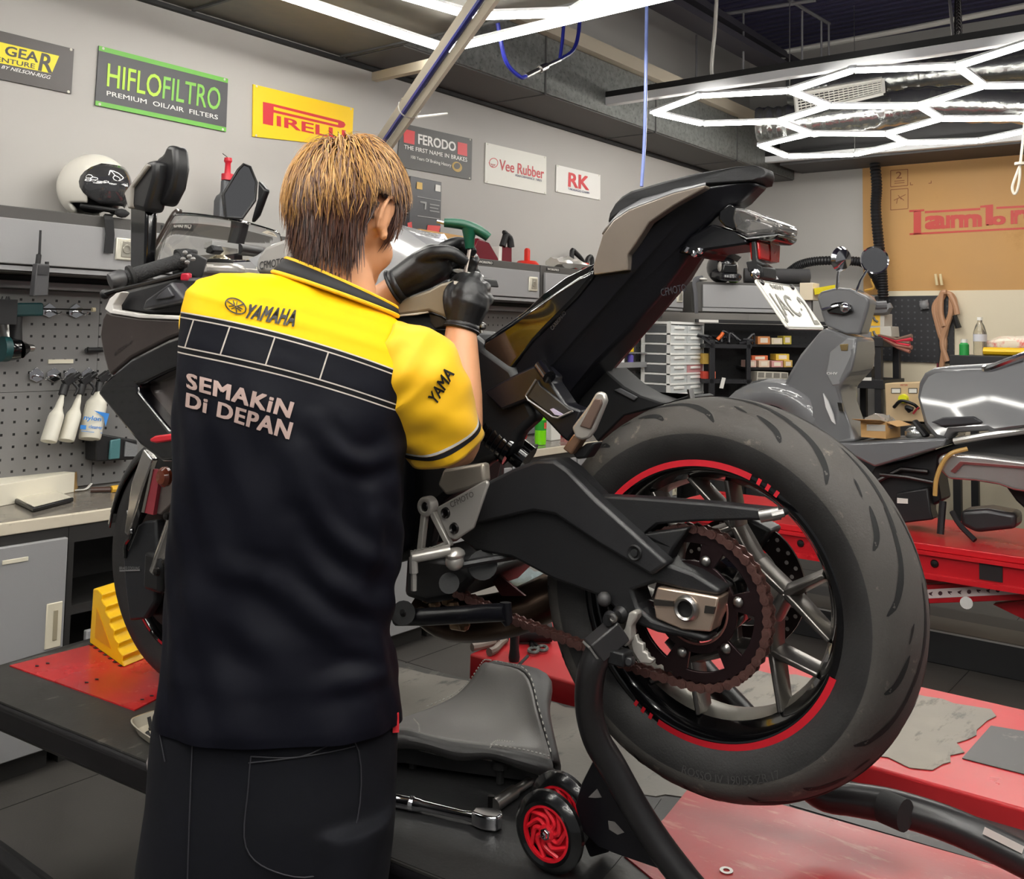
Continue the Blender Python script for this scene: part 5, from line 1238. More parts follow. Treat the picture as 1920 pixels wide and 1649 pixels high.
# trousers and shoes
TR = mat('washed_black_trousers', (13, 14, 21), .85, bump=.3, bscale=18, var=.2, vscale=8, spec=.25)
tm = MB()
HIP = [(1316, 300, 745, 1.585, .125), (1400, 292, 744, 1.585, .135), (1480, 287, 741, 1.58, .14), (1560, 275, 735, 1.575, .14), (1600, 268, 731, 1.572, .135)]
n = 64
def hipring(y, xl, xr, D, b):
    c = atD((xl + xr) / 2, y, D); a = (xr - xl) / 2 * D / FPX; out = []
    for j in range(n):
        f = 2 * pi * j / n; cx_ = math.copysign(abs(cos(f)) ** .8, cos(f)); sy = math.copysign(abs(sin(f)) ** .8, sin(f))
        out.append(c + RH * (a * cx_) + FH * b * sy)
    return out
tm.loft([hipring(*ipl(HIP, 1316 + 284 * i / 20)) for i in range(21)])
def leg(path):
    P = smooth_path([atD(x, y, d) for x, y, d, a, b in path], 6); A_ = lerp_list([a for *_, a, b in path], 6); B2 = lerp_list([b for *_, b in path], 6)
    tm.loft([[p + RH * (a * cos(2 * pi * j / 40)) * (1 + .03 * sin(5 * j * 2 * pi / 40 + i * .5)) + FH * (b * sin(2 * pi * j / 40)) for j in range(40)] for i, (p, a, b) in enumerate(zip(P, A_, B2))])
leg([(392, 1500, 1.58, .098, .125), (385, 1600, 1.575, .103, .125), (382, 1700, 1.57, .10, .115), (384, 1900, 1.565, .092, .10), (390, 2100, 1.56, .085, .09), (394, 2235, 1.56, .085, .09)])
leg([(640, 1500, 1.575, .088, .125), (630, 1600, 1.57, .085, .125), (624, 1700, 1.56, .084, .115), (616, 1900, 1.55, .08, .10), (610, 2100, 1.55, .08, .09), (606, 2235, 1.55, .08, .09)])
tr = tm.build('trousers', TR, man, remesh=.007, smoothit=6)
tt = MB()
def hippt(px, py):
    best = None
    for y in range(1316, 1600, 2):
        pass
    y = min(max(py, 1316), 1600); v = ipl(HIP, y); c = atD((v[1] + v[2]) / 2, y, v[3]); a = (v[2] - v[1]) / 2 * v[3] / FPX
    q = (px - (v[1] + v[2]) / 2) / ((v[2] - v[1]) / 2); q = max(-.98, min(.98, q)); cc = math.copysign(abs(q) ** 1.25, q); s = sqrt(max(0, 1 - cc * cc)) ** .8
    return c + RH * (a * q) - FH * (v[4] * s + .002)
for P in ([(478, 1352), (560, 1358), (655, 1345), (660, 1480), (600, 1560), (520, 1548), (470, 1500), (474, 1400), (478, 1352)], [(380, 1330), (376, 1450), (372, 1590)], [(474, 1362), (560, 1367), (656, 1354)], [(310, 1290), (330, 1300), (332, 1370)]):
    Q = smooth_path([V((x, y, 0)) for x, y in P], 5) if len(P) > 3 else [V((P[0][0] + (P[-1][0] - P[0][0]) * i / 8, P[0][1] + (P[-1][1] - P[0][1]) * i / 8, 0)) for i in range(9)]
    tt.tube([hippt(q.x, q.y) for q in Q], .0011, 5)
tt.build('pocket_stitching', mat('charcoal_thread', (44, 44, 50), .7), tr)
m = MB(); a = atD(741, 1338, 1.56); m.loft([[a + RH * .006, a - RH * .004, a - RH * .004 + FH * .02, a + RH * .006 + FH * .02], [a - UP * .03 + RH * .007, a - UP * .03 - RH * .003, a - UP * .03 - RH * .003 + FH * .02, a - UP * .03 + RH * .007 + FH * .02]]); m.build('pocket_tab', mat('red_tab', (196, 40, 48), .5), tr)
m = MB()
for x, D in ((396, 1.56), (604, 1.55)):
    q = atD(x, 2240, D); m.loft([[V((q.x, q.y, z)) + RH * (.048 * w * cos(2 * pi * j / 24)) + FH * (.055 + .135 * w * sin(2 * pi * j / 24)) for j in range(24)] for z, w in ((.001, .92), (.03, 1.0), (.07, .85), (.10, .55))])
m.build('shoes', mat('black_shoe', (20, 20, 22), .5), man)
# hair
HCOL = [mat('hair_bleached', (192, 146, 84), .38), mat('hair_gold', (158, 114, 62), .38), mat('hair_brown', (104, 70, 46), .4), mat('hair_auburn', (84, 52, 40), .4), mat('hair_dark', (58, 38, 32), .42)]
hm = MB(); rnd = random.Random(11)
def skull(d, k=1.0): return hp(.079 * d.x * k, -.004 + .099 * d.y * k, .012 + .104 * d.z * k)
CRW = V((-.10, -.42, .90)).normalized()
def hashair(d):
    if d.y > .30 and d.z < .34: return False
    if d.z > .12: return True
    ax = abs(d.x)
    if d.y > -.22 and ax > .55: return d.y > .12 and d.y < .30 and d.z > -.30 and ax > .8
    return d.z > -.92 + .75 * max(0, ax - .45) / .55
def earzone(d): return abs(d.x) > .72 and -.40 < d.y < .10 and d.z < .02
caps = []
for i in range(26):
    for j in range(48):
        th = pi * .80 * (i + .5) / 26; ph = 2 * pi * j / 48
cm = []
N1, N2 = 40, 22
grid = {}
for i in range(N2 + 1):
    for j in range(N1):
        th = pi * .82 * i / N2; ph = 2 * pi * j / N1; d = V((sin(th) * cos(ph), sin(th) * sin(ph), cos(th))); grid[i, j] = d
vs, fs, ids = [], [], {}
for i in range(N2):
    for j in range(N1):
        q = [(i, j), (i, (j + 1) % N1), (i + 1, (j + 1) % N1), (i + 1, j)]
        c = (sum((grid[k] for k in q), V())).normalized()
        if hashair(c) and not (abs(c.x) > .55 and c.y > -.40 and c.z < .30):
            f = []
            for k in q:
                if k not in ids: ids[k] = len(vs); vs.append(skull(grid[k], 1.06))
                f.append(ids[k])
            fs.append(tuple(f))
hm.add(vs, fs, 4)
def strand(d, length, lift0, w, mi, drop, ns=8):
    P = []; cur = d.copy(); jit = V((rnd.uniform(-1, 1), rnd.uniform(-1, 1), rnd.uniform(-1, 1))) * .30
    wob = rnd.uniform(0, 6.28); hang = False
    for k in range(ns + 1):
        t = k / ns
        lift = 1.02 + lift0 * (sin(min(1, t * 1.5) * pi / 2) * .85 + .12 * t)
        if hang:
            P.append(P[-1] + (-UP * .93 - HF * .10 + HR * jit.x * .5 - HF * .0).normalized() * (length / ns * .10))
            continue
        if k > 1 and earzone(cur): break
        P.append(skull(cur, lift))
        if cur.z < -.42 and cur.y < .1 and k > 0: hang = True
        away = cur - CRW; away = away - cur * away.dot(cur)
        if away.length < .05: away = V((rnd.uniform(-1, 1), rnd.uniform(-1, 1), 0))
        away.normalize(); dn = V((0, -.05, -1)); dn = dn - cur * dn.dot(cur)
        dirv = (away * (1 - drop) + dn * drop + jit * (1 - t * .3) + V((sin(wob + t * 5), cos(wob + t * 4), 0)) * .16)
        dirv = dirv - cur * dirv.dot(cur)
        cur = (cur + dirv.normalized() * (length / ns)).normalized()
        if cur.y > .35 and cur.z < .18: cur = cur + V((0, .0, .08)); cur.normalize()
    ns = len(P) - 1
    if ns < 1: return
    rings = []
    for k, p in enumerate(P):
        ww = w * (1 - (k / ns) ** 3 * .85); n = (p - HC).normalized()
        dd = (P[min(k + 1, ns)] - P[max(k - 1, 0)]).normalized(); s = dd.cross(n).normalized()
        rings.append([p + s * ww, p + n * ww * .7, p - s * ww])
    hm.loft(rings, mi, cap=False)
cnt = 0
while cnt < 6800:
    d = V((rnd.gauss(0, 1), rnd.gauss(0, 1), rnd.gauss(0, 1))).normalized()
    if not hashair(d): continue
    top = d.dot(CRW); r = rnd.random()
    if top > .62:
        L = rnd.uniform(.45, .80); lift = rnd.uniform(.22, .34); mi = 0 if r < .34 else 1 if r < .74 else 2 if r < .95 else 3; drop = .12
    elif top > .28:
        L = rnd.uniform(.30, .58); lift = rnd.uniform(.18, .30); mi = 0 if r < .10 else 1 if r < .34 else 2 if r < .66 else 3 if r < .92 else 4; drop = .4
    else:
        L = rnd.uniform(.42, .80); lift = rnd.uniform(.13, .24); mi = 2 if r < .12 else 3 if r < .60 else 4; drop = .6
    if abs(d.x) > .8 and d.z < .05: L *= .6; lift *= .45
    strand(d, L, lift, rnd.uniform(.0009, .0017), mi, drop); cnt += 1
for _ in range(60):
    d = (CRW + V((rnd.gauss(0, .35), rnd.gauss(0, .35), rnd.gauss(0, .2)))).normalized()
    strand(d, rnd.uniform(.3, .6), rnd.uniform(.28, .42), .0005, 1, .0)
hm.build('hair', HCOL, man, weld=False)
# the hex key
tk = thing('hex_key', 'green T-handled hex key held between the two black gloves', 'tool', atD(870, 490, 1.872))
GH = mat('green_handle', (12, 78, 56), .4, bump=.05, bscale=200); TD = 1.872
P = [(833, 418), (850, 419), (870, 422), (890, 429), (906, 438), (916, 446)]
m = MB(); pp_ = smooth_path([atD(x, y, TD) for x, y in P], 5); rr = lerp_list([.010, .0112, .0118, .0118, .0112, .010], 5); m.tube(pp_, rr, 16, flat=.85)
m.tube([atD(880, 428, TD), atD(880, 448, TD), atD(881, 466, TD)], [.015, .0105, .0085], 14, k=4); m.build('handle', GH, tk)
m = MB(); a, b = atD(881, 464, TD), atD(866, 545, 1.83); m.cyl(a, b, .0036, 6); m.build('shaft', mat('oiled_steel', (120, 112, 106), .3, .95), tk)
m = MB(); m.cyl(atD(834, 419, TD), atD(819, 415, TD), .0035, 6); m.build('short_bit', STEEL, tk)
# ================================================================== poster wall
YP = YW - .008
def W(x, y, Y=YP): return atY(x, y, Y)
def poster(name, corners, col, label, parts, rough=.45):
    q = [W(*p) for p in corners]   # TL TR BR BL
    c = sum(q, V()) / 4
    root = thing(name, label, 'sign', (c.x, YW, min(p.z for p in q)))
    m = MB(); m.prism(q, V((0, .006, 0))); m.build('board', mat('board_%d_%d_%d' % col, col, rough), root)
    for kind, nm, colr, data in parts:
        mt = mat('print_%d_%d_%d' % colr, colr, .45); m = MB()
        if kind == 'text':
            for txt, quad, bold, shear in data: m.text(txt, [W(x, y, YP - .0015) for x, y in quad], bold=bold, shear=shear)
        else:
            for P in data: m.poly([W(x, y, YP - .001 - (.0012 if kind == 'top' else 0)) for x, y in P])
        m.build(nm, mt, root, smooth=False)
    m = MB()
    for a, b in ((0, 2), (1, 3), (2, 0), (3, 1)):
        p = q[a].lerp(q[b], .03); m.lathe([(.0001, .002), (.006, .001), (.006, 0)], p, V((0, -1, 0)), 8)
    m.build('fixing_screws', mat('pale_screw', (206, 204, 190), .4), root)
    return root
poster('wall_sign', [(-75, 39), (139, 92), (134, 176), (-75, 133)], (74, 69, 67), 'dark brown sign with a yellow GEAR panel cut by the frame, first on the wall',
       [('poly', 'yellow_panel', (240, 222, 24), [[(-70, 62), (111, 105), (97, 138), (-70, 104)]]), ('text', 'dark_lettering', (58, 54, 50), [('GEA', [(8, 103), (71, 118), (73, 99), (11, 85)], .03, .0), ('R', [(71, 132), (98, 138), (101, 104), (78, 99)], .03, 0), ('ADVENTURE', [(-51, 105), (65, 129), (66, 120), (-51, 97)], .015, 0)]),
        ('text', 'white_lettering', (232, 230, 226), [('BY NELSON-RIGG', [(2, 128), (94, 149), (96, 142), (4, 122)], .02, .2)])])
poster('wall_sign', [(185.7, 85.5), (427.7, 147.8), (424, 247.2), (178.5, 197)], (66, 66, 70), 'dark sign with green bars and lime HIFLOFILTRO lettering',
       [('poly', 'green_bars', (104, 178, 66), [[(185.7, 85.5), (427.7, 147.8), (427.3, 156), (185, 94.5)], [(179, 188.5), (424.3, 239), (424, 247.2), (178.5, 197)]]),
        ('text', 'lime_lettering', (178, 220, 54), [('HIFLO', [(200, 162), (301, 184), (304, 142), (202.4, 118)], .012, 0)]), ('text', 'green_lettering', (126, 192, 72), [('FILTRO', [(304, 185), (412, 208), (414.5, 166), (307, 142.5)], .012, 0)]),
        ('text', 'white_lettering', (232, 232, 228), [('PREMIUM  OIL/AIR  FILTERS', [(200, 179), (408.5, 224.5), (408.5, 216), (200, 170)], .01, 0)])])
PR_ = [(493, 191), (513, 195), (638, 226), (645, 229), (648, 234), (645, 239), (638, 240), (513, 211), (512, 236), (493, 232)]
poster('wall_sign', [(475, 158), (663, 203), (660, 276), (474, 256)], (250, 206, 6), 'yellow sign with a stretched red P and lettering, partly hidden by the hair',
       [('poly', 'red_logo', (206, 42, 52), [PR_]), ('top', 'logo_gap', (250, 206, 6), [[(513, 200), (634, 230.5), (634, 234.5), (513, 206)]]), ('text', 'red_lettering', (206, 42, 52), [('IRELLI', [(519, 236), (648, 264), (648, 245), (519, 217)], .03, 0)])])
crest = [(857 + 9.5 * cos(2 * pi * i / 16), 313 + 9.5 * sin(2 * pi * i / 16) + 2 * cos(2 * pi * i / 16)) for i in range(16)]
crest2 = [(857 + 6 * cos(2 * pi * i / 16), 311.5 + 6 * sin(2 * pi * i / 16)) for i in range(16)]
poster('wall_sign', [(752, 230.5), (885.4, 260.7), (884, 337.4), (744, 312)], (66, 64, 62), 'dark grey sign with two red squares and white FERODO lettering',
       [('poly', 'red_squares', (214, 48, 54), [[(757, 241.6), (778, 246.5), (777, 271.5), (757, 267)], [(858, 266), (876, 270), (876, 293.5), (858, 289)]]),
        ('text', 'white_lettering', (236, 234, 230), [('FERODO', [(784, 270), (854.6, 284.5), (855, 267), (784, 250.7)], .04, 0), ('THE FIRST NAME IN BRAKES', [(757.6, 279), (876, 304), (876, 296), (757.6, 271)], .02, 0), ('100 Years Of Braking History', [(770.6, 299), (846, 315), (846, 307), (770.6, 291)], .008, 0)]),
        ('poly', 'gold_crest', (186, 150, 60), [crest]), ('top', 'crest_centre', (70, 64, 52), [crest2]), ('text', 'crest_number', (186, 150, 60), [('100', [(852.5, 313), (861.5, 315), (861.5, 310), (852.5, 308)], .0, 0)])])
vc = lambda r: [(925.5 + r * cos(2 * pi * i / 20), 305.5 + r * 1.1 * sin(2 * pi * i / 20)) for i in range(20)]
poster('wall_sign', [(911, 267.3), (1024.4, 293.9), (1024.4, 364.6), (909.6, 342.8)], (224, 222, 214), 'white sign with red and blue Vee Rubber lettering',
       [('poly', 'red_logo', (200, 60, 64), [vc(8.5)]), ('top', 'logo_field', (224, 222, 214), [vc(7.2)]), ('top', 'logo_mark', (200, 60, 64), [[(916, 305), (930, 298), (921, 307), (931, 309), (922, 314), (919, 309)]]),
        ('text', 'red_lettering', (192, 44, 52), [('Vee Rubber', [(936, 318.7), (1020, 336), (1020, 316), (936.8, 299)], .02, 0)]), ('text', 'blue_lettering', (62, 62, 100), [('PERFORMANCE TIRES', [(966, 330.7), (1016, 341), (1016, 337), (966, 326.5)], .015, .15)])])
poster('wall_sign', [(1043.4, 309), (1125.6, 328.3), (1125.6, 375.5), (1042.5, 359.4)], (228, 226, 222), 'small white sign with red RK letters',
       [('text', 'red_lettering', (200, 34, 44), [('RK', [(1065, 350), (1104.5, 357.5), (1104.5, 331.5), (1066, 323)], .04, 0)]), ('text', 'blue_lettering', (52, 60, 112), [('TAKASAGO CHAIN', [(1065, 355.8), (1105, 364), (1105, 360), (1065, 351.8)], .02, 0)])])
# ------------------------------------------------------------------ wall cabinets
CABG = mat('cabinet_grey', (150, 150, 151), .5, bump=.05, bscale=200)
CABD = mat('cabinet_dark_trim', (74, 72, 70), .5, bump=.08, bscale=260)
CABK = mat('cabinet_black', (26, 26, 28), .5)
YC = 3.50
ztop, ztrim, zdoor, zlip = 1.908, 1.864, 1.705, 1.677
xb = [-0.75, W(276, 450, YC).x]
xe = W(1014, 520, YC).x
nn_ = 4; xs_ = [xb[1] + (xe - xb[1]) * i / nn_ for i in range(nn_ + 1)]
cabs = [(-.75, xb[1])] + list(zip(xs_, xs_[1:])) + [(xe, 6.62)]
names = ['grey wall cabinet under the white helmet', 'grey wall cabinet behind the left mirror of the motorcycle', 'grey wall cabinet behind the windscreen', 'grey wall cabinet behind the mechanic\'s head', 'grey wall cabinet with a chrome handle beside the gloved hands', 'grey wall cabinet half hidden by the raised tail']
for (x0, x1), l in zip(cabs, names):
    t = thing('wall_cabinet', l, 'cabinet', ((x0 + x1) / 2, YW - .14, zlip), 'wall cabinets above the bench')
    g = .004
    m = MB(); m.box2((x0 + g, YC + .004, zlip), (x1 - g, YW - .002, ztop)); m.build('carcass', CABD, t, bevel=.003)
    m = MB(); m.box2((x0 + .03, YC - .014, zdoor), (x1 - .03, YC + .003, ztrim)); dr = m.build('flap_door', CABG, t, bevel=.003)
    m = MB(); m.box2((x0 + .03, YC - .006, zlip + .006), (x1 - .03, YC + .003, zdoor - .006)); m.build('lower_lip', CABG, t)
    hx = x1 - .10; hz = 1.788
    m = MB(); m.box((hx, YC - .018, hz), (.085, .010, .085)); m.build('handle', mat('handle_plate', (226, 222, 206), .3, .3), dr, bevel=.012, seg=3)
    m = MB(); m.box((hx + .004, YC - .022, hz), (.052, .008, .062)); m.lathe([(.018, .001), (.018, .003), (.012, .003)], (hx, YC - .0265, hz), V((0, -1, 0)), 16); m.build('latch', mat('latch_grey', (176, 172, 160), .3, .5), dr, bevel=.004)
    m = MB(); m.box((x0 + .13, YC + .0035, ztrim + .024), (.14, .004, .020)); lb = m.build('brand_badge', CABK, t)
    m = MB(); m.text('WORKPRO', [(x0 + .07, YC + .0008, ztrim + .018), (x0 + .19, YC + .0008, ztrim + .018), (x0 + .19, YC + .0008, ztrim + .031), (x0 + .07, YC + .0008, ztrim + .031)], bold=.02); m.build('badge_lettering', WHITE, lb)
# light rail and peg boards
m = MB(); m.box2((-1, YW - .11, 1.628), (6.6, YW - .03, 1.655)); tag(m.build('light_rail', CABG, bevel=.003), 'pale grey rail running along the wall under the cabinets', 'rail')
m = MB(); m.box2((-1, YW - .06, 1.657), (6.6, YW - .005, 1.676)); tag(m.build('rear_rail', CABK), 'black recessed strip above the pale rail', 'rail')
def pegmat(name, col, hole, pitch=.038, size=.2, axis='X'):
    m = mat(name, col, .5, bump=.04, bscale=250)
    nt = m.node_tree; b = nt.nodes['Principled BSDF']; L = nt.links.new
    g = nt.nodes.new('ShaderNodeNewGeometry'); s = nt.nodes.new('ShaderNodeSeparateXYZ'); L(g.outputs['Position'], s.inputs[0])
    def cell(o):
        a = nt.nodes.new('ShaderNodeMath'); a.operation = 'DIVIDE'; L(o, a.inputs[0]); a.inputs[1].default_value = pitch
        f = nt.nodes.new('ShaderNodeMath'); f.operation = 'FRACT'; L(a.outputs[0], f.inputs[0])
        d = nt.nodes.new('ShaderNodeMath'); d.operation = 'SUBTRACT'; L(f.outputs[0], d.inputs[0]); d.inputs[1].default_value = .5
        e = nt.nodes.new('ShaderNodeMath'); e.operation = 'ABSOLUTE'; L(d.outputs[0], e.inputs[0])
        k = nt.nodes.new('ShaderNodeMath'); k.operation = 'LESS_THAN'; L(e.outputs[0], k.inputs[0]); k.inputs[1].default_value = size / 2
        return k.outputs[0]
    u = nt.nodes.new('ShaderNodeMath'); u.operation = 'MULTIPLY'; L(cell(s.outputs[axis]), u.inputs[0]); L(cell(s.outputs['Z']), u.inputs[1])
    mx = nt.nodes.new('ShaderNodeMix'); mx.data_type = 'RGBA'; L(u.outputs[0], mx.inputs[0]); mx.inputs[6].default_value = lin(col); mx.inputs[7].default_value = lin(hole); L(mx.outputs[2], b.inputs['Base Color'])
    return m
PEG = pegmat('pegboard_grey', (124, 123, 122), (14, 14, 15), .046, .21)
px0 = [-1.0, W(180, 700, 3.76).x, 3.3, 4.4, 5.5, 6.6]
for i, (a, b) in enumerate(zip(px0, px0[1:])):
    zz = W(100, 733, 3.76).z
    for z0, z1, nm in ((.86, zz, 'lower'), (zz, 1.626, 'upper')):
        m = MB(); m.box2((a + .001, 3.755, z0 + .001), (b - .001, YW - .003, z1 - .001))
        tag(m.build('pegboard', PEG, smooth=False), '%s grey pegboard panel, %s from the left end of the bench' % (nm, ['first', 'second', 'third', 'fourth', 'fifth'][i]), 'pegboard', 'pegboards behind the bench')
# worktop and base cabinets
YB = 3.30; ZB = .846
WT_ = mat('worktop_cream', (214, 204, 184), .4, stain=(150, 140, 124), sscale=9, samt=.62)
WTT = mat('worktop_top', (120, 114, 106), .22, var=.15, vscale=5, stain=(176, 168, 150), sscale=6, samt=.62)
t = thing('worktop', 'long cream-edged worktop running along the wall under the pegboards', 'worktop', (2.8, 3.53, ZB - .045))
m = MB(); m.box2((-1, YB, ZB - .042), (6.6, YW - .03, ZB)); m.build('edge_band', WT_, t, bevel=.004)
m = MB(); m.box2((-.99, YB + .012, ZB), (6.59, YW - .03, ZB + .0015)); m.build('top_surface', WTT, t)
BK = mat('base_frame_dark', (44, 43, 42), .5)
xd = W(128, 1050, YB).x; wb = .62
def drawer(parent, x0, x1, z0, z1, out=.0, y=YB, handle=True):
    m = MB(); m.box2((x0, y - .018 - out, z0), (x1, y + .004, z1)); d = m.build('drawer', CABG, parent, bevel=.004)
    m = MB(); m.box(((x0 + x1) / 2 + .02, y - .020 - out, z1 - .035), (.10, .002, .016)); m.build('paper_label', mat('paper_label', (226, 220, 200), .6), d)
    return d
kinds = ['left', 'open'] + ['mid'] * 7
x = xd - wb
for i in range(9):
    x0, x1 = x, x + (wb if i != 1 else .62); x = x1
    if x1 > 6.6: break
    t = thing('base_cabinet', ['grey base cabinet with a recessed white handle, below the long white box', 'dark base cabinet with an open bay beside the front tyre', 'grey base cabinet behind the front wheel of the motorcycle', 'grey base cabinet behind the mechanic', 'grey base cabinet behind the motorcycle engine', 'grey base cabinet glimpsed under the swingarm', 'grey base cabinet behind the rear tyre', 'grey base cabinet at the far end of the bench', 'grey base cabinet in the corner'][i], 'cabinet', ((x0 + x1) / 2, 3.5, 0), 'base cabinets under the worktop')
    m = MB(); m.box2((x0 + .001, YB + .006, .06), (x0 + .022, YW - .04, ZB - .044)); m.box2((x1 - .022, YB + .006, .06), (x1 - .001, YW - .04, ZB - .044)); m.box2((x0 + .022, YB + .006, ZB - .10), (x1 - .022, YB + .03, ZB - .044)); m.box2((x0 + .022, YB + .03, .06), (x1 - .022, YW - .04, .08)); m.box2((x0 + .022, YW - .06, .08), (x1 - .022, YW - .04, ZB - .05)); m.box2((x0 + .02, YB + .04, .0), (x1 - .02, YW - .06, .06))
    if i == 1: m.box2((x0 + .022, YB + .006, .50), (x1 - .022, YB + .02, .53)); m.box2((x0 + .022, YB + .02, .50), (x1 - .022, YW - .06, .515))
    m.build('carcass', BK, t)
    if i != 1:
        m = MB(); m.box2((x0 + .012, YB - .016, .08), (x1 - .012, YB + .004, ZB - .075)); d = m.build('door', CABG, t, bevel=.004)
        hz = W(100, 1170, YB).z
        m = MB(); m.box((x1 - .05, YB - .018, hz), (.055, .006, .15)); h = m.build('handle', mat('handle_cream', (222, 214, 192), .4), d, bevel=.003)
        m = MB(); m.box((x1 - .046, YB - .0215, hz), (.016, .004, .10)); m.build('handle_slot', mat('slot_cream', (160, 150, 126), .5), h, bevel=.002)
        m = MB(); m.box((x1 - .19, YB - .0175, W(56, 1045, YB).z), (.085, .003, .014)); m.build('paper_label', mat('paper_label', (226, 220, 200), .6), d, bevel=.004)
    else:
        drawer(t, x0 + .07, x1 - .01, .12, .44)
# ------------------------------------------------------------------ things on the pegboard and bench
YG = 3.742
def G(x, y, Y=YG): return atY(x, y, Y)
def hook(x, y, label):
    t = thing('peg_hook', label, 'hook', G(x, y))
    m = MB(); P = [G(x - 13, y + 9), G(x - 13, y - 3), G(x, y - 13), G(x + 13, y - 3), G(x + 13, y + 9), G(x, y + 15)]; m.prism(P, V((0, .006, 0))); m.build('back_plate', CHROME, t, bevel=.001)
    m = MB(); m.tube([G(x, y + 2), G(x, y + 4) + V((0, -.03, 0)), G(x + 4, y + 8) + V((0, -.05, 0)), G(x + 8, y + 4) + V((0, -.06, 0))], .0035, 8, k=4); m.build('prong', CHROME, t)
for x, y, l in ((93, 581, 'chrome hook holding the long screwdriver, nearer the drill'), (143, 582, 'chrome hook holding the long screwdriver, nearer the motorcycle'), (69, 702, 'empty chrome hook at the start of the row of four'), (102, 702, 'chrome hook above the first white spray bottle'), (135, 702, 'chrome hook above the second white spray bottle'), (167, 702, 'chrome hook above the blue lettered spray bottle')):
    hook(x, y, l)
t = thing('screwdriver', 'long thin screwdriver lying across two chrome hooks', 'screwdriver', G(118, 580, 3.69))
m = MB(); m.cyl(G(60, 579, 3.69), G(170, 581, 3.69), .003, 8); m.build('shaft', DSTEEL, t)
m = MB(); m.cyl(G(172, 581, 3.69), G(178, 581, 3.69), .009, 10); m.build('tip_cap', mat('cream_cap', (216, 204, 170), .5), t)
m = MB(); m.box(G(114, 678, 3.752), (.10, .004, .016)); tag(m.build('name_strip', mat('paper_label', (226, 220, 200), .6)), 'cream paper strip above the row of four hooks', 'label')
m = MB(); m.cyl(G(163, 657, 3.73), G(196, 656, 3.73), .010, 8); m.cyl(G(163, 657, 3.73), G(163, 657, 3.76), .010, 8); tag(m.build('rubber_peg', MBLACK), 'black peg sticking out beside the motorcycle fairing', 'peg')
def spray(x0, y0, x1, y1, label, big=False):
    """bottle leaning: cap point to base point"""
    a, b = G(x0, y0, 3.69), G(x1, y1, 3.66); d = (b - a).normalized(); L_ = (b - a).length
    t = thing('spray_bottle', label, 'spray bottle', b)
    r = .052 if big else .038
    BW = mat('milky_plastic', (226, 222, 208), .4)
    m = MB(); prof = [(0, .25), (.10, .30), (.18, .42), (.30, .50), (.36, .62), (.42, .80), (.50, .95), (.96, 1.0), (1.0, .9)]
    if big: prof = [(0, .25), (.10, .5), (.22, .85), (.32, .98), (.96, 1.0), (1.0, .88)]
    P = [a + d * (L_ * u) for u, _ in prof]; m.tube(P, [r * v for _, v in prof], 20, flat=.72, hint=V((1, 0, 0)), k=2); m.build('bottle', BW, t)
    m = MB(); m.cyl(a - d * .035, a + d * .008, .016, 12); h = a - d * .05; m.box(h + V((.008, -.005, .005)), (.05, .026, .03), Matrix.Rotation(-.6, 3, 'Y')); m.cyl(h + V((.02, -.01, .01)), h + V((.045, -.015, .03)), .009, 8); m.tube([h + V((.015, -.02, -.005)), h + V((.03, -.03, -.03)), h + V((.02, -.03, -.055))], .006, 8, k=3); m.build('trigger_head', CABK, t, bevel=.003)
    return t, a, b
spray(118, 738, 91, 828, 'white spray bottle on the pegboard, left one of three'); spray(150, 737, 124, 826, 'white spray bottle with a small red print, middle one of three')
t, a, b = spray(185, 733, 168, 822, 'white spray bottle with blue lettering beside the motorcycle fairing', True)
q = lambda x, y: G(x, y, 3.615)
m = MB(); m.poly([q(176, 770), (q(205, 776)), q(198, 800), q(194, 782)]); m.text('nylon', [q(156, 790), q(190, 793), q(190, 782), q(157, 778)], bold=.03, shear=.2); m.poly([q(151, 797), q(162, 798), q(161, 806), q(150, 805)]); m.text('cleaner', [q(166, 803), q(192, 806), q(192, 799), q(167, 797)], bold=.02); m.poly([q(152, 808), q(192, 812), q(192, 813), q(152, 809)]); m.build('blue_label', mat('label_blue', (62, 140, 222), .5), t)
# drill
t = thing('cordless_drill', 'black cordless drill hanging from the pegboard with its chuck pointing right', 'drill', G(20, 640, 3.66))
TEAL = mat('teal_tool_plastic', (20, 62, 64), .45)
m = MB(); m.tube([G(15, 655, 3.66), G(26, 655, 3.66), G(40, 655, 3.65)], [.045, .042, .036], 18); m.tube([G(40, 655, 3.65), G(53, 653, 3.65)], [.034, .017], 16); m.build('gearbox', GBLACK, t)
m = MB(); m.lathe([(.003, .02), (.012, .02), (.016, .0), (.02, -.01)], G(53, 653, 3.65), V((1, .05, 0)), 14); m.build('chuck', STEEL, t)
m = MB(); m.tube([G(28, 640, 3.67), G(29, 610, 3.67), G(30, 585, 3.67)], [.030, .026, .028], 14, flat=.8); m.build('grip', CABK, t)
m = MB(); m.box(G(34, 581, 3.67), (.16, .07, .05), Matrix.Rotation(-.05, 3, 'Y')); m.build('battery_foot', TEAL, t, bevel=.008)
m = MB(); m.tube([G(10, 600, 3.70), G(14, 625, 3.69), G(20, 640, 3.68)], .022, 12); m.build('silver_bracket', STEEL, t)
m = MB(); m.tube([G(2, 655, 3.66), G(15, 655, 3.66)], .046, 16); m.build('motor_housing', TEAL, t)
t = thing('impact_driver', 'second power tool hanging at the left edge above the drill', 'drill', G(2, 590, 3.62))
m = MB(); m.box(G(4, 585, 3.62), (.08, .06, .09)); [m.tube([G(12 + i * 4, 575, 3.6), G(11 + i * 4, 562, 3.6), G(13 + i * 4, 556, 3.6)], .003, 6) for i in (-2, 0, 1)]; m.build('tool_body', CABK, t, bevel=.01)
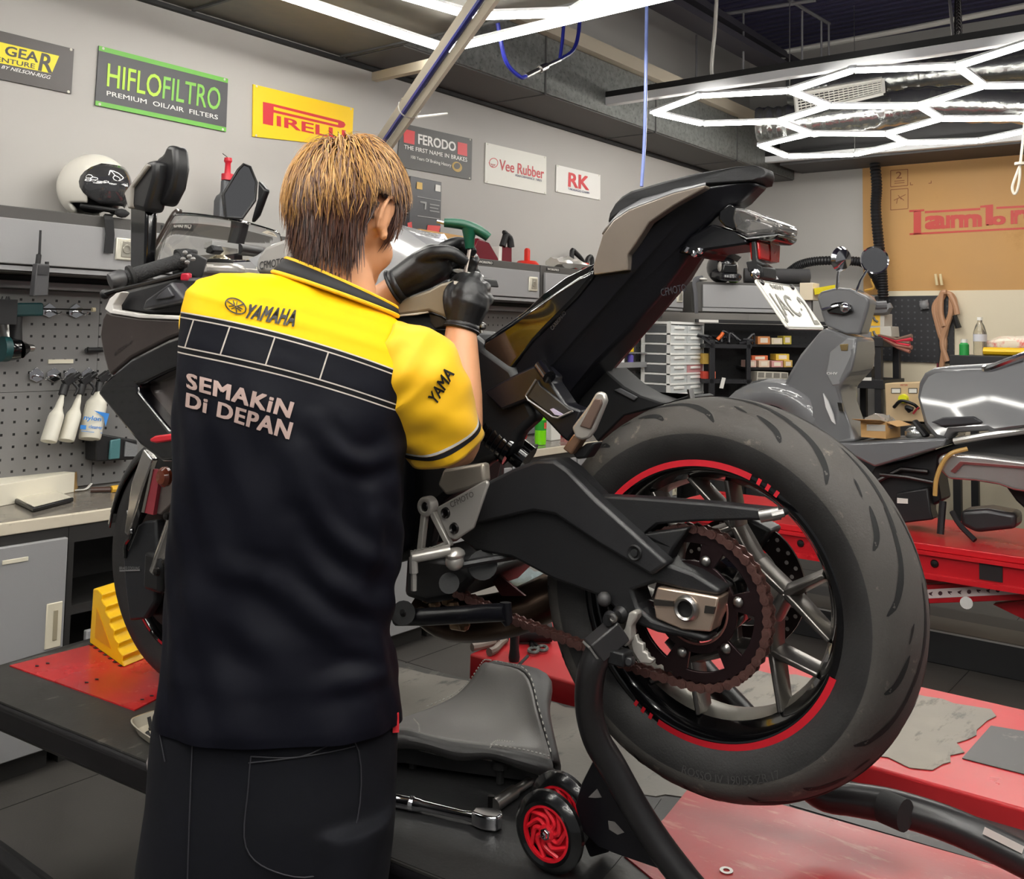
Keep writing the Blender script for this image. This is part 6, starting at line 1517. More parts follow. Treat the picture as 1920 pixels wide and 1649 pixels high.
# walkie talkie on the cabinet front
t = thing('two_way_radio', 'black radio with a long antenna clipped below the helmet cabinet', 'radio', atY(80, 555, 3.44))
q = lambda x, y: atY(x, y, 3.43)
m = MB(); m.prism([q(70, 494), q(94, 496), q(91, 555), q(63, 556)], V((0, .035, 0))); rb = m.build('radio_body', mat('radio_grey', (70, 70, 72), .5), t, bevel=.004)
m = MB(); m.prism([q(71, 498), q(92, 500), q(90, 516), q(70, 515)], V((0, -.003, 0))); m.build('speaker_panel', mat('radio_dark', (44, 44, 46), .5), rb)
m = MB(); m.tube([atY(71, 495, 3.45), atY(73, 478, 3.45), atY(74, 476, 3.45), atY(76, 432, 3.45)], [.009, .009, .0045, .004], 10); m.build('antenna', CABK, t)
m = MB(); m.cyl(atY(88, 496, 3.45), atY(88, 491, 3.45), .007, 10); m.build('volume_knob', CABK, t)
# battery charger
t = thing('battery_charger', 'dark battery charger with a teal panel under the spray bottles', 'charger', G(215, 868, 3.70))
q = lambda x, y: G(x, y, 3.66)
m = MB(); m.prism([q(180, 812), q(258, 826), q(258, 862), q(180, 866)], V((0, .085, 0))); m.build('charger_body', CABK, t, bevel=.006)
m = MB(); m.prism([q(205, 826), q(224, 822), q(222, 860), q(202, 862)], V((0, -.012, 0))); m.build('teal_panel', mat('teal_screen', (76, 122, 126), .4), t, bevel=.004)
m = MB(); m.prism([q(234, 828), q(256, 834), q(256, 856), q(232, 856)], V((0, -.006, 0))); m.build('grey_panel', mat('panel_grey', (130, 132, 134), .5, bump=1, bscale=400), t)
# white box, tablet, flap
t = thing('long_box', 'long white cardboard box lying on the worktop', 'box', atZ(60, 945, ZB))
ya = 3.52
def bz(x, y): return atZ(x, y, ZB + .002)
p0, p1 = bz(-60, 962), bz(139, 923); dx = (p1 - p0).normalized(); up_ = UP * (atY(139, 887, p1.y).z - ZB)
bk = V((-dx.y, dx.x, 0)) * .14
m = MB(); m.loft([[p0, p0 + up_, p0 + up_ + bk, p0 + bk], [p1, p1 + up_, p1 + up_ + bk, p1 + bk]]); m.build('box_body', mat('white_card', (232, 226, 208), .6), t, bevel=.002)
m = MB(); f = [p1 + dx * .001, p1 + up_ * .95 + dx * .001, p1 + up_ * .9 + dx * .09 + bk * .5, p1 + dx * .10 + up_ * .45 + bk * .5, p1 + dx * .05 + up_ * .1 + bk * .2]; m.prism(f, bk.normalized() * .003); m.build('open_flap', mat('kraft_card', (176, 140, 84), .7), t)
m = MB(); m.tube([p1 + V((0, -.01, .008)), p1 + dx * .05 + V((0, -.015, .006)), p1 + dx * .09 + V((0, .0, .02))], .006, 8, k=4, flat=.4); m.build('torn_flap', WHITE, t)
t = thing('tablet', 'dark tablet lying flat on the worktop in front of the white box', 'tablet', atZ(75, 955, ZB))
q = [bz(18, 940), bz(62, 962), bz(138, 942), bz(105, 928)]
m = MB(); m.prism([p + UP * .001 for p in q], UP * .016); m.build('tablet_body', mat('tablet_black', (24, 24, 26), .3), t, bevel=.004)
c = sum(q, V()) / 4
m = MB(); m.prism([c + (p - c) * .93 + UP * .0172 for p in q], UP * .001); m.build('screen', mat('pale_screen', (206, 200, 184), .12, coat=.5), t)
t = thing('bench_screwdriver', 'screwdriver with an amber ferrule lying on the worktop', 'screwdriver', bz(210, 925))
m = MB(); m.cyl(bz(170, 925) + UP * .012, bz(208, 924) + UP * .012, .011, 10); m.build('handle', mat('brown_handle', (70, 48, 40), .4), t)
m = MB(); m.cyl(bz(208, 924) + UP * .012, bz(224, 922) + UP * .012, .014, 8); m.build('ferrule', mat('amber_ferrule', (226, 176, 60), .3), t)
m = MB(); m.cyl(bz(224, 922) + UP * .012, bz(246, 920) + UP * .012, .005, 8); m.build('shaft', DSTEEL, t)
# helmet on the cabinet
hc = atY(176, 352, 3.63); hr = .118
hz = ztop
t = thing('open_face_helmet', 'white open-face helmet with a clear visor on the wall cabinet', 'helmet', (hc.x, hc.y, hz))
hfd = (V((.42, -.91, 0))).normalized(); hrd = V((-hfd.y, hfd.x, 0)); hrd = V((hfd.y, -hfd.x, 0))
HM2 = Matrix((hrd, hfd, UP)).transposed()
m = MB(); vs = []; fs = []; N1, N2 = 48, 30; idx = {}
def hd(i, j): th = pi * (.02 + .80 * i / N2); ph = 2 * pi * j / N1; return V((sin(th) * cos(ph), sin(th) * sin(ph), cos(th)))
for i in range(N2):
    for j in range(N1):
        c = (hd(i, j) + hd(i + 1, j + 1)).normalized()
        if c.y > .30 and abs(c.x) < .86 and c.z < .48: continue
        if c.z < -.55 and c.y > -.2: continue
        f = []
        for k in ((i, j), (i, (j + 1) % N1), (i + 1, (j + 1) % N1), (i + 1, j)):
            if k not in idx: idx[k] = len(vs); d = hd(*k); vs.append(hc + HM2 @ V((d.x * hr, d.y * hr * 1.14, d.z * hr * 1.06)))
            f.append(idx[k])
        fs.append(tuple(f))
m.add(vs, fs); m.build('shell', mat('helmet_white', (232, 228, 218), .2, coat=.6), t, solid=.012)
m = MB(); rows = []
for i in range(9):
    a = radians(38 - 72 * i / 8); rows.append([hc + HM2 @ V((sin(b) * cos(a) * hr * 1.05, cos(b) * cos(a) * hr * 1.21 + .004, sin(a) * hr * 1.12)) for b in [radians(1) * (-1 + 2 * j / 16) * (82 * sqrt(1 - ((i - 4) / 4.9) ** 2)) for j in range(17)]])
m.loft(rows, closed=False, cap=False); m.build('visor', mat('visor_tint', (70, 70, 72), .06, coat=1.0, trans=.35), t, solid=.002)
m = MB(); m.sphere(hc + V((0, 0, -.01)), (.095, .10, .09), 20, rot=HM2); m.build('lining', MBLACK, t)
m = MB(); m.tube([hc + HM2 @ V((-.10, .02, -.085)), hc + HM2 @ V((-.05, .11, -.095)), hc + HM2 @ V((.05, .11, -.095)), hc + HM2 @ V((.10, .02, -.085))], .016, 10, k=5, flat=.6); m.build('rim_trim', MBLACK, t)
m = MB(); p = hc + HM2 @ V((.10, -.01, .0)); m.lathe([(.0001, .004), (.010, .003), (.011, 0)], hc + HM2 @ V((-.119, .0, -.0)), -hrd, 14); m.build('visor_screw', MBLACK, t)
m = MB(); P = [atY(202, 405, 3.49), atY(204, 412, 3.478), atY(206, 440, 3.476), atY(203, 475, 3.476)]
m.loft([[p + V((-.018, 0, 0)), p + V((.018, 0, 0)), p + V((.018, -.003, 0)), p + V((-.018, -.003, 0))] for p in [atY(205, 402, 3.60)] + P]); m.sphere(atY(228, 400, 3.49), (.03, .015, .018), 10); m.build('chin_strap', mat('strap_black', (30, 30, 32), .8), t)
m = MB(); m.text('PULSE', [hc + HM2 @ V((x, sqrt(max(0, 1 - (x / hr) ** 2 - (z / hr / 1.06) ** 2)) * hr * 1.14 + .0075, z)) for x, z in ((-.028, .070), (.028, .070), (.026, .080), (-.026, .080))], bold=.03); m.build('helmet_lettering', mat('helmet_print', (70, 70, 72), .5), t)
# oil bottle with red cap
ob = atY(424, 392, 3.64)
t = thing('oil_bottle', 'dark grey bottle with a red pouring cap on the wall cabinet', 'bottle', (ob.x, ob.y, ztop))
m = MB(); m.loft([[V((ob.x, ob.y, z)) + V((a * w * .055, b * w * .03, 0)) for a, b in ((-1, -1), (1, -1), (1, 1), (-1, 1))] for z, w in ((ztop, .9), (ztop + .14, .9), (ztop + .165, .75), (ztop + .175, .5), (ztop + .235, .48))]); m.build('bottle_body', mat('bottle_dark_grey', (78, 80, 84), .4), t, bevel=.008, seg=3)
zt = ztop + .235
m = MB(); m.lathe([(.0001, .10), (.016, .10), (.018, .085), (.012, .075), (.014, .03), (.026, .028), (.026, 0), (.0001, 0)], (ob.x, ob.y, zt), UP, 20); m.build('red_cap', mat('red_cap', (196, 30, 48), .35), t)
m = MB(); m.cyl((ob.x, ob.y, zt + .10), (ob.x - .03, ob.y, zt + .115), .0015, 6); m.build('cap_tail', MBLACK, t)
# things on the cabinets right of the head
def ontop(x, Y, z=ztop): 
    p = atY(x, 450, Y); return V((p.x, p.y, z))
q = lambda x, y: atY(x, y, 3.60)
t = thing('product_box', 'tall black parts box with white pictures on the wall cabinet', 'box', ontop(800, 3.6))
zb = ztop
P = [q(770, 330), q(828, 342), q(826, 440), q(768, 440)]; P[2].z = P[3].z = zb
m = MB(); m.prism(P, V((0, .12, 0))); bx = m.build('carton', mat('carton_black', (58, 58, 62), .35), t, bevel=.002)
f = lambda x, y: atY(x, y, 3.598)
def decal(parent, nm, col, polys, y=3.597):
    m = MB()
    for P in polys: m.poly([atY(a, b, y) for a, b in P])
    return m.build(nm, mat('decal_%d_%d_%d' % col, col, .5), parent, smooth=False)
decal(bx, 'orange_tag', (206, 170, 90), [[(782, 341), (792, 343), (792, 356), (781, 354)]]); decal(bx, 'white_tag', (220, 218, 212), [[(817, 346), (826, 348), (826, 360), (816, 358)]])
decal(bx, 'printed_frame', (150, 150, 150), [[(783, 368), (826, 376), (826, 377.5), (783, 369.5)], [(783, 404), (825, 410), (825, 411.5), (783, 405.5)], [(788, 377), (800, 379), (799, 393), (796, 393), (797, 382), (788, 380)], [(806, 382), (824, 385), (824, 387), (806, 384)], [(806, 388), (822, 391), (822, 393), (806, 390)], [(806, 394), (824, 397), (824, 399), (806, 396)]])
decal(bx, 'red_picture', (200, 66, 66), [[(802, 422), (826, 424), (823, 436), (800, 434)], [(764, 418), (772, 416), (773, 428), (765, 430)]])
t = thing('kraft_box', 'brown cardboard box on the wall cabinet behind the gloved hands', 'box', ontop(830, 3.55))
P = [q(775, 430), q(876, 447), q(876, 470), q(775, 470)]; P[2].z = P[3].z = zb
m = MB(); m.prism([p + V((0, -.05, 0)) for p in P], V((0, .09, 0))); m.build('carton', mat('kraft', (196, 152, 96), .7), t, bevel=.002)
t = thing('tail_lamp_unit', 'dark red car tail lamp lying on the wall cabinet', 'lamp unit', ontop(925, 3.58))
P = [q(880, 476), q(896, 446), q(918, 455), q(940, 486)]; zz = zb
P = [V((p.x, p.y, max(zz, p.z))) for p in P]; P[0].z = P[3].z = zz
m = MB(); m.prism(P, V((0, .08, 0))); m.build('lamp_lens', mat('dark_red_lens', (112, 26, 40), .12, coat=.6), t, bevel=.008)
P = [q(938, 488), q(941, 462), q(960, 464), q(960, 490)]; P[0].z = P[3].z = zz
m = MB(); m.prism(P, V((0, .08, 0))); m.build('lamp_end', mat('dark_red_lens', (112, 26, 40), .12, coat=.6), t, bevel=.004)
P = [q(934, 487), q(936, 462), q(941, 463), q(940, 488)]; P[0].z = P[3].z = zz
m = MB(); m.prism([p + V((0, -.002, 0)) for p in P], V((0, .06, 0))); m.build('white_band', WHITE, t)
m = MB(); m.tube([q(942, 462), q(948, 440), q(944, 436), q(955, 446), q(958, 464)], [.02, .018, .01, .02, .022], 10, k=4); m.build('lamp_mount', MBLACK, t)
t = thing('suction_lifter', 'red suction lifter standing on the wall cabinet', 'tool', ontop(989, 3.60))
c = ontop(989, 3.60); RP = mat('bright_red_plastic', (222, 52, 40), .35)
m = MB(); m.lathe([(.0001, .03), (.055, .026), (.075, .006), (.075, 0), (.0001, 0)], c, UP, 24); m.build('suction_cup', RP, t)
m = MB(); m.box(c + UP * .062, (.026, .03, .066)); m.lathe([(.0001, .012), (.016, .012), (.016, -.012), (.0001, -.012)], c + UP * .09, V((1, 0, 0)), 14); m.build('lever_handle', RP, t, bevel=.004)
t = thing('parts_bag', 'clear plastic bag of red parts on the wall cabinet beside the grey seat cowl', 'bag', ontop(1070, 3.6))
c = ontop(1065, 3.58); m = MB(); rndb = random.Random(4); rings = []
for i in range(9):
    u = i / 8; rings.append([c + V((-.17 + .42 * u, .05 * cos(a) * (1 + .3 * rndb.random()), max(0, .035 + .04 * sin(a) * (.6 + .8 * rndb.random()) * sin(pi * min(1, u + .15)) ** .5))) for a in [2 * pi * k / 14 for k in range(14)]])
m.loft(rings); m.build('bag_film', mat('crumpled_film', (226, 222, 214), .15, trans=.6), t, ang=20)
m = MB(); m.box(c + V((.13, -.0, .03)), (.16, .06, .05)); m.build('red_part', mat('bright_red_plastic', (222, 52, 40), .35), t, bevel=.01)
m = MB(); m.box(c + V((.0, -.0, .02)), (.08, .05, .03)); m.build('black_part', MBLACK, t, bevel=.01)
m = MB(); b0 = ontop(1073, 3.7); m.tube([b0 + UP * .04, b0 + V((.0, 0, .14)), b0 + V((.04, 0, .13)), b0 + V((.12, 0, .09)), b0 + V((.15, 0, .04))], [.016, .016, .018, .014, .014], 8, k=4); m.tube([b0 + V((.16, 0, .0)), b0 + V((.19, 0, .10)), b0 + V((.24, 0, .11)), b0 + V((.24, 0, 0))], .016, 8, k=4); m.cyl(b0 + V((0,0,0)), b0 + UP * .06, .014, 8)
tag(m.build('mirror_bracket', CABK), 'black curved bracket standing behind the plastic bag', 'bracket')
# green drink bottle and clutter seen below the tail
t = thing('drink_bottle', 'bottle of bright green drink standing on the worktop behind the frame', 'bottle', atZ(1013, 836, ZB))
c = atY(1013, 836, 3.42); c.z = ZB + .002
m = MB(); m.lathe([(.0001, 0), (.032, .002), (.034, .02), (.034, .09), (.034, .15), (.014, .2), (.014, .215), (.0001, .215)], c, UP, 20); m.build('bottle', mat('green_drink', (126, 226, 24), .15, coat=.4), t)
m = MB(); m.lathe([(.0345, .085), (.0345, .145)], c, UP, 20); m.build('label', mat('green_label', (40, 150, 40), .4), t)
m = MB(); m.lathe([(.0348, .095), (.0348, .13)], c, UP, 8, a0=-1.2, a1=.3, hint=V((0, -1, 0))); m.build('label_red', mat('label_red', (216, 90, 70), .4), t)
c = ontop(0, 3.5); m = MB(); p = atY(985, 840, 3.38); m.box((p.x, 3.42, ZB + .012), (.14, .16, .02)); tag(m.build('parts_tray', mat('tray_dark', (60, 60, 62), .4), bevel=.004), 'dark tray on the worktop beside the green drink bottle', 'tray')
m = MB(); p = atY(1040, 820, 3.5); m.box((p.x, 3.52, ZB + .06), (.10, .06, .115)); tag(m.build('white_carton', WHITE, bevel=.003), 'white carton on the worktop behind the green drink bottle', 'box')
m = MB(); p = atY(1084, 762, 3.5); m.box((p.x, 3.55, ZB + .13), (.16, .08, .03)); m.box((p.x, 3.58, ZB + .058), (.14, .05, .114)); tag(m.build('red_blue_carton', mat('red_carton', (206, 70, 76), .5), bevel=.003), 'red carton on the worktop behind the passenger peg', 'box')
m = MB(); p = atY(1070, 745, 3.6); m.tube([(p.x - .1, 3.62, ZB + .16), (p.x - .06, 3.62, ZB + .24), (p.x + .06, 3.64, ZB + .23), (p.x + .12, 3.62, ZB + .16)], .018, 8, k=4); m.box((p.x, 3.65, ZB + .08), (.26, .05, .16))
tag(m.build('blue_bag', mat('blue_cloth', (52, 74, 196), .6)), 'blue bag on the worktop behind the red carton', 'bag')
# ================================================================== corner, far wall
DP, DN = V((7.0, 3.08, 0)), V((.7071, .7071, 0))
def DG(x, y, o=0.0): return onP(x, y, DP + DN * o, DN)
t = thing('corner_cabinet', 'grey corner wall cabinet carrying the dark visored helmet', 'cabinet', DG(1400, 575))
a, b = DG(1312, 560), DG(1525, 560); a.z = b.z = 0; dx = (b - a).normalized()
def dbox(mb, u0, u1, o0, o1, z0, z1, m_=0):
    q = [a + dx * u0 + DN * o0, a + dx * u1 + DN * o0, a + dx * u1 + DN * o1, a + dx * u0 + DN * o1]
    mb.prism([V((p.x, p.y, z0)) for p in q], UP * (z1 - z0), m_)
LD = (b - a).length
m = MB(); dbox(m, -.06, LD, .004, .30, 1.68, 1.905); m.build('carcass', CABD, t, bevel=.003)
m = MB(); dbox(m, .02, LD - .02, -.012, .003, 1.715, 1.885); m.build('flap_door', CABG, t, bevel=.003)
m = MB(); dbox(m, .02, LD - .02, -.006, .003, 1.685, 1.712); m.build('lower_lip', CABG, t)
m = MB(); dbox(m, -.02, LD + .3, .02, .05, 1.60, 1.625); tag(m.build('light_rail', CABK, bevel=.002), 'dark rail under the corner cabinet', 'rail')
m = MB(); dbox(m, .0, .15, .012, .02, 1.602, 1.622); tag(m.build('rail_label', WHITE), 'white strip label on the dark rail under the corner cabinet', 'label')
m = MB(); dbox(m, -.04, 1.2, .42, .44, .1, 1.6); tag(m.build('back_panel', pegmat('pegboard_black', (30, 30, 33), (8, 8, 9), .038, .2)), 'black pegboard panel behind the corner shelves', 'pegboard')
# dark helmet
c = DG(1352, 508, .10); c.z = 1.905 + .115
t = thing('motocross_helmet', 'black peaked helmet with grey patches on the corner cabinet', 'helmet', (c.x, c.y, 1.905))
fd = V((-.55, -.83, 0)).normalized(); rd = V((fd.y, -fd.x, 0)); M3 = Matrix((rd, fd, UP)).transposed()
m = MB(); m.sphere(c, (.105, .125, .118), 24, rot=M3); m.build('shell', mat('helmet_black', (26, 26, 30), .25, coat=.5), t)
m = MB(); m.loft([[c + M3 @ V((x, .09 + .0, .03)), c + M3 @ V((x * .8, .135, .02)), c + M3 @ V((x * .8, .135, -.05)), c + M3 @ V((x, .09, -.06))] for x in (-.075, .075)]); m.build('eye_port', mat('port_dark', (12, 12, 14), .3), t, bevel=.01)
m = MB(); m.tube([c + M3 @ V((-.09, .05, -.06)), c + M3 @ V((-.05, .15, -.08)), c + M3 @ V((.05, .15, -.08)), c + M3 @ V((.09, .05, -.06))], .03, 10, k=4); m.build('chin_bar', mat('helmet_black', (26, 26, 30), .25, coat=.5), t)
m = MB(); m.loft([[c + M3 @ V((x, .08, .07 - abs(x) * .3)), c + M3 @ V((x * .8, .17, .10 - abs(x) * .3)), c + M3 @ V((x * .8, .17, .11 - abs(x) * .3)), c + M3 @ V((x, .06, .105 - abs(x) * .3))] for x in (-.09, -.045, 0, .045, .09)]); m.build('peak', mat('helmet_grey', (96, 94, 92), .4), t)
m = MB(); [m.sphere(c + M3 @ V((s * .07, .10, .0)), (.018, .02, .04), 10, rot=M3) for s in (-1, 1)]; m.build('grey_patches', mat('helmet_pale', (150, 146, 140), .4), t)
m = MB(); q0 = DG(1302, 527, -.02); q1 = DG(1306, 588, -.02); m.tube([DG(1318, 522, .05), q0, DG(1304, 550, -.02), q1], .022, 8, k=4, flat=.25, hint=V((.7, .7, 0))); tag(m.build('hanging_strap', mat('strap_grey', (84, 84, 88), .8)), 'grey strap hanging down the left end of the corner cabinet', 'strap')
m = MB(); m.sphere(DG(1318, 524, .03), (.045, .03, .012), 12); tag(m.build('white_sachet', WHITE), 'small white sachet on the left end of the corner cabinet', 'sachet')
m = MB(); g = DG(1375, 523, .06); g.z = 1.93; m.sphere(g, (.05, .04, .03), 12); tag(m.build('green_cloth', mat('lime_cloth', (150, 206, 86), .8)), 'lime green cloth beside the black peaked helmet', 'cloth')
m = MB(); p0, p1 = DG(1395, 525, .16), DG(1517, 520, .05); p0.z = p1.z = 1.905 + .062; m.tube([p0, p1], .06, 16); m.cyl(p1, p1 + (p1 - p0).normalized() * .01, .022, 12)
tag(m.build('foam_roll', mat('foam_black', (44, 43, 45), .8)), 'black foam roll lying on the corner cabinet', 'roll')
m = MB(); p = DG(1518, 545, -.01); m.box(p + V((0, 0, -.01)), (.14, .10, .13)); tag(m.build('cream_carton', mat('cream_carton', (222, 208, 182), .6), bevel=.003), 'cream carton right of the number plate', 'box')
m = MB(); q = [DG(1526, 541, -.1), DG(1566, 534, -.1), DG(1566, 545, -.1), DG(1528, 553, -.1)]; m.prism(q, V((.05, .02, 0))); tag(m.build('yellow_packet', mat('yellow_packet', (208, 190, 20), .45)), 'yellow packet behind the scooter cowl', 'packet')
# white drawer tower
WDT = mat('drawer_white', (248, 248, 244), .4); WDC = mat('drawer_clear', (206, 210, 210), .25); WDD = mat('drawer_dark_side', (96, 98, 100), .3)
yt = 3.45
tl0, tr0 = atY(1257, 603, yt), atY(1320, 606, yt)
x0, x1 = tl0.x, tr0.x; zt = tl0.z; dep = .24
t = thing('drawer_tower', 'white plastic tower of clear drawers standing on the worktop', 'drawers', ((x0 + x1) / 2, yt + .12, ZB))
m = MB()
nrow = 10; rh = (zt - ZB - .03) / nrow
m.box2((x0, yt, zt - .018), (x1, yt + dep, zt)); m.box2((x0, yt, ZB), (x1, yt + dep, ZB + .02))
for i in range(1, nrow): z = zt - .018 - rh * i; m.box2((x0, yt - .004, z - .007), (x1, yt + dep, z + .007))
for xx in (x0, x1 - .012): m.box2((xx, yt, ZB), (xx + .012, yt + .03, zt)); m.box2((xx, yt + dep - .03, ZB), (xx + .012, yt + dep, zt))
m.build('tower_frame', WDT, t, bevel=.002)
mid = (x0 + x1) / 2
for i in range(nrow):
    z1 = zt - .018 - rh * i - .008; z0 = z1 - rh + .016
    for k, (u0, u1) in enumerate(((x0 + .014, mid - .004), (mid + .004, x1 - .014))):
        m = MB(); m.box2((u0, yt + .002, z0), (u1, yt + dep - .01, z1)); d = m.build('drawer', WDC if not (i == 4 and k) else mat('drawer_pink', (206, 150, 152), .3), t, bevel=.002)
        m = MB(); m.box(((u0 + u1) / 2, yt, (z0 + z1) / 2 + .008), ((u1 - u0) * .6, .012, .018)); m.build('drawer_pull', WDT, d, bevel=.003)
    m = MB(); m.box2((x0 - .002, yt + .035, z0 + .004), (x0 + .003, yt + dep - .035, z1 - .002)); m.build('side_slot', WDD, t)
# bottles left of the tower
for (x, y0, y1, r, col, l) in ((1182, 638, 660, .024, (230, 196, 30), 'yellow capped bottle on the peg shelf, above the purple one'), (1182, 662, 685, .022, (98, 84, 170), 'purple bottle on the peg shelf left of the drawer tower'), (1165, 655, 680, .022, (222, 222, 220), 'white bottle on the peg shelf beside the purple bottle'), (1152, 640, 660, .022, (206, 190, 214), 'pale bottle half hidden by the tail on the peg shelf')):
    p = atY(x, y1, 3.66); q = atY(x, y0, 3.66); m = MB(); h = q.z - p.z
    m.lathe([(.0001, 0), (r, 0), (r, h * .75), (r * .6, h * .85), (r * .6, h), (.0001, h)], p, UP, 14); tag(m.build('shelf_bottle', mat('bottle_%d_%d_%d' % col, col, .4)), l, 'bottle', 'bottles on the peg shelf')
m = MB(); p = atY(1165, 687, 3.70); m.box((p.x, 3.69, p.z - .004), (.5, .11, .008)); m.box((p.x, 3.64, p.z + .015), (.5, .006, .03)); p2 = atY(1165, 661, 3.7); m.box((p.x + .05, 3.69, p2.z - .004), (.4, .11, .006)); tag(m.build('peg_shelf', mat('shelf_grey', (170, 170, 172), .4, .5)), 'small grey peg shelf holding bottles left of the drawer tower', 'shelf')
m = MB(); p = atY(1180, 713, 3.725); m.tube([p + V((-.07, 0, 0)), p + V((.05, 0, -.01)), p + V((.09, 0, -.02))], [.028, .03, .012], 12); tag(m.build('white_pouch', mat('white_cloth', (230, 226, 214), .7)), 'white pouch hanging below the peg shelf', 'pouch')
# black rack with boxes (under the corner cabinet)
t = thing('corner_rack', 'black shelf rack in the dark corner beside the drawer tower', 'rack', DG(1400, 770, .1))
RK_ = mat('rack_black', (26, 26, 30), .5)
def zat(x, y, o): return DG(x, y, o).z
def uat(x, o=0.0): return (V((DG(x, 650, o).x, DG(x, 650, o).y, 0)) - a).dot(dx)
zs = [zat(1380, 646, 0), zat(1380, 712, 0)]
for (u0, u1) in ((uat(1331), uat(1341)), (uat(1400), uat(1408))):
    m = MB(); dbox(m, u0, u1, .0, .03, .02, zs[0] + .03); m.build('post', RK_, t, bevel=.002)
for z in zs:
    m = MB(); dbox(m, uat(1322), uat(1410), .0, .26, z - .03, z); m.build('shelf_board', RK_, t)
z2 = [zat(1450, 646, .12), zat(1450, 689, .12)]
for z in z2:
    m = MB(); dbox(m, uat(1405, .12), uat(1545, .12), .12, .40, z - .02, z); m.build('shelf_board', RK_, t)
m = MB(); q = DG(1362, 716, -.012); m.prism([DG(1354, 708, -.012), DG(1361, 709, -.012), DG(1356, 729, -.012), DG(1349, 728, -.012)], DN * .004); tag(m.build('paper_tag', WHITE), 'tilted white paper tag on the corner rack', 'tag')
rb = random.Random(3)
OB = [(1421, 1444, 631, 646, (212, 140, 84), 'orange carton at the left of the upper corner shelf', .10), (1447, 1467, 634, 646, (222, 208, 176), 'cream carton on the upper corner shelf', .10), (1469, 1484, 630, 646, (196, 176, 66), 'yellow carton at the right of the upper corner shelf', .10),
      (1400, 1418, 676, 689, (220, 184, 170), 'pale pink carton at the left of the lower corner shelf', .10), (1423, 1443, 676, 689, (222, 196, 172), 'white and orange carton, second on the lower corner shelf', .10), (1447, 1468, 677, 689, (206, 150, 148), 'pink carton, third on the lower corner shelf', .10), (1470, 1486, 676, 689, (206, 168, 90), 'amber carton at the right of the lower corner shelf', .10),
      (1410, 1440, 667, 676, (206, 98, 56), 'orange carton on top of the row on the lower corner shelf', .14), (1455, 1480, 664, 676, (226, 190, 70), 'yellow carton on top of the row on the lower corner shelf', .14)]
for x0_, x1_, y0_, y1_, col, l, o in OB:
    m = MB(); q = [DG(x0_, y0_, o), DG(x1_, y0_, o), DG(x1_, y1_, o), DG(x0_, y1_, o)]; m.prism(q, DN * .12)
    bx = tag(m.build('parts_carton', mat('carton_%d_%d_%d' % col, col, .6), bevel=.002), l, 'box', 'parts cartons on the corner shelves')
    m = MB(); c_ = sum(q, V()) / 4; m.poly([c_ + (p - c_) * .6 - DN * .0015 for p in q]); m.build('carton_label', mat('label_pale', (232, 218, 200), .6), bx)
for x0_, x1_, y0_, y1_, col, l in ((1318, 1331, 663, 683, (196, 160, 70), 'amber carton between the drawer tower and the rack post'), (1318, 1330, 697, 712, (206, 70, 52), 'red carton between the drawer tower and the rack post'), (1338, 1342, 697, 710, (222, 110, 80), 'narrow orange carton beside the rack post')):
    m = MB(); q = [DG(x0_, y0_, .05), DG(x1_, y0_, .05), DG(x1_, y1_, .05), DG(x0_, y1_, .05)]; m.prism(q, DN * .1); tag(m.build('parts_carton', mat('carton_%d_%d_%d' % col, col, .6), bevel=.002), l, 'box', 'parts cartons on the corner shelves')
m = MB()
for i in range(14):
    p = DG(1322 + i * 6, 640 - rb.random() * 10, .03 + rb.random() * .1); m.tube([p, p + V((rb.uniform(-.08, .08), rb.uniform(-.08, .08), rb.uniform(-.02, .05))), p + V((rb.uniform(-.1, .1), rb.uniform(-.1, .1), -.03))], .010, 6, k=3)
tag(m.build('cable_heap', mat('cable_dark', (44, 44, 48), .4)), 'heap of dark cables on the corner rack', 'cables', kind='stuff')
m = MB(); m.tube([DG(1345, 637, .02), DG(1352, 630, .02), DG(1356, 624, .02)], .014, 8); tag(m.build('orange_part', mat('orange_plastic', (226, 104, 40), .4)), 'small orange part in the heap of dark cables', 'part')
t = thing('small_drawer_cabinet', 'small grey cabinet of tiny drawers below the corner shelves', 'drawers', DG(1455, 740, .05))
q = [DG(1420, 697, .05), DG(1478, 699, .05), DG(1478, 745, .05), DG(1416, 745, .05)]
m = MB(); m.prism(q, DN * .15); m.build('cabinet_frame', mat('drawer_beige', (196, 190, 178), .5), t, bevel=.002)
for r in range(4):
    for c_ in range(4):
        f = lambda u, v: (q[0] * (1 - u) + q[1] * u) * (1 - v) + (q[3] * (1 - u) + q[2] * u) * v
        u0, u1, v0, v1 = c_ / 4 + .03, c_ / 4 + .22, r / 4 + .03, r / 4 + .22
        m = MB(); m.prism([f(u0, v0), f(u1, v0), f(u1, v1), f(u0, v1)], -DN * .004); m.build('tiny_drawer', mat('drawer_smoke', (128, 124, 116), .3), t)
m = MB(); q = [DG(1402, 729, .0), DG(1415, 730, .0), DG(1415, 752, .0), DG(1402, 752, .0)]; m.prism(q, DN * .1); tag(m.build('white_parts_box', WHITE, bevel=.003), 'white box left of the small grey drawer cabinet', 'box')
# bench in the corner
m = MB(); dbox(m, -.02, 1.15, .0, .41, .80, .846); tag(m.build('corner_bench', CABK, bevel=.004), 'dark bench top under the corner shelves', 'bench')
m = MB(); dbox(m, -.0, 1.1, .06, .40, .0, .799); tag(m.build('corner_base_unit', BK, bevel=.004), 'dark base unit under the corner bench', 'cabinet')
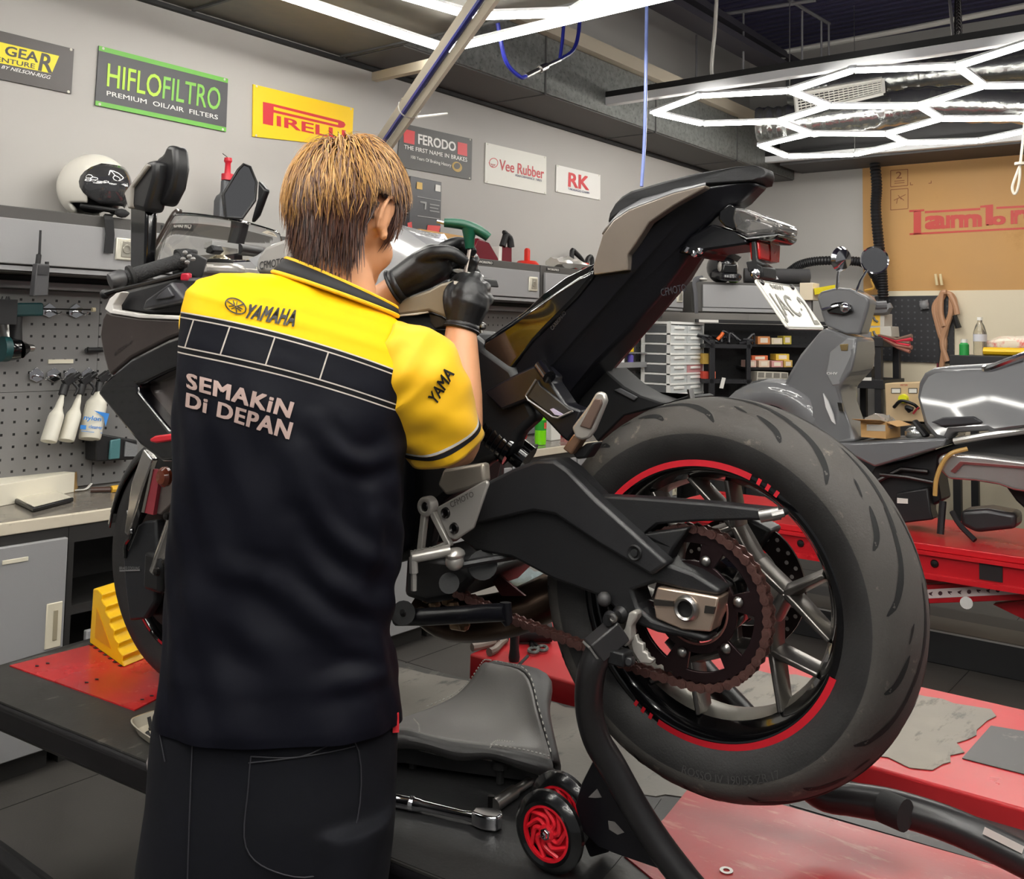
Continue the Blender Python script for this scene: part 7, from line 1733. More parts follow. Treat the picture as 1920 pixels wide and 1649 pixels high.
# ------------------------------------------------------------------ far wall
XP = XW - .012
def X_(x, y, X=XP): return atX(x, y, X)
t = thing('cardboard_sheet', 'large brown cardboard sheet with red lettering on the far wall', 'cardboard', X_(1800, 553))
KR = mat('kraft_sheet', (196, 150, 92), .65, var=.05, vscale=2, stain=(184, 138, 80), sscale=2, samt=.58)
m = MB(); m.prism([X_(1617, 285), X_(2030, 235), X_(2030, 548), X_(1619, 553)], V((.008, 0, 0))); m.build('sheet', KR, t)
RI = mat('red_ink', (196, 58, 48), .5); XI = XP - .003
q = lambda x, y: X_(x, y, XI)
m = MB()
for P in ([(1713, 396), (1727, 395), (1727, 439), (1713, 440)], [(1705, 394), (1733, 392.5), (1733, 396), (1705, 398)], [(1705.5, 437.5), (1920, 426.5), (2030, 421), (2030, 424.5), (1920, 430), (1705.5, 441)], [(1734, 396), (1838, 390), (1838, 394), (1734, 400)], [(1868, 388), (2030, 380), (2030, 384), (1868, 392)], [(1838, 386), (1862, 383.5), (1862, 422), (1848, 423), (1848, 389), (1838, 390)]):
    m.poly([q(*p) for p in P])
m.text('am', [q(1734, 431), q(1841, 425.5), q(1841, 401), q(1734, 405)], bold=.07); m.text('lo', [q(1850, 423), q(1886, 421), q(1886, 397), q(1850, 399)], bold=.07); m.text('retta', [q(1895, 421), q(2030, 414), q(2030, 385), q(1895, 390)], bold=.07)
m.build('red_lettering', RI, t, smooth=False)
BI = mat('brown_ink', (140, 86, 50), .6); m = MB()
def rect(x0, y0, x1, y1, s):
    P = [(x0, y0), (x1, y0 - s), (x1, y1 - s), (x0, y1)]
    for i in range(4): m.quadbar(q(*P[i]), q(*P[(i + 1) % 4]), .006, V((1, 0, 0)))
rect(1670, 320, 1702, 350.5, 2.5); rect(1670, 356, 1702.5, 394, 2.5)
m.text('2', [q(1680, 335.5), q(1691, 334.5), q(1691, 321.5), q(1680, 322.5)], bold=.01)
for a_, b_ in (((1677, 340), (1696, 338.5)), ((1677, 344), (1696, 342.5)), ((1676, 376), (1690, 369)), ((1684, 366), (1690, 374)), ((1690, 369), (1698, 365)), ((1683, 372), (1681, 382)), ((1689, 371), (1695, 376)), ((1707, 342), (1707, 347)), ((1707, 347), (1712, 346.5)), ((1746, 339), (1746, 344)), ((1741, 344), (1746, 343.5))):
    m.quadbar(q(*a_), q(*b_), .006, V((1, 0, 0)))
m.build('carton_marks', BI, t, smooth=False)
m = MB(); m.prism([X_(1640, 556, XW - .04), X_(1788, 554, XW - .04), X_(1789, 682, XW - .04), X_(1640, 676, XW - .04)], V((.018, 0, 0)))
tag(m.build('black_pegboard', pegmat('pegboard_black_far', (40, 40, 44), (74, 74, 78), .05, .26, 'Y')), 'black pegboard under the cardboard sheet', 'pegboard')
m = MB(); m.tube([X_(1726, 566, XW - .06), X_(1738, 564, XW - .06), X_(1740, 578, XW - .06), X_(1728, 580, XW - .06)], .012, 8, closed=True); m.sphere(X_(1733, 572, XW - .06), .04, 10); tag(m.build('clear_bag', mat('clear_bag', (200, 200, 204), .1, trans=.6)), 'small clear bag pinned on the black pegboard', 'bag')
# jumper cable coil
XC = XW - .05
q = lambda x, y, o=0.0: X_(x, y, XC + o)
t = thing('jumper_cable', 'coiled tan cable with a black clamp hanging on the cream wall', 'cable', q(1770, 700))
TAN = mat('tan_cable', (186, 142, 110), .45)
for i, P in enumerate(([(1768, 552), (1752, 575), (1757, 605), (1768, 638), (1778, 600), (1790, 575), (1785, 555), (1768, 548)], [(1770, 552), (1758, 578), (1764, 610), (1771, 640), (1768, 670), (1764, 698)], [(1784, 556), (1782, 590), (1770, 625), (1767, 648), (1774, 672), (1776, 678)], [(1775, 548), (1766, 552), (1764, 585), (1770, 612)], [(1781, 552), (1790, 570), (1795, 590)])):
    m = MB(); m.tube([q(x, y, -.01 * i) for x, y in P], .022, 8, k=5); m.build('cable', TAN, t)
m = MB(); m.tube([q(1790, 592, -.04), q(1797, 615, -.04)], [.03, .04], 8, flat=.6); m.build('clamp', MBLACK, t)
m = MB(); [m.tube([q(x, 514, -.02), q(x + 3, 535, -.02)], .011, 8) for x in (1754, 1763)]; m.build('wall_hooks', mat('cream_hook', (222, 204, 160), .5), t)
m = MB(); m.tube([q(1783, 560, .02), q(1782, 640, .02), q(1780, 668, .02)], .008, 6); m.tube([q(1760, 600, .02), q(1758, 690, .02)], .008, 6); tag(m.build('red_lead', mat('maroon_lead', (120, 44, 60), .5)), 'thin maroon lead hanging behind the tan cable coil', 'cable')
# corrugated conduit
CND = mat('corrugated_conduit', (30, 30, 33), .45)
def corr(pts, r, label, f=.06):
    P = smooth_path(pts, 16); m = MB(); rr = [r * (1 + (.14 if i % 2 else -.06)) for i in range(len(P))]; m.tube(P, rr, 12)
    return tag(m.build('conduit_hose', CND), label, 'conduit')
q = lambda x, y, X=8.2: X_(x, y, X)
corr([q(1640, 255), q(1640, 300), q(1644, 350), q(1642, 390), q(1646, 440), q(1651, 485), q(1654, 520), q(1656, 560)], .040, 'black corrugated conduit running down beside the cardboard sheet')
corr([q(1480, 510), q(1500, 497), q(1530, 490), q(1575, 489), q(1615, 492), q(1632, 505), q(1645, 525), q(1652, 540)], .036, 'black corrugated conduit sagging across the grey far wall')
m = MB(); m.tube([q(1560, 486), q(1600, 488), q(1625, 498), q(1636, 512), q(1634, 526), q(1638, 540), q(1622, 545)], .010, 6, k=5); tag(m.build('yellow_wire', mat('yellow_wire', (206, 156, 66), .5)), 'thin yellow wire looped over the black conduit', 'wire')
# rack in front of the pegboard
XR = 7.6
q = lambda x, y, X=XR: X_(x, y, X)
t = thing('parts_rack', 'black bolted shelf rack behind the scooter', 'rack', (XR + .2, q(1640, 700).y, 0))
yl, yr_ = q(1580, 700).y, q(1652, 700).y
zs1, zs2 = q(1640, 633).z, q(1640, 712).z
for (xx, yy) in ((XR, yr_), (XR + .45, yr_), (XR, yl - .03), (XR + .45, yl - .03)):
    m = MB(); m.box2((xx, yy, 0), (xx + .05, yy + .05, zs1 + .01)); m.build('post', RK_, t, bevel=.003)
for z in (zs1, zs2):
    m = MB(); m.box2((XR - .01, yr_ - .02, z - .07), (XR + .52, yl + .04, z)); m.build('shelf_board', RK_, t, bevel=.003)
m = MB(); m.prism([q(1602, 708, XR - .014), q(1634, 708, XR - .014), q(1634, 714, XR - .014), q(1602, 714, XR - .014)], V((.003, 0, 0))); m.build('shelf_label', WHITE, t)
def xbox(nm, P, dep, mt, label, cat, X=XR + .1, grp=None):
    m = MB(); m.prism([q(x, y, X) for x, y in P], V((dep, 0, 0))); return tag(m.build(nm, mt, bevel=.003), label, cat, grp)
YB_ = mat('yellow_carton', (226, 178, 50), .5); GC = mat('grey_carton', (190, 186, 178), .6)
b1 = xbox('spares_carton', [(1622, 587), (1658, 588), (1658, 613), (1622, 613)], .2, GC, 'upper yellow fronted carton stacked on the black rack', 'box', grp='spares cartons on the black rack')
b2 = xbox('spares_carton', [(1612, 614), (1670, 612), (1672, 632), (1612, 632)], .2, GC, 'lower yellow fronted carton stacked on the black rack', 'box', grp='spares cartons on the black rack')
for b_, P in ((b1, [(1624, 589), (1650, 590), (1650, 611), (1624, 611)]), (b2, [(1616, 616), (1650, 614), (1650, 630), (1616, 630)])):
    m = MB(); m.poly([q(x, y, XR + .098) for x, y in P]); m.build('yellow_panel', YB_, b_)
    xx = 1638; yy = P[0][1] + 10; m = MB(); m.tube([q(xx, yy - 5, XR + .096), q(xx + 2, yy + 1, XR + .096), q(xx + 8, yy + 5, XR + .096)], .01, 6); m.build('tool_picture', mat('picture_grey', (96, 92, 86), .5), b_)
m = MB(); m.prism([q(1613, 623, XR - .02), q(1632, 622, XR - .02), q(1633, 638, XR - .02), q(1613, 637, XR - .02)], V((.03, 0, 0))); tag(m.build('gauge_box', mat('gauge_grey', (120, 120, 122), .3), bevel=.004), 'small grey gauge clipped to the black rack', 'gauge')
m = MB(); m.tube([q(1600, 583, XR + .1), q(1640, 581, XR + .1), q(1662, 580, XR + .1), q(1660, 574, XR + .1)], .045, 10, k=3); tag(m.build('hose_fitting', mat('fitting_grey', (110, 110, 112), .4)), 'grey hose fitting above the yellow cartons', 'fitting')
for i, (dy, col, l) in enumerate(((0, (206, 50, 70), 'red handled pliers sticking out from the rack, uppermost'), (8, (150, 96, 84), 'pliers with worn handles on the rack, below the red handled pair'), (-3, (120, 96, 84), 'pliers with bare jaws on the rack, behind the red handled pair'))):
    m = MB(); A0 = q(1648, 629 + dy * .2, XR + .04); m.tube([A0, q(1682, 640 + dy, XR - .12), q(1710, 636 + dy * 2, XR - .14)], [.008, .014, .016], 8); m.tube([A0, q(1684, 644 + dy, XR - .12), q(1706, 648 + dy * 1.5, XR - .14)], [.008, .012, .014], 8)
    tag(m.build('pliers', mat('grip_%d_%d_%d' % col, col, .4)), l, 'pliers', 'pliers on the black rack')
t = thing('red_clip', 'pink red clip hanging on the left side of the black rack', 'clip', q(1603, 690))
m = MB(); m.tube([q(1601, 652, XR - .05), q(1603, 670, XR - .05), q(1601, 696, XR - .05)], [.02, .03, .012], 8); m.build('clip_body', mat('pink_red', (216, 84, 92), .4), t)
xbox('black_case', [(1610, 688), (1634, 688), (1634, 708), (1610, 708)], .15, CABK, 'black case on the lower shelf of the black rack', 'case', XR + .05)
xbox('pink_label_box', [(1604, 668), (1614, 668), (1614, 680), (1604, 680)], .1, WHITE, 'small white box with pink print hanging on the rack', 'box', XR - .03)
# power supply on a stand
t = thing('power_supply', 'beige bench power supply with two meters and a yellow knob', 'power supply', q(1690, 790, 7.3))
q2 = lambda x, y, o=0.0: X_(x, y, 7.3 + o)
BG = mat('beige_panel', (204, 178, 140), .5)
P = [q2(1659, 719), (q2(1740, 716)), q2(1740, 792), q2(1661, 790)]
m = MB(); m.prism(P, V((.27, 0, 0))); m.build('case', BG, t, bevel=.006)
for x0_, x1_ in ((1671, 1689), (1703, 1720)):
    m = MB(); m.prism([q2(x0_, 728, -.004), q2(x1_, 728, -.004), q2(x1_, 738, -.004), q2(x0_, 738, -.004)], V((.003, 0, 0))); f = m.build('meter', mat('meter_frame', (60, 56, 50), .4), t)
    m = MB(); m.poly([q2(x0_ + 1.2, 729.5, -.005), q2(x1_ - 1.2, 729.5, -.005), q2(x1_ - 1.2, 737, -.005), q2(x0_ + 1.2, 737, -.005)]); m.build('meter_face', WHITE, f)
m = MB(); m.lathe([(.0001, .04), (.03, .04), (.034, 0)], q2(1695, 748), V((-1, 0, 0)), 16); m.build('yellow_knob', mat('lime_yellow_knob', (226, 226, 30), .4), t)
m = MB(); m.text('METER', [q2(1688, 724, -.004), q2(1702, 724, -.004), q2(1702, 721, -.004), q2(1688, 721, -.004)], bold=.02); m.build('red_heading', mat('red_heading', (176, 60, 50), .5), t)
m = MB(); m.tube([q2(1676, 764, -.02), q2(1690, 752, -.06), q2(1712, 758, -.06), q2(1722, 766, -.02)], .012, 6, k=5); m.tube([q2(1706, 772, -.03), q2(1700, 764, -.05), q2(1712, 768, -.05)], .016, 6, k=4); m.build('test_leads', MBLACK, t)
m = MB(); m.tube([q2(1712, 776, -.03), q2(1722, 764, -.04)], .007, 6); m.build('red_lead', mat('red_lead_p', (196, 60, 70), .4), t)
m = MB(); p = q2(1700, 793); m.box2((7.05, p.y - .12, 0), (7.585, p.y + .4, p.z)); tag(m.build('low_bench', CABK, bevel=.004), 'dark low bench under the beige power supply', 'bench')
# shelf table at right
XT = 7.4
q = lambda x, y, X=XT: X_(x, y, X)
zt = q(1850, 668).z; yL = q(1780, 668).y; yR = q(1990, 668).y
t = thing('side_table', 'black topped table against the cream wall', 'table', (XT + .3, (yL + yR) / 2, 0))
m = MB(); m.box2((XT, yR, zt - .10), (XT + .6, yL, zt)); m.build('table_top', mat('table_black', (30, 30, 33), .5), t, bevel=.004)
for xx, yy in ((XT + .02, yL - .06), (XT + .53, yL - .06), (XT + .02, yR + .02), (XT + .53, yR + .02)):
    m = MB(); m.box2((xx, yy, 0), (xx + .05, yy + .05, zt - .10)); m.build('leg', CABK, t)
bt = q(1838, 667, XT + .2); bt.z = zt
t = thing('water_bottle', 'clear plastic water bottle on the black table', 'bottle', bt)
m = MB(); m.lathe([(.0001, 0), (.042, .002), (.045, .02), (.043, .07), (.045, .10), (.044, .16), (.030, .21), (.016, .235), (.016, .25), (.0001, .25)], bt, UP, 20); m.build('bottle', mat('clear_bottle', (232, 226, 210), .06, trans=.85), t)
m = MB(); m.lathe([(.0455, .10), (.0455, .15)], bt, UP, 20); m.build('label', mat('pale_label', (206, 206, 214), .4), t)
m = MB(); m.lathe([(.0001, .022), (.018, .022), (.018, 0), (.0001, 0)], bt + UP * .25, UP, 14); m.build('cap', WHITE, t)
gt = q(1808, 667, XT + .15); gt.z = zt
t = thing('pill_bottle', 'short bottle with a green label on the black table', 'bottle', gt)
m = MB(); m.lathe([(.0001, 0), (.033, 0), (.033, .075), (.02, .09), (.0001, .09)], gt, UP, 16); m.build('bottle', mat('label_green', (40, 150, 70), .4), t)
m = MB(); m.lathe([(.0001, .025), (.022, .025), (.022, 0), (.0001, 0)], gt + UP * .088, UP, 14); m.build('cap', WHITE, t)
sb = q(1895, 650, XT + .25)
t = thing('snack_bag', 'crumpled white and red snack bag on the black table', 'bag', (sb.x, sb.y, zt))
m = MB(); rings = []
for i in range(9):
    u = i / 8; rings.append([V((sb.x + .05 * cos(f_) * sin(pi * (u * .8 + .1)), sb.y + .18 - .42 * u, zt + .075 + .07 * sin(f_) * sin(pi * (u * .8 + .1)) + rb.uniform(-.008, .008))) for f_ in [2 * pi * k / 14 for k in range(14)]])
m.loft(rings); m.build('packet', mat('snack_packet', (226, 214, 196), .3, stain=(206, 60, 50), sscale=7, samt=.55), t, ang=20)
m = MB(); m.text('TASTY', [X_(1890, 655, sb.x - .055), X_(1912, 655, sb.x - .055), X_(1912, 646, sb.x - .055), X_(1890, 646, sb.x - .055)], bold=.04)
bm_ = MB(); p = q(1905, 664, XT + .08); bm_.loft([[V((p.x + .05 * cos(f_), p.y + .2 - .5 * u, zt + .032 + .03 * sin(f_))) for f_ in [2 * pi * k / 10 for k in range(10)]] for u in (0, .25, .5, .75, 1)]); y_ = bm_
tag(y_.build('tool_pouch', mat('yellow_pouch', (236, 190, 20), .5, stain=(40, 38, 36), sscale=3, samt=.58)), 'yellow and black tool pouch on the black table', 'pouch')
# ================================================================== scooter and its lift
SX = 4.95; SN = V((-1, 0, 0))
def S(x, y, w=0.0): return atX(x, y, SX - w)
def sslab(pts, w1, w2, m=None):
    m = m or MB(); m.prism([S(x, y, w1) for x, y in pts], V((w1 - w2, 0, 0))); return m
def ssym(pts, m=None):
    m = m or MB(); near = [S(x, y, w) for x, y, w in pts]; far_ = [p + V((2 * w, 0, 0)) for p, (x, y, w) in zip(near, pts)]; n = len(near)
    return m.add(near + far_, [tuple(range(n)), tuple(range(n, 2 * n))[::-1]] + [(i, i + n, (i + 1) % n + n, (i + 1) % n) for i in range(n)])
SG = mat('scooter_grey', (112, 113, 116), .45, 0.0, coat=1.0); SGD = mat('scooter_dark_panel', (58, 58, 62), .4)
SLZ = S(1750, 1022, .33).z
sc_ = thing('scooter', 'glossy grey scooter on the far red lift', 'scooter', (SX, 1.3, SLZ))
ssym([(1531, 557, .05), (1537, 547, .07), (1568, 539, .09), (1593, 541, .09), (1624, 556, .07), (1631, 566, .06), (1627, 582, .06), (1612, 628, .07), (1585, 626, .08), (1547, 611, .08), (1540, 590, .07)]).build('headset', SG, sc_, bevel=.02, seg=4)
sslab([(1548, 580), (1560, 568), (1580, 566), (1594, 572), (1598, 586), (1580, 592), (1552, 588)], .098, .06).build('switch_panel', GBLACK, sc_, bevel=.008)
m = MB(); m.tube([S(1540, 582, .14), S(1556, 577, .12), S(1572, 573, .11)], .008, 8, k=3); m.sphere(S(1584, 577, .11), (.02, .026, .026), 12); m.build('brake_lever', CHROME, sc_)
m = MB(); m.tube([S(1628, 570, -.1), S(1645, 573, -.12), S(1662, 572, -.14)], .022, 10); m.build('handlebar_grip', mat('grip_grey', (120, 120, 122), .5), sc_)
m = MB(); m.tube([S(1570, 548, .07), S(1571, 520, .10), S(1573, 502, .12)], .007, 8); m.build('mirror_stem', CHROME, sc_)
c = S(1576, 486, .13); m = MB(); ax = V((-.25, .95, .1)).normalized(); m.lathe([(.0001, .012), (.05, .010), (.062, 0), (.05, -.02), (.0001, -.035)], c, V((.45, .88, .1)), 20); m.build('round_mirror', CHROME, sc_)
m = MB(); m.tube([S(1606, 545, -.07), S(1614, 526, -.11), S(1626, 506, -.14)], .007, 8); m.build('mirror_stem', CHROME, sc_)
c = S(1640, 488, -.16); m = MB(); ax = V((-.80, -.55, .05)).normalized(); m.lathe([(.064, 0), (.072, .004), (.072, -.006), (.05, -.03), (.0001, -.045)], c, ax, 24); rm_ = m.build('round_mirror', CHROME, sc_)
m = MB(); m.lathe([(.0001, .001), (.065, .001)], c, ax, 24); m.build('mirror_glass', mat('mirror_surface', (170, 170, 172), .03, 1.0), rm_)
ssym([(1536, 622, .07), (1547, 614, .09), (1588, 630, .13), (1606, 633, .14), (1603, 662, .16), (1596, 694, .17), (1573, 728, .14), (1578, 755, .12), (1590, 790, .12), (1606, 828, .15), (1570, 834, .16), (1535, 812, .13), (1508, 775, .08), (1478, 745, .05), (1462, 735, .05), (1478, 702, .06), (1500, 664, .06)]).build('leg_shield', SG, sc_, bevel=.02, seg=4)
sslab([(1588, 634), (1603, 636), (1600, 662), (1594, 688), (1574, 722), (1560, 724), (1548, 700), (1556, 660)], .145, .12).build('inner_panel', mat('scooter_grey_inner', (140, 141, 143), .2, coat=.6), sc_, bevel=.006)
sslab([(1574, 646), (1590, 645), (1589, 658), (1577, 658)], .15, .14).build('keyhole', mat('brass_lock', (150, 130, 90), .3, .8), sc_, bevel=.002)
m = MB(); m.text('OHV', [S(1550, 703, .15), S(1570, 703, .15), S(1570, 698, .15), S(1550, 698, .15)], bold=.02); m.build('shield_badge', mat('badge_white', (226, 226, 226), .3), sc_)
sslab([(1543, 738), (1552, 752), (1562, 778), (1566, 796), (1559, 790), (1548, 764)], .142, .13).build('white_swoosh', mat('badge_white', (226, 226, 226), .3), sc_)
sslab([(1570, 755), (1578, 756), (1581, 772), (1573, 770)], .13, .11).build('shield_slot', GBLACK, sc_)
m = MB(); rings = []
for i in range(12):
    a_ = pi * i / 11; rings.append([S(1455, 800, 0) + V((w, .30 * cos(a_) * k, .24 * sin(a_) * k)) for w, k in ((-.11, .5), (-.10, .85), (-.08, .96), (0, 1.03), (.08, .96), (.10, .85), (.11, .5))])
m.loft(rings, closed=False, cap=False); m.build('front_mudguard', SG, sc_, solid=.006)
m = MB(); m.lathe([(.16, -.05), (.22, -.05), (.24, -.02), (.24, .02), (.22, .05), (.16, .05)], S(1455, 812, 0), SN, 32, closed_prof=True); m.build('front_wheel', RUBBER, sc_)
ssym([(1560, 830, .16), (1600, 831, .17), (1700, 826, .18), (1775, 822, .18), (1768, 838, .18), (1700, 858, .18), (1640, 876, .17), (1600, 856, .16)]).build('floorboard', SG, sc_, bevel=.01)
ssym([(1556, 828, .15), (1600, 829, .16), (1772, 820, .16), (1772, 823, .16), (1600, 833, .16), (1556, 832, .15)]).build('floor_mat', mat('floor_mat_grey', (66, 66, 68), .5), sc_)
body_ = [(1719, 745, .08), (1722, 718, .10), (1732, 700, .12), (1750, 690, .13), (1782, 686, .14), (1850, 682, .15), (1930, 673, .15), (2050, 662, .12), (2180, 690, .05), (2150, 770, .10), (1990, 790, .20), (1920, 801, .22), (1862, 815, .21), (1850, 809, .20), (1785, 812, .17), (1776, 829, .15), (1752, 824, .13), (1732, 798, .10)]
ssym(body_).build('rear_body', SG, sc_, bevel=.03, seg=4)
sslab([(1745, 792), (1768, 783), (1825, 781), (1842, 792), (1838, 794), (1790, 798), (1765, 799)], .205, .18).build('side_flash', SGD, sc_, bevel=.005)
m = MB(); m.tube([S(1846, 692, .14), S(1860, 690, .15), S(1925, 666, .15), S(2020, 640, .12)], .018, 10, k=3); m.build('grab_rail', CHROME, sc_)
sslab([(1870, 689), (1925, 671), (2060, 650), (2060, 668), (1930, 682)], .12, -.1).build('seat', mat('seat_vinyl', (34, 34, 36), .55), sc_, bevel=.01)
m = MB(); m.tube([S(1790, 828, .16), S(1850, 817, .19), S(1930, 806, .2)], .016, 8); m.build('side_trim', mat('light_alloy', (210, 210, 208), .3, .7), sc_)
eng = [(1757, 862), (1765, 853), (1785, 850), (1840, 854), (1920, 864), (2050, 880), (2050, 930), (1960, 930), (1900, 920), (1872, 910), (1830, 903), (1778, 899), (1760, 882)]
sslab(eng, .20, .05).build('engine_cover', mat('silver_engine_cover', (200, 198, 196), .25, .75), sc_, bevel=.02, seg=4)
sslab([(1782, 884), (1800, 866), (1930, 876), (1930, 880), (1806, 871), (1790, 888)], .212, .19).build('engine_trim', mat('dull_red_trim', (150, 84, 84), .3, .6), sc_)
m = MB(); m.tube([S(1814, 842, .2), S(1785, 850, .22), S(1768, 868, .22), S(1756, 898, .22), S(1753, 930, .22)], .010, 8, k=5); m.build('drain_hose', mat('amber_hose', (196, 156, 90), .3), sc_)
UB = mat('underbody_black', (24, 24, 27), .45)
sslab([(1640, 876), (1700, 862), (1770, 838), (1850, 818), (1930, 806), (2050, 800), (2050, 880), (1920, 862), (1785, 848), (1760, 856), (1757, 890), (1765, 940), (1700, 975), (1650, 940), (1625, 900)], .06, -.12).build('underbody', UB, sc_, bevel=.01)
sslab([(1680, 925), (1740, 915), (1745, 960), (1750, 975), (1690, 982), (1672, 965)], .12, .02).build('radiator_box', UB, sc_, bevel=.008)
sslab([(1682, 934), (1702, 936), (1702, 945), (1682, 944)], .125, .119).build('warning_label', WHITE, sc_)
m = MB(); m.tube([S(1650, 890, .1), S(1700, 895, .1), S(1750, 905, .1)], .010, 8); m.tube([S(1640, 905, .1), S(1690, 880, .08), S(1740, 885, .08)], .012, 8); m.build('frame_tubes', DSTEEL, sc_)
sslab([(1800, 958), (1850, 954), (1905, 964), (1905, 992), (1830, 1000), (1800, 985)], .1, -.05).build('silencer', mat('silencer_grey', (70, 70, 72), .35, .6), sc_, bevel=.02, seg=3)
m = MB(); P0 = S(1768, 940, .1); g0 = S(1763, 990, .12); g0.z = SLZ + .012; m.tube([P0, g0], .016, 8); P1 = S(1785, 960, .1); g1 = S(1828, 1004, .16); g1.z = SLZ + .012; m.tube([P1, S(1800, 985, .13), g1], .012, 8, k=3); m.build('stand_leg', UB, sc_)
sslab([(1880, 905), (1940, 920), (2000, 990), (1960, 990), (1905, 940)], .05, -.05).build('swing_unit', UB, sc_, bevel=.01)
m = MB(); m.lathe([(.12, -.05), (.2, -.06), (.245, -.03), (.25, 0), (.245, .03), (.2, .06), (.12, .05)], S(2080, 930, 0), SN, 32, closed_prof=True); m.build('rear_wheel', RUBBER, sc_)
# hexagon line pattern of reflections is left to the lamps
# carton on the floorboard
c = S(1644, 812, .02)
zb = S(1650, 823, .10).z
t = thing('small_carton', 'small open brown carton standing on the scooter floorboard', 'box', (c.x, c.y, zb))
P = [S(1614, 790, .10), S(1660, 792, .10), S(1661, 823, .10), S(1615, 821, .10)]; dpt = V((.16, -.02, 0))
KC = mat('kraft', (196, 152, 96), .7)
m = MB(); P[2].z = P[3].z = zb + .002
m.loft([[P[3], P[2], P[2] + dpt, P[3] + dpt], [P[0], P[1], P[1] + dpt, P[0] + dpt]], cap=False); m.poly([P[3], P[2], P[2] + dpt, P[3] + dpt]); m.build('carton_body', KC, t, solid=.003)
m = MB(); m.prism([P[0], P[1], P[1] + V((-.07, 0, .012)), P[0] + V((-.07, .02, .012))], UP * .002); m.prism([P[1], P[1] + dpt, P[1] + dpt + V((.02, -.05, -.02)), P[1] + V((.02, -.05, -.02))], UP * .002); m.build('carton_flaps', KC, t)
m = MB(); m.poly([S(1625, 796, .103), S(1660, 797, .103), S(1660, 809, .103), S(1625, 808, .103)]); m.build('shipping_label', mat('grey_label', (206, 200, 190), .6), t)
m = MB(); cc = (P[0] + P[1] + dpt) / 2; cc = (P[0] + P[1]) / 2 + dpt * .5; rings = []
for i in range(7):
    u = i / 6; rings.append([cc + V((-.06 + .14 * u, .075 * cos(f_) * (.6 + .5 * rb.random()), -.01 + .035 * sin(f_) * (.5 + rb.random()))) for f_ in [2 * pi * k / 12 for k in range(12)]])
m.loft(rings); tag(m.build('plastic_wrap', mat('crumpled_film', (226, 222, 214), .15, trans=.6), ang=20), 'crumpled clear plastic in the small brown carton', 'wrap')
m = MB(); p = S(1722, 808, .05); m.tube([S(1715, 790, .06), S(1738, 818, .08)], .022, 8, flat=.5); tag(m.build('black_latch', CABK), 'black lever leaning against the scooter seat body', 'lever')
m = MB(); p = S(1716, 814, .06); m.sphere(p, (.03, .05, .035), 10); tag(m.build('foil_scrap', FOIL), 'scrap of silver foil on the scooter floorboard', 'scrap')
# scooter lift
sl_ = thing('scooter_lift', 'raised red scissor lift under the grey scooter', 'lift', (SX, .9, 0))
XL = SX - .33
z0 = SLZ
RLM = mat('red_lift_bright', (196, 26, 36), .3, var=.08, vscale=3, stain=(214, 96, 84), sscale=5, samt=.66)
m = MB(); m.prism([(XL, 2.6, z0 - .03), (XL + .70, 2.6, z0 - .03), (XL + .70, -2.2, z0 - .03), (XL, -2.2, z0 - .03)], UP * .03); m.build('red_deck', RLM, sl_, bevel=.004)
m = MB(); m.box2((XL - .002, -2.2, z0 - .13), (XL + .03, 2.6, z0 - .031)); m.build('side_channel', mat('red_lift_side', (176, 18, 30), .35), sl_)
m = MB(); m.box2((XL - .03, -2.2, z0 - .145), (XL + .03, 2.6, z0 - .125)); m.box2((XL - .02, -2.2, z0 - .045), (XL, 2.6, z0 - .03)); m.build('channel_lip', RLM, sl_)
m = MB(); yy = atX(1858, 1040, XL).y; m.box2((XL - .008, yy - .045, z0 - .115), (XL + .0, yy + .045, z0 - .045)); m.build('side_slot', mat('slot_black', (24, 16, 18), .6), sl_)
for x in (1501, 1752):
    m = MB(); p = atX(x, 996 if x < 1600 else 1034, XL - .004); p.z = z0 - .08; m.lathe([(.0001, .008), (.014, .006), (.018, 0)], p, SN, 12); m.build('side_bolt', DSTEEL, sl_)
def lx(x, y, X): return atX(x, y, X)
XA = XL + .05
m = MB(); P = [lx(1700, 1100, XA), lx(1960, 1082, XA), lx(1960, 1124, XA), lx(1700, 1134, XA)]; m.prism(P, V((.05, 0, 0))); arm = m.build('scissor_arm', mat('red_lift_side', (176, 18, 30), .35), sl_, bevel=.003)
m = MB(); P = [lx(1735, 1106, XA - .003), lx(1960, 1093, XA - .003), lx(1960, 1112, XA - .003), lx(1735, 1123, XA - .003)]; m.poly(P); m.build('warning_strip', mat('strip_white', (222, 206, 204), .5), arm)
m = MB()
for i in range(12):
    x = 1745 + i * 18; y = 1114 - i * .95; r = 4.2
    k = lambda dx_, dy_: lx(x + dx_, y + dy_, XA - .005)
    if i % 3 == 0: m.poly([k(-r, -r * .3), k(r, -r), k(r * .4, r * .2), k(r * .9, r), k(-r * .6, r * .4)])
    elif i % 3 == 1: m.poly([k(r * cos(t_ * pi / 4), r * sin(t_ * pi / 4)) for t_ in range(8)])
    else: m.poly([k(-r, -r * .8), k(r, -r * .6), k(r * .8, 0), k(0, 0), k(r * .6, r * .9), k(-r * .2, r * .5), k(-r * .8, r * .1)])
m.build('warning_icons', mat('icon_dark', (70, 34, 42), .5), arm)
m = MB(); P = [lx(1862, 1134, XA + .1), lx(1960, 1122, XA + .1), lx(1960, 1200, XA + .1), lx(1920, 1162, XA + .1)]; m.prism(P, V((.05, 0, 0))); m.build('scissor_arm', mat('red_lift_side', (176, 18, 30), .35), sl_)
m = MB(); P = [lx(1690, 1062, XA + .3), lx(1960, 1086, XA + .3), lx(1960, 1110, XA + .3), lx(1690, 1100, XA + .3)]; m.prism(P, V((.05, 0, 0))); m.build('scissor_arm', mat('red_lift_side', (176, 18, 30), .35), sl_)
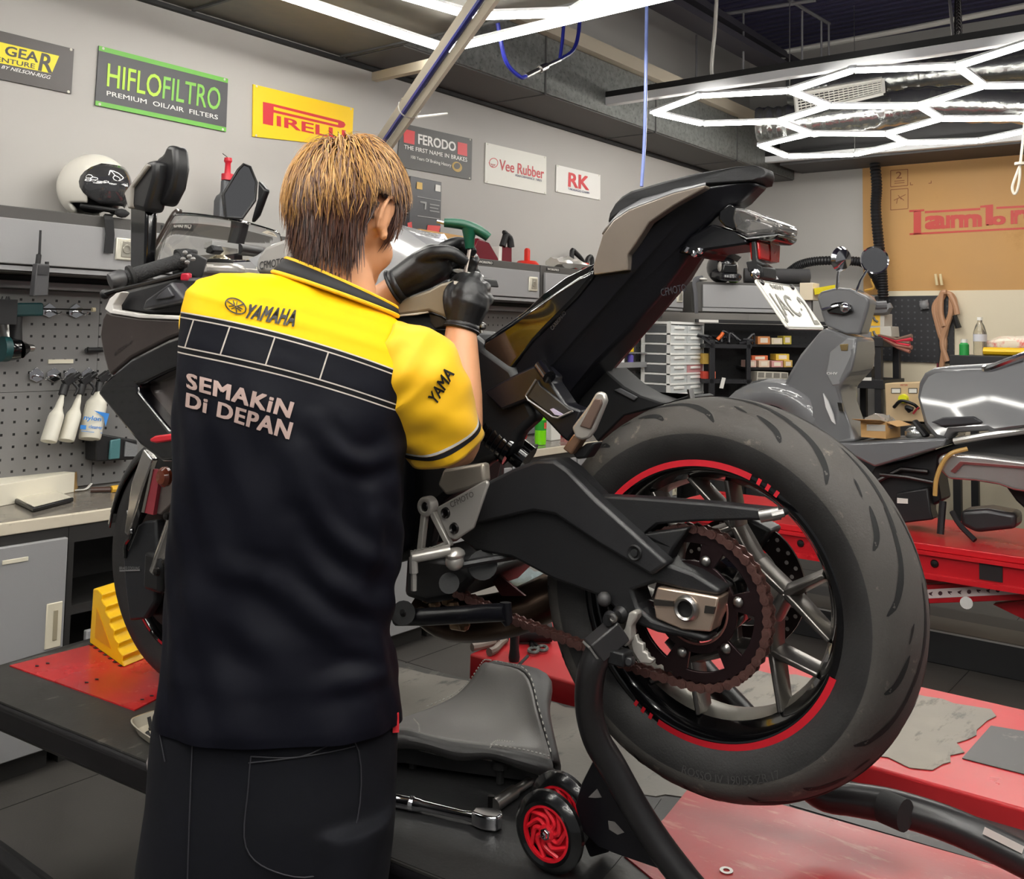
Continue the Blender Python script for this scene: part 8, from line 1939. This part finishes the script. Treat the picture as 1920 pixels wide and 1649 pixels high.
m = MB(); m.cyl(lx(1812, 1131, XA - .01), lx(1812, 1131, XA + .2), .026, 16); m.build('pivot_pin', STEEL, sl_)
XBs = 4.95
m = MB(); za = lx(1750, 1182, XBs).z; m.box2((XBs, -2.2, .0), (XBs + .45, 2.6, za)); m.build('base_box', mat('lift_base_black', (26, 26, 28), .5), sl_, bevel=.004)
m = MB(); m.box2((XBs - .002, -2.2, za - .006), (XBs + .004, 2.6, za + .001)); m.build('base_edge', mat('base_edge_grey', (150, 148, 146), .4), sl_)
m = MB(); m.box2((XBs + .01, -2.2, za), (XBs + .24, 2.6, za + .004)); m.build('base_strip', mat('base_strip_grey', (84, 80, 74), .5, stain=(110, 104, 96), sscale=10, samt=.62), sl_)
# ================================================================== loose things on the lifts
q = lambda x, y, z=RZ: atZ(x, y, z)
t = thing('torch', 'slim black torch with a green cap standing on the red lift', 'torch', q(964, 1240))
c = atD(964, 1235, 2.62); c = q(964, 1240); h = (atX(964, 1180, c.x).z - RZ)
m = MB(); m.lathe([(.0001, 0), (.0135, 0), (.015, .01), (.012, .03), (.012, h * .8), (.0145, h * .83), (.0145, h - .008), (.0001, h - .008)], c, UP, 16); m.build('torch_body', mat('torch_black', (22, 24, 26), .4), t)
m = MB(); m.lathe([(.0135, -.004), (.0135, .006), (.0001, .007)], c + UP * (h - .008), UP, 16); m.build('green_cap', mat('green_cap', (110, 196, 110), .35), t)
def pl_(x, y, h=.010): return q(x, y) + UP * h
t = thing('pliers', 'long nosed pliers with worn brown handles on the corner of the red lift', 'pliers', q(915, 1218))
m = MB(); m.tube([pl_(943, 1202), pl_(925, 1212), pl_(905, 1218), pl_(885, 1222)], [.005, .009, .010, .011], 8, k=3); m.build('handle', mat('worn_brown_grip', (120, 106, 96), .5), t)
m = MB(); m.tube([pl_(950, 1208), pl_(938, 1216), pl_(928, 1226), pl_(917, 1231)], [.005, .009, .010, .011], 8, k=3); m.build('handle', mat('worn_brown_grip', (120, 106, 96), .5), t)
m = MB(); m.tube([pl_(952, 1206), pl_(944, 1207), pl_(935, 1213)], [.007, .012, .008], 8); m.build('jaws', STEEL, t)
t = thing('scissors', 'small grey handled scissors on the red lift', 'scissors', q(1005, 1225))
m = MB(); [m.tube([pl_(x + 9 * cos(a_), y + 4.5 * sin(a_), .008) for a_ in [2 * pi * i / 14 for i in range(14)]], .0045, 6, closed=True) for x, y in ((1000, 1226), (1017, 1222))]; m.build('handles', mat('grip_grey_dark', (84, 88, 84), .5), t)
m = MB(); m.tube([pl_(998, 1222, .007), pl_(996, 1212, .007)], .006, 6); m.tube([pl_(1010, 1220, .007), pl_(996, 1210, .007)], .006, 6); m.build('blades', DSTEEL, t)
m = MB(); c = q(985, 1206); m.cyl(c + V((-.02, .02, .03)), c + V((.05, -.05, .03)), .028, 14); tag(m.build('black_spool', MBLACK), 'black spool lying at the back edge of the red lift', 'spool')
m = MB(); c = q(975, 1255); m.box(c + UP * .002, (.03, .02, .004)); m.tube([c + V((-.02, 0, .006)), c + V((.02, -.01, .03))], .004, 6); tag(m.build('small_bracket', DSTEEL), 'small steel bracket on the near edge of the red lift', 'bracket')
# ratchet and extension bar
z = PLZ + .004
p = lambda x, y, h=.012: atZ(x, y, z) + UP * h
t = thing('ratchet_wrench', 'chrome ratchet wrench lying on the black mat', 'wrench', p(880, 1545, 0))
m = MB(); m.tube([p(650, 1490), p(735, 1513), p(785, 1523), p(792, 1524), p(870, 1542), p(890, 1546)], [.012, .012, .012, .0095, .008, .010], 14); 
for u in (.62, .66, .70): 
    c = p(735, 1513).lerp(p(792, 1524), u); m.lathe([(.0125, -.002), (.0135, 0), (.0125, .002)], c, p(792, 1524) - p(735, 1513), 14)
m.build('handle', CHROME, t)
A0, B0 = p(886, 1546), p(942, 1556); d = (B0 - A0).normalized(); s_ = d.cross(UP).normalized(); m = MB(); rings = []
for zz in (-.011, .014): rings.append([A0 + d * x + s_ * y + UP * zz for x, y in ((0, .009), (.02, .017), (.035, .0185), (.05, .015), (.056, 0), (.05, -.015), (.035, -.0185), (.02, -.017), (0, -.009))])
m.loft(rings); m.build('ratchet_head', CHROME, t, bevel=.004, seg=3)
t = thing('extension_bar', 'steel socket extension bar leaning from the ratchet towards the seat', 'socket bar', p(960, 1510, 0))
m = MB(); m.tube([p(926, 1524), p(964, 1497)], .0125, 14); m.tube([p(964, 1497), p(1016, 1463)], [.009, .008], 12); m.build('bar', STEEL, t)
m = MB(); c = p(921, 1520); m.box(c, (.012, .012, .03), Matrix.Rotation(.6, 3, 'Z')); m.build('square_drive', DSTEEL, t)
# metal dish with bolts
t = thing('magnetic_tray', 'steel parts tray half hidden behind the mechanic', 'tray', p(290, 1385, 0))
c = p(300, 1382, 0); r_ = .105
dl = lambda x, y, h=0.0: atZ(x, y, z) + UP * h
rim_ = [dl(247, 1375, .02), dl(262, 1360, .02), dl(320, 1348, .02), dl(390, 1380, .02), dl(330, 1425, .02), dl(290, 1408, .02)]
cc = sum(rim_, V()) / 6
m = MB(); R1 = smooth_path(rim_, 5, True); m.loft([[cc + (q_ - cc) * .82 - UP * .018 for q_ in R1], [cc + (q_ - cc) * .98 for q_ in R1], [cc + (q_ - cc) * 1.03 for q_ in R1]], cap=False); m.poly([cc + (q_ - cc) * .82 - UP * .018 for q_ in R1]); m.build('dish', mat('tray_steel', (214, 206, 188), .25, .5), t, solid=.002)
for i, (x, y) in enumerate(((283, 1372), (280, 1388), (290, 1392), (286, 1397), (294, 1386))):
    m = MB(); b_ = dl(x, y, .006); m.cyl(b_, b_ + V((.0, .01, .022 if i == 0 else .008)), .004, 8); m.sphere(b_, .006, 8); tag(m.build('loose_bolt', MBLACK), ['black bolt standing upright in the steel parts tray', 'black bolt lying in the steel parts tray among the others', 'black bolt lying in the steel parts tray among the others', 'black bolt lying in the steel parts tray among the others', 'black bolt lying in the steel parts tray among the others'][i], 'bolt', 'loose bolts in the parts tray')
m = MB(); m.prism([dl(288, 1410, .012), dl(330, 1400, .012), dl(330, 1445, .012), dl(292, 1440, .004)], UP * .003); m.prism([dl(274, 1436, .004), dl(288, 1410, .014), dl(296, 1448, .006), dl(278, 1455, -.004)], UP * .003); tag(m.build('metal_bracket', mat('dull_aluminium', (150, 142, 142), .4, .7)), 'bent aluminium bracket at the edge of the lift behind the mechanic', 'bracket')
# ------------------------------------------------------------------ removed seat
t = thing('seat_cushion', 'black and grey motorcycle seat resting on the black mat', 'seat', p(900, 1440, 0))
SB, SF = mat('seat_grey_vinyl', (112, 110, 108), .42, bump=.12, bscale=500), mat('seat_side_vinyl', (56, 55, 55), .5, bump=.12, bscale=500)
ax_o = p(740, 1455, 0)
def sp(x, y, h, dep): # pixel at a depth
    return atD(x, y, dep)
d0 = 2.02
L1 = [(700, 1372, 2.12), (752, 1352, 2.14), (800, 1335, 2.16), (850, 1312, 2.18), (880, 1285, 2.20), (905, 1250, 2.22), (916, 1247, 2.23)]
L4 = [(700, 1388, 1.96), (752, 1372, 1.95), (800, 1385, 1.93), (860, 1397, 1.91), (920, 1405, 1.89), (980, 1415, 1.87), (1034, 1428, 1.86)]
mid1 = [(700, 1378, 2.05), (752, 1360, 2.06), (805, 1350, 2.07), (860, 1340, 2.08), (915, 1320, 2.08), (962, 1288, 2.09), (985, 1266, 2.10)]
mid2 = [(700, 1382, 2.0), (752, 1364, 2.0), (805, 1366, 2.0), (860, 1370, 2.0), (920, 1368, 1.99), (985, 1355, 1.97), (1010, 1340, 1.96)]
def rowpts(r): return smooth_path([atD(*q_) for q_ in r], 5)
def patch(nm, rows, mt, par, k=5, solid=.010):
    n = len(rows[0]); colz = [smooth_path([r[i] for r in rows], k) for i in range(n)]
    mm = MB(); mm.loft([[c[i] for c in colz] for i in range(len(colz[0]))], closed=False, cap=False); return mm.build(nm, mt, par, solid=solid)
R4 = [rowpts(r) for r in (L1, mid1, mid2, L4)]
patch('seat_top', R4, SB, t)
e4 = R4[3]; lowp = rowpts([(700, 1410, 1.955), (752, 1402, 1.945), (800, 1405, 1.925), (860, 1424, 1.905), (920, 1420, 1.885), (980, 1440, 1.868), (1042, 1460, 1.862)])
midl = [(a_ + b_) / 2 + (CAM - a_).normalized() * .014 for a_, b_ in zip(e4, lowp)]
patch('seat_side', [e4, midl, lowp], SF, t)
edge = [(916, 1247, 2.23), (985, 1266, 2.10), (1010, 1340, 1.96), (1034, 1428, 1.86)]; oute = [(932, 1246, 2.25), (1024, 1270, 2.12), (1027, 1340, 1.99), (1047, 1442, 1.872)]
E1_, E2_ = rowpts(edge), rowpts(oute); patch('seat_rear_edge', [E1_, [(a_ + b_) / 2 + V((.002, -.004, .004)) for a_, b_ in zip(E1_, E2_)], E2_, [b_ - UP * .03 + (E1_[i_] - b_) * .2 for i_, b_ in enumerate(E2_)]], SF, t)
ST = mat('white_stitch', (190, 188, 182), .6)
def stitch(P, mb, off=.0035):
    path = smooth_path(P, 14); 
    for i in range(0, len(path) - 1, 2): mb.cyl(path[i] + UP * off, path[i + 1] + UP * off, .0013, 5)
m = MB(); stitch([atD(*q_) for q_ in edge], m, .011); stitch([atD(*q_) for q_ in ((962, 1400, 1.87), (930, 1398, 1.875), (918, 1412, 1.875))], m, .008); stitch([atD(*q_) for q_ in ((776, 1356, 2.0), (785, 1368, 1.94), (786, 1382, 1.94))], m, .008); stitch([atD(*q_) for q_ in L1[2:]], m, .011); stitch([atD(*q_) for q_ in L4[4:]], m, .009); m.build('stitching', ST, t)
m = MB(); low = [(700, 1402, 1.97), (760, 1402, 1.965), (830, 1420, 1.95), (900, 1424, 1.93), (960, 1436, 1.915), (1010, 1452, 1.9)]; P1_ = [atD(*q_) for q_ in low]; P2_ = [atD(x, y - 18, d + .18) for x, y, d in low]
cl_ = lambda q_, h: V((q_.x, q_.y, max(z + .012, q_.z - h)))
m.loft([P1_, P2_, [cl_(q_, .035) for q_ in P2_], [cl_(q_, .03) for q_ in P1_], P1_], closed=False, cap=False); m.build('seat_base', mat('base_pan_black', (16, 16, 18), .5), t)
for x, y, d in ((775, 1408, 1.98), (938, 1445, 1.92), (1000, 1440, 2.0), (860, 1400, 2.08)):
    a_ = atD(x, y, d); m = MB(); m.cyl(V((a_.x, a_.y, z + .001)), V((a_.x, a_.y, a_.z + .04)), .008, 10); m.lathe([(.0001, .01), (.016, .01), (.018, -.004), (.0001, -.004)], a_ + UP * .01, UP, 14); m.build('rubber_foot', RUBBER, t)
c = atZ(985, 1100, .14); m = MB(); m.box((c.x, c.y, .065), (.9, .34, .13)); tag(m.build('low_crate', mat('cream_board_low', (206, 190, 160), .6), bevel=.004), 'low cream crate on the floor seen under the swingarm', 'crate')
c = atZ(978, 1100, .13); t = thing('knit_glove', 'grey knitted work glove lying on the low cream crate', 'glove', (c.x, c.y, .131)); KG = mat('grey_knit', (128, 140, 142), .9, bump=.6, bscale=180)
m = MB(); m.sphere(c + UP * .05, (.09, .07, .05), 14); m.sphere(c + V((.05, -.06, .04)), (.06, .05, .04), 12); m.sphere(c + V((-.05, .03, .07)), (.05, .045, .035), 12); m.build('palm', KG, t, remesh=.006, smoothit=3)
m = MB(); m.tube([c + V((-.08, .05, .06)), c + V((-.12, .08, .07))], [.05, .055], 16); m.build('cuff', mat('pale_knit_cuff', (190, 190, 184), .9), t)
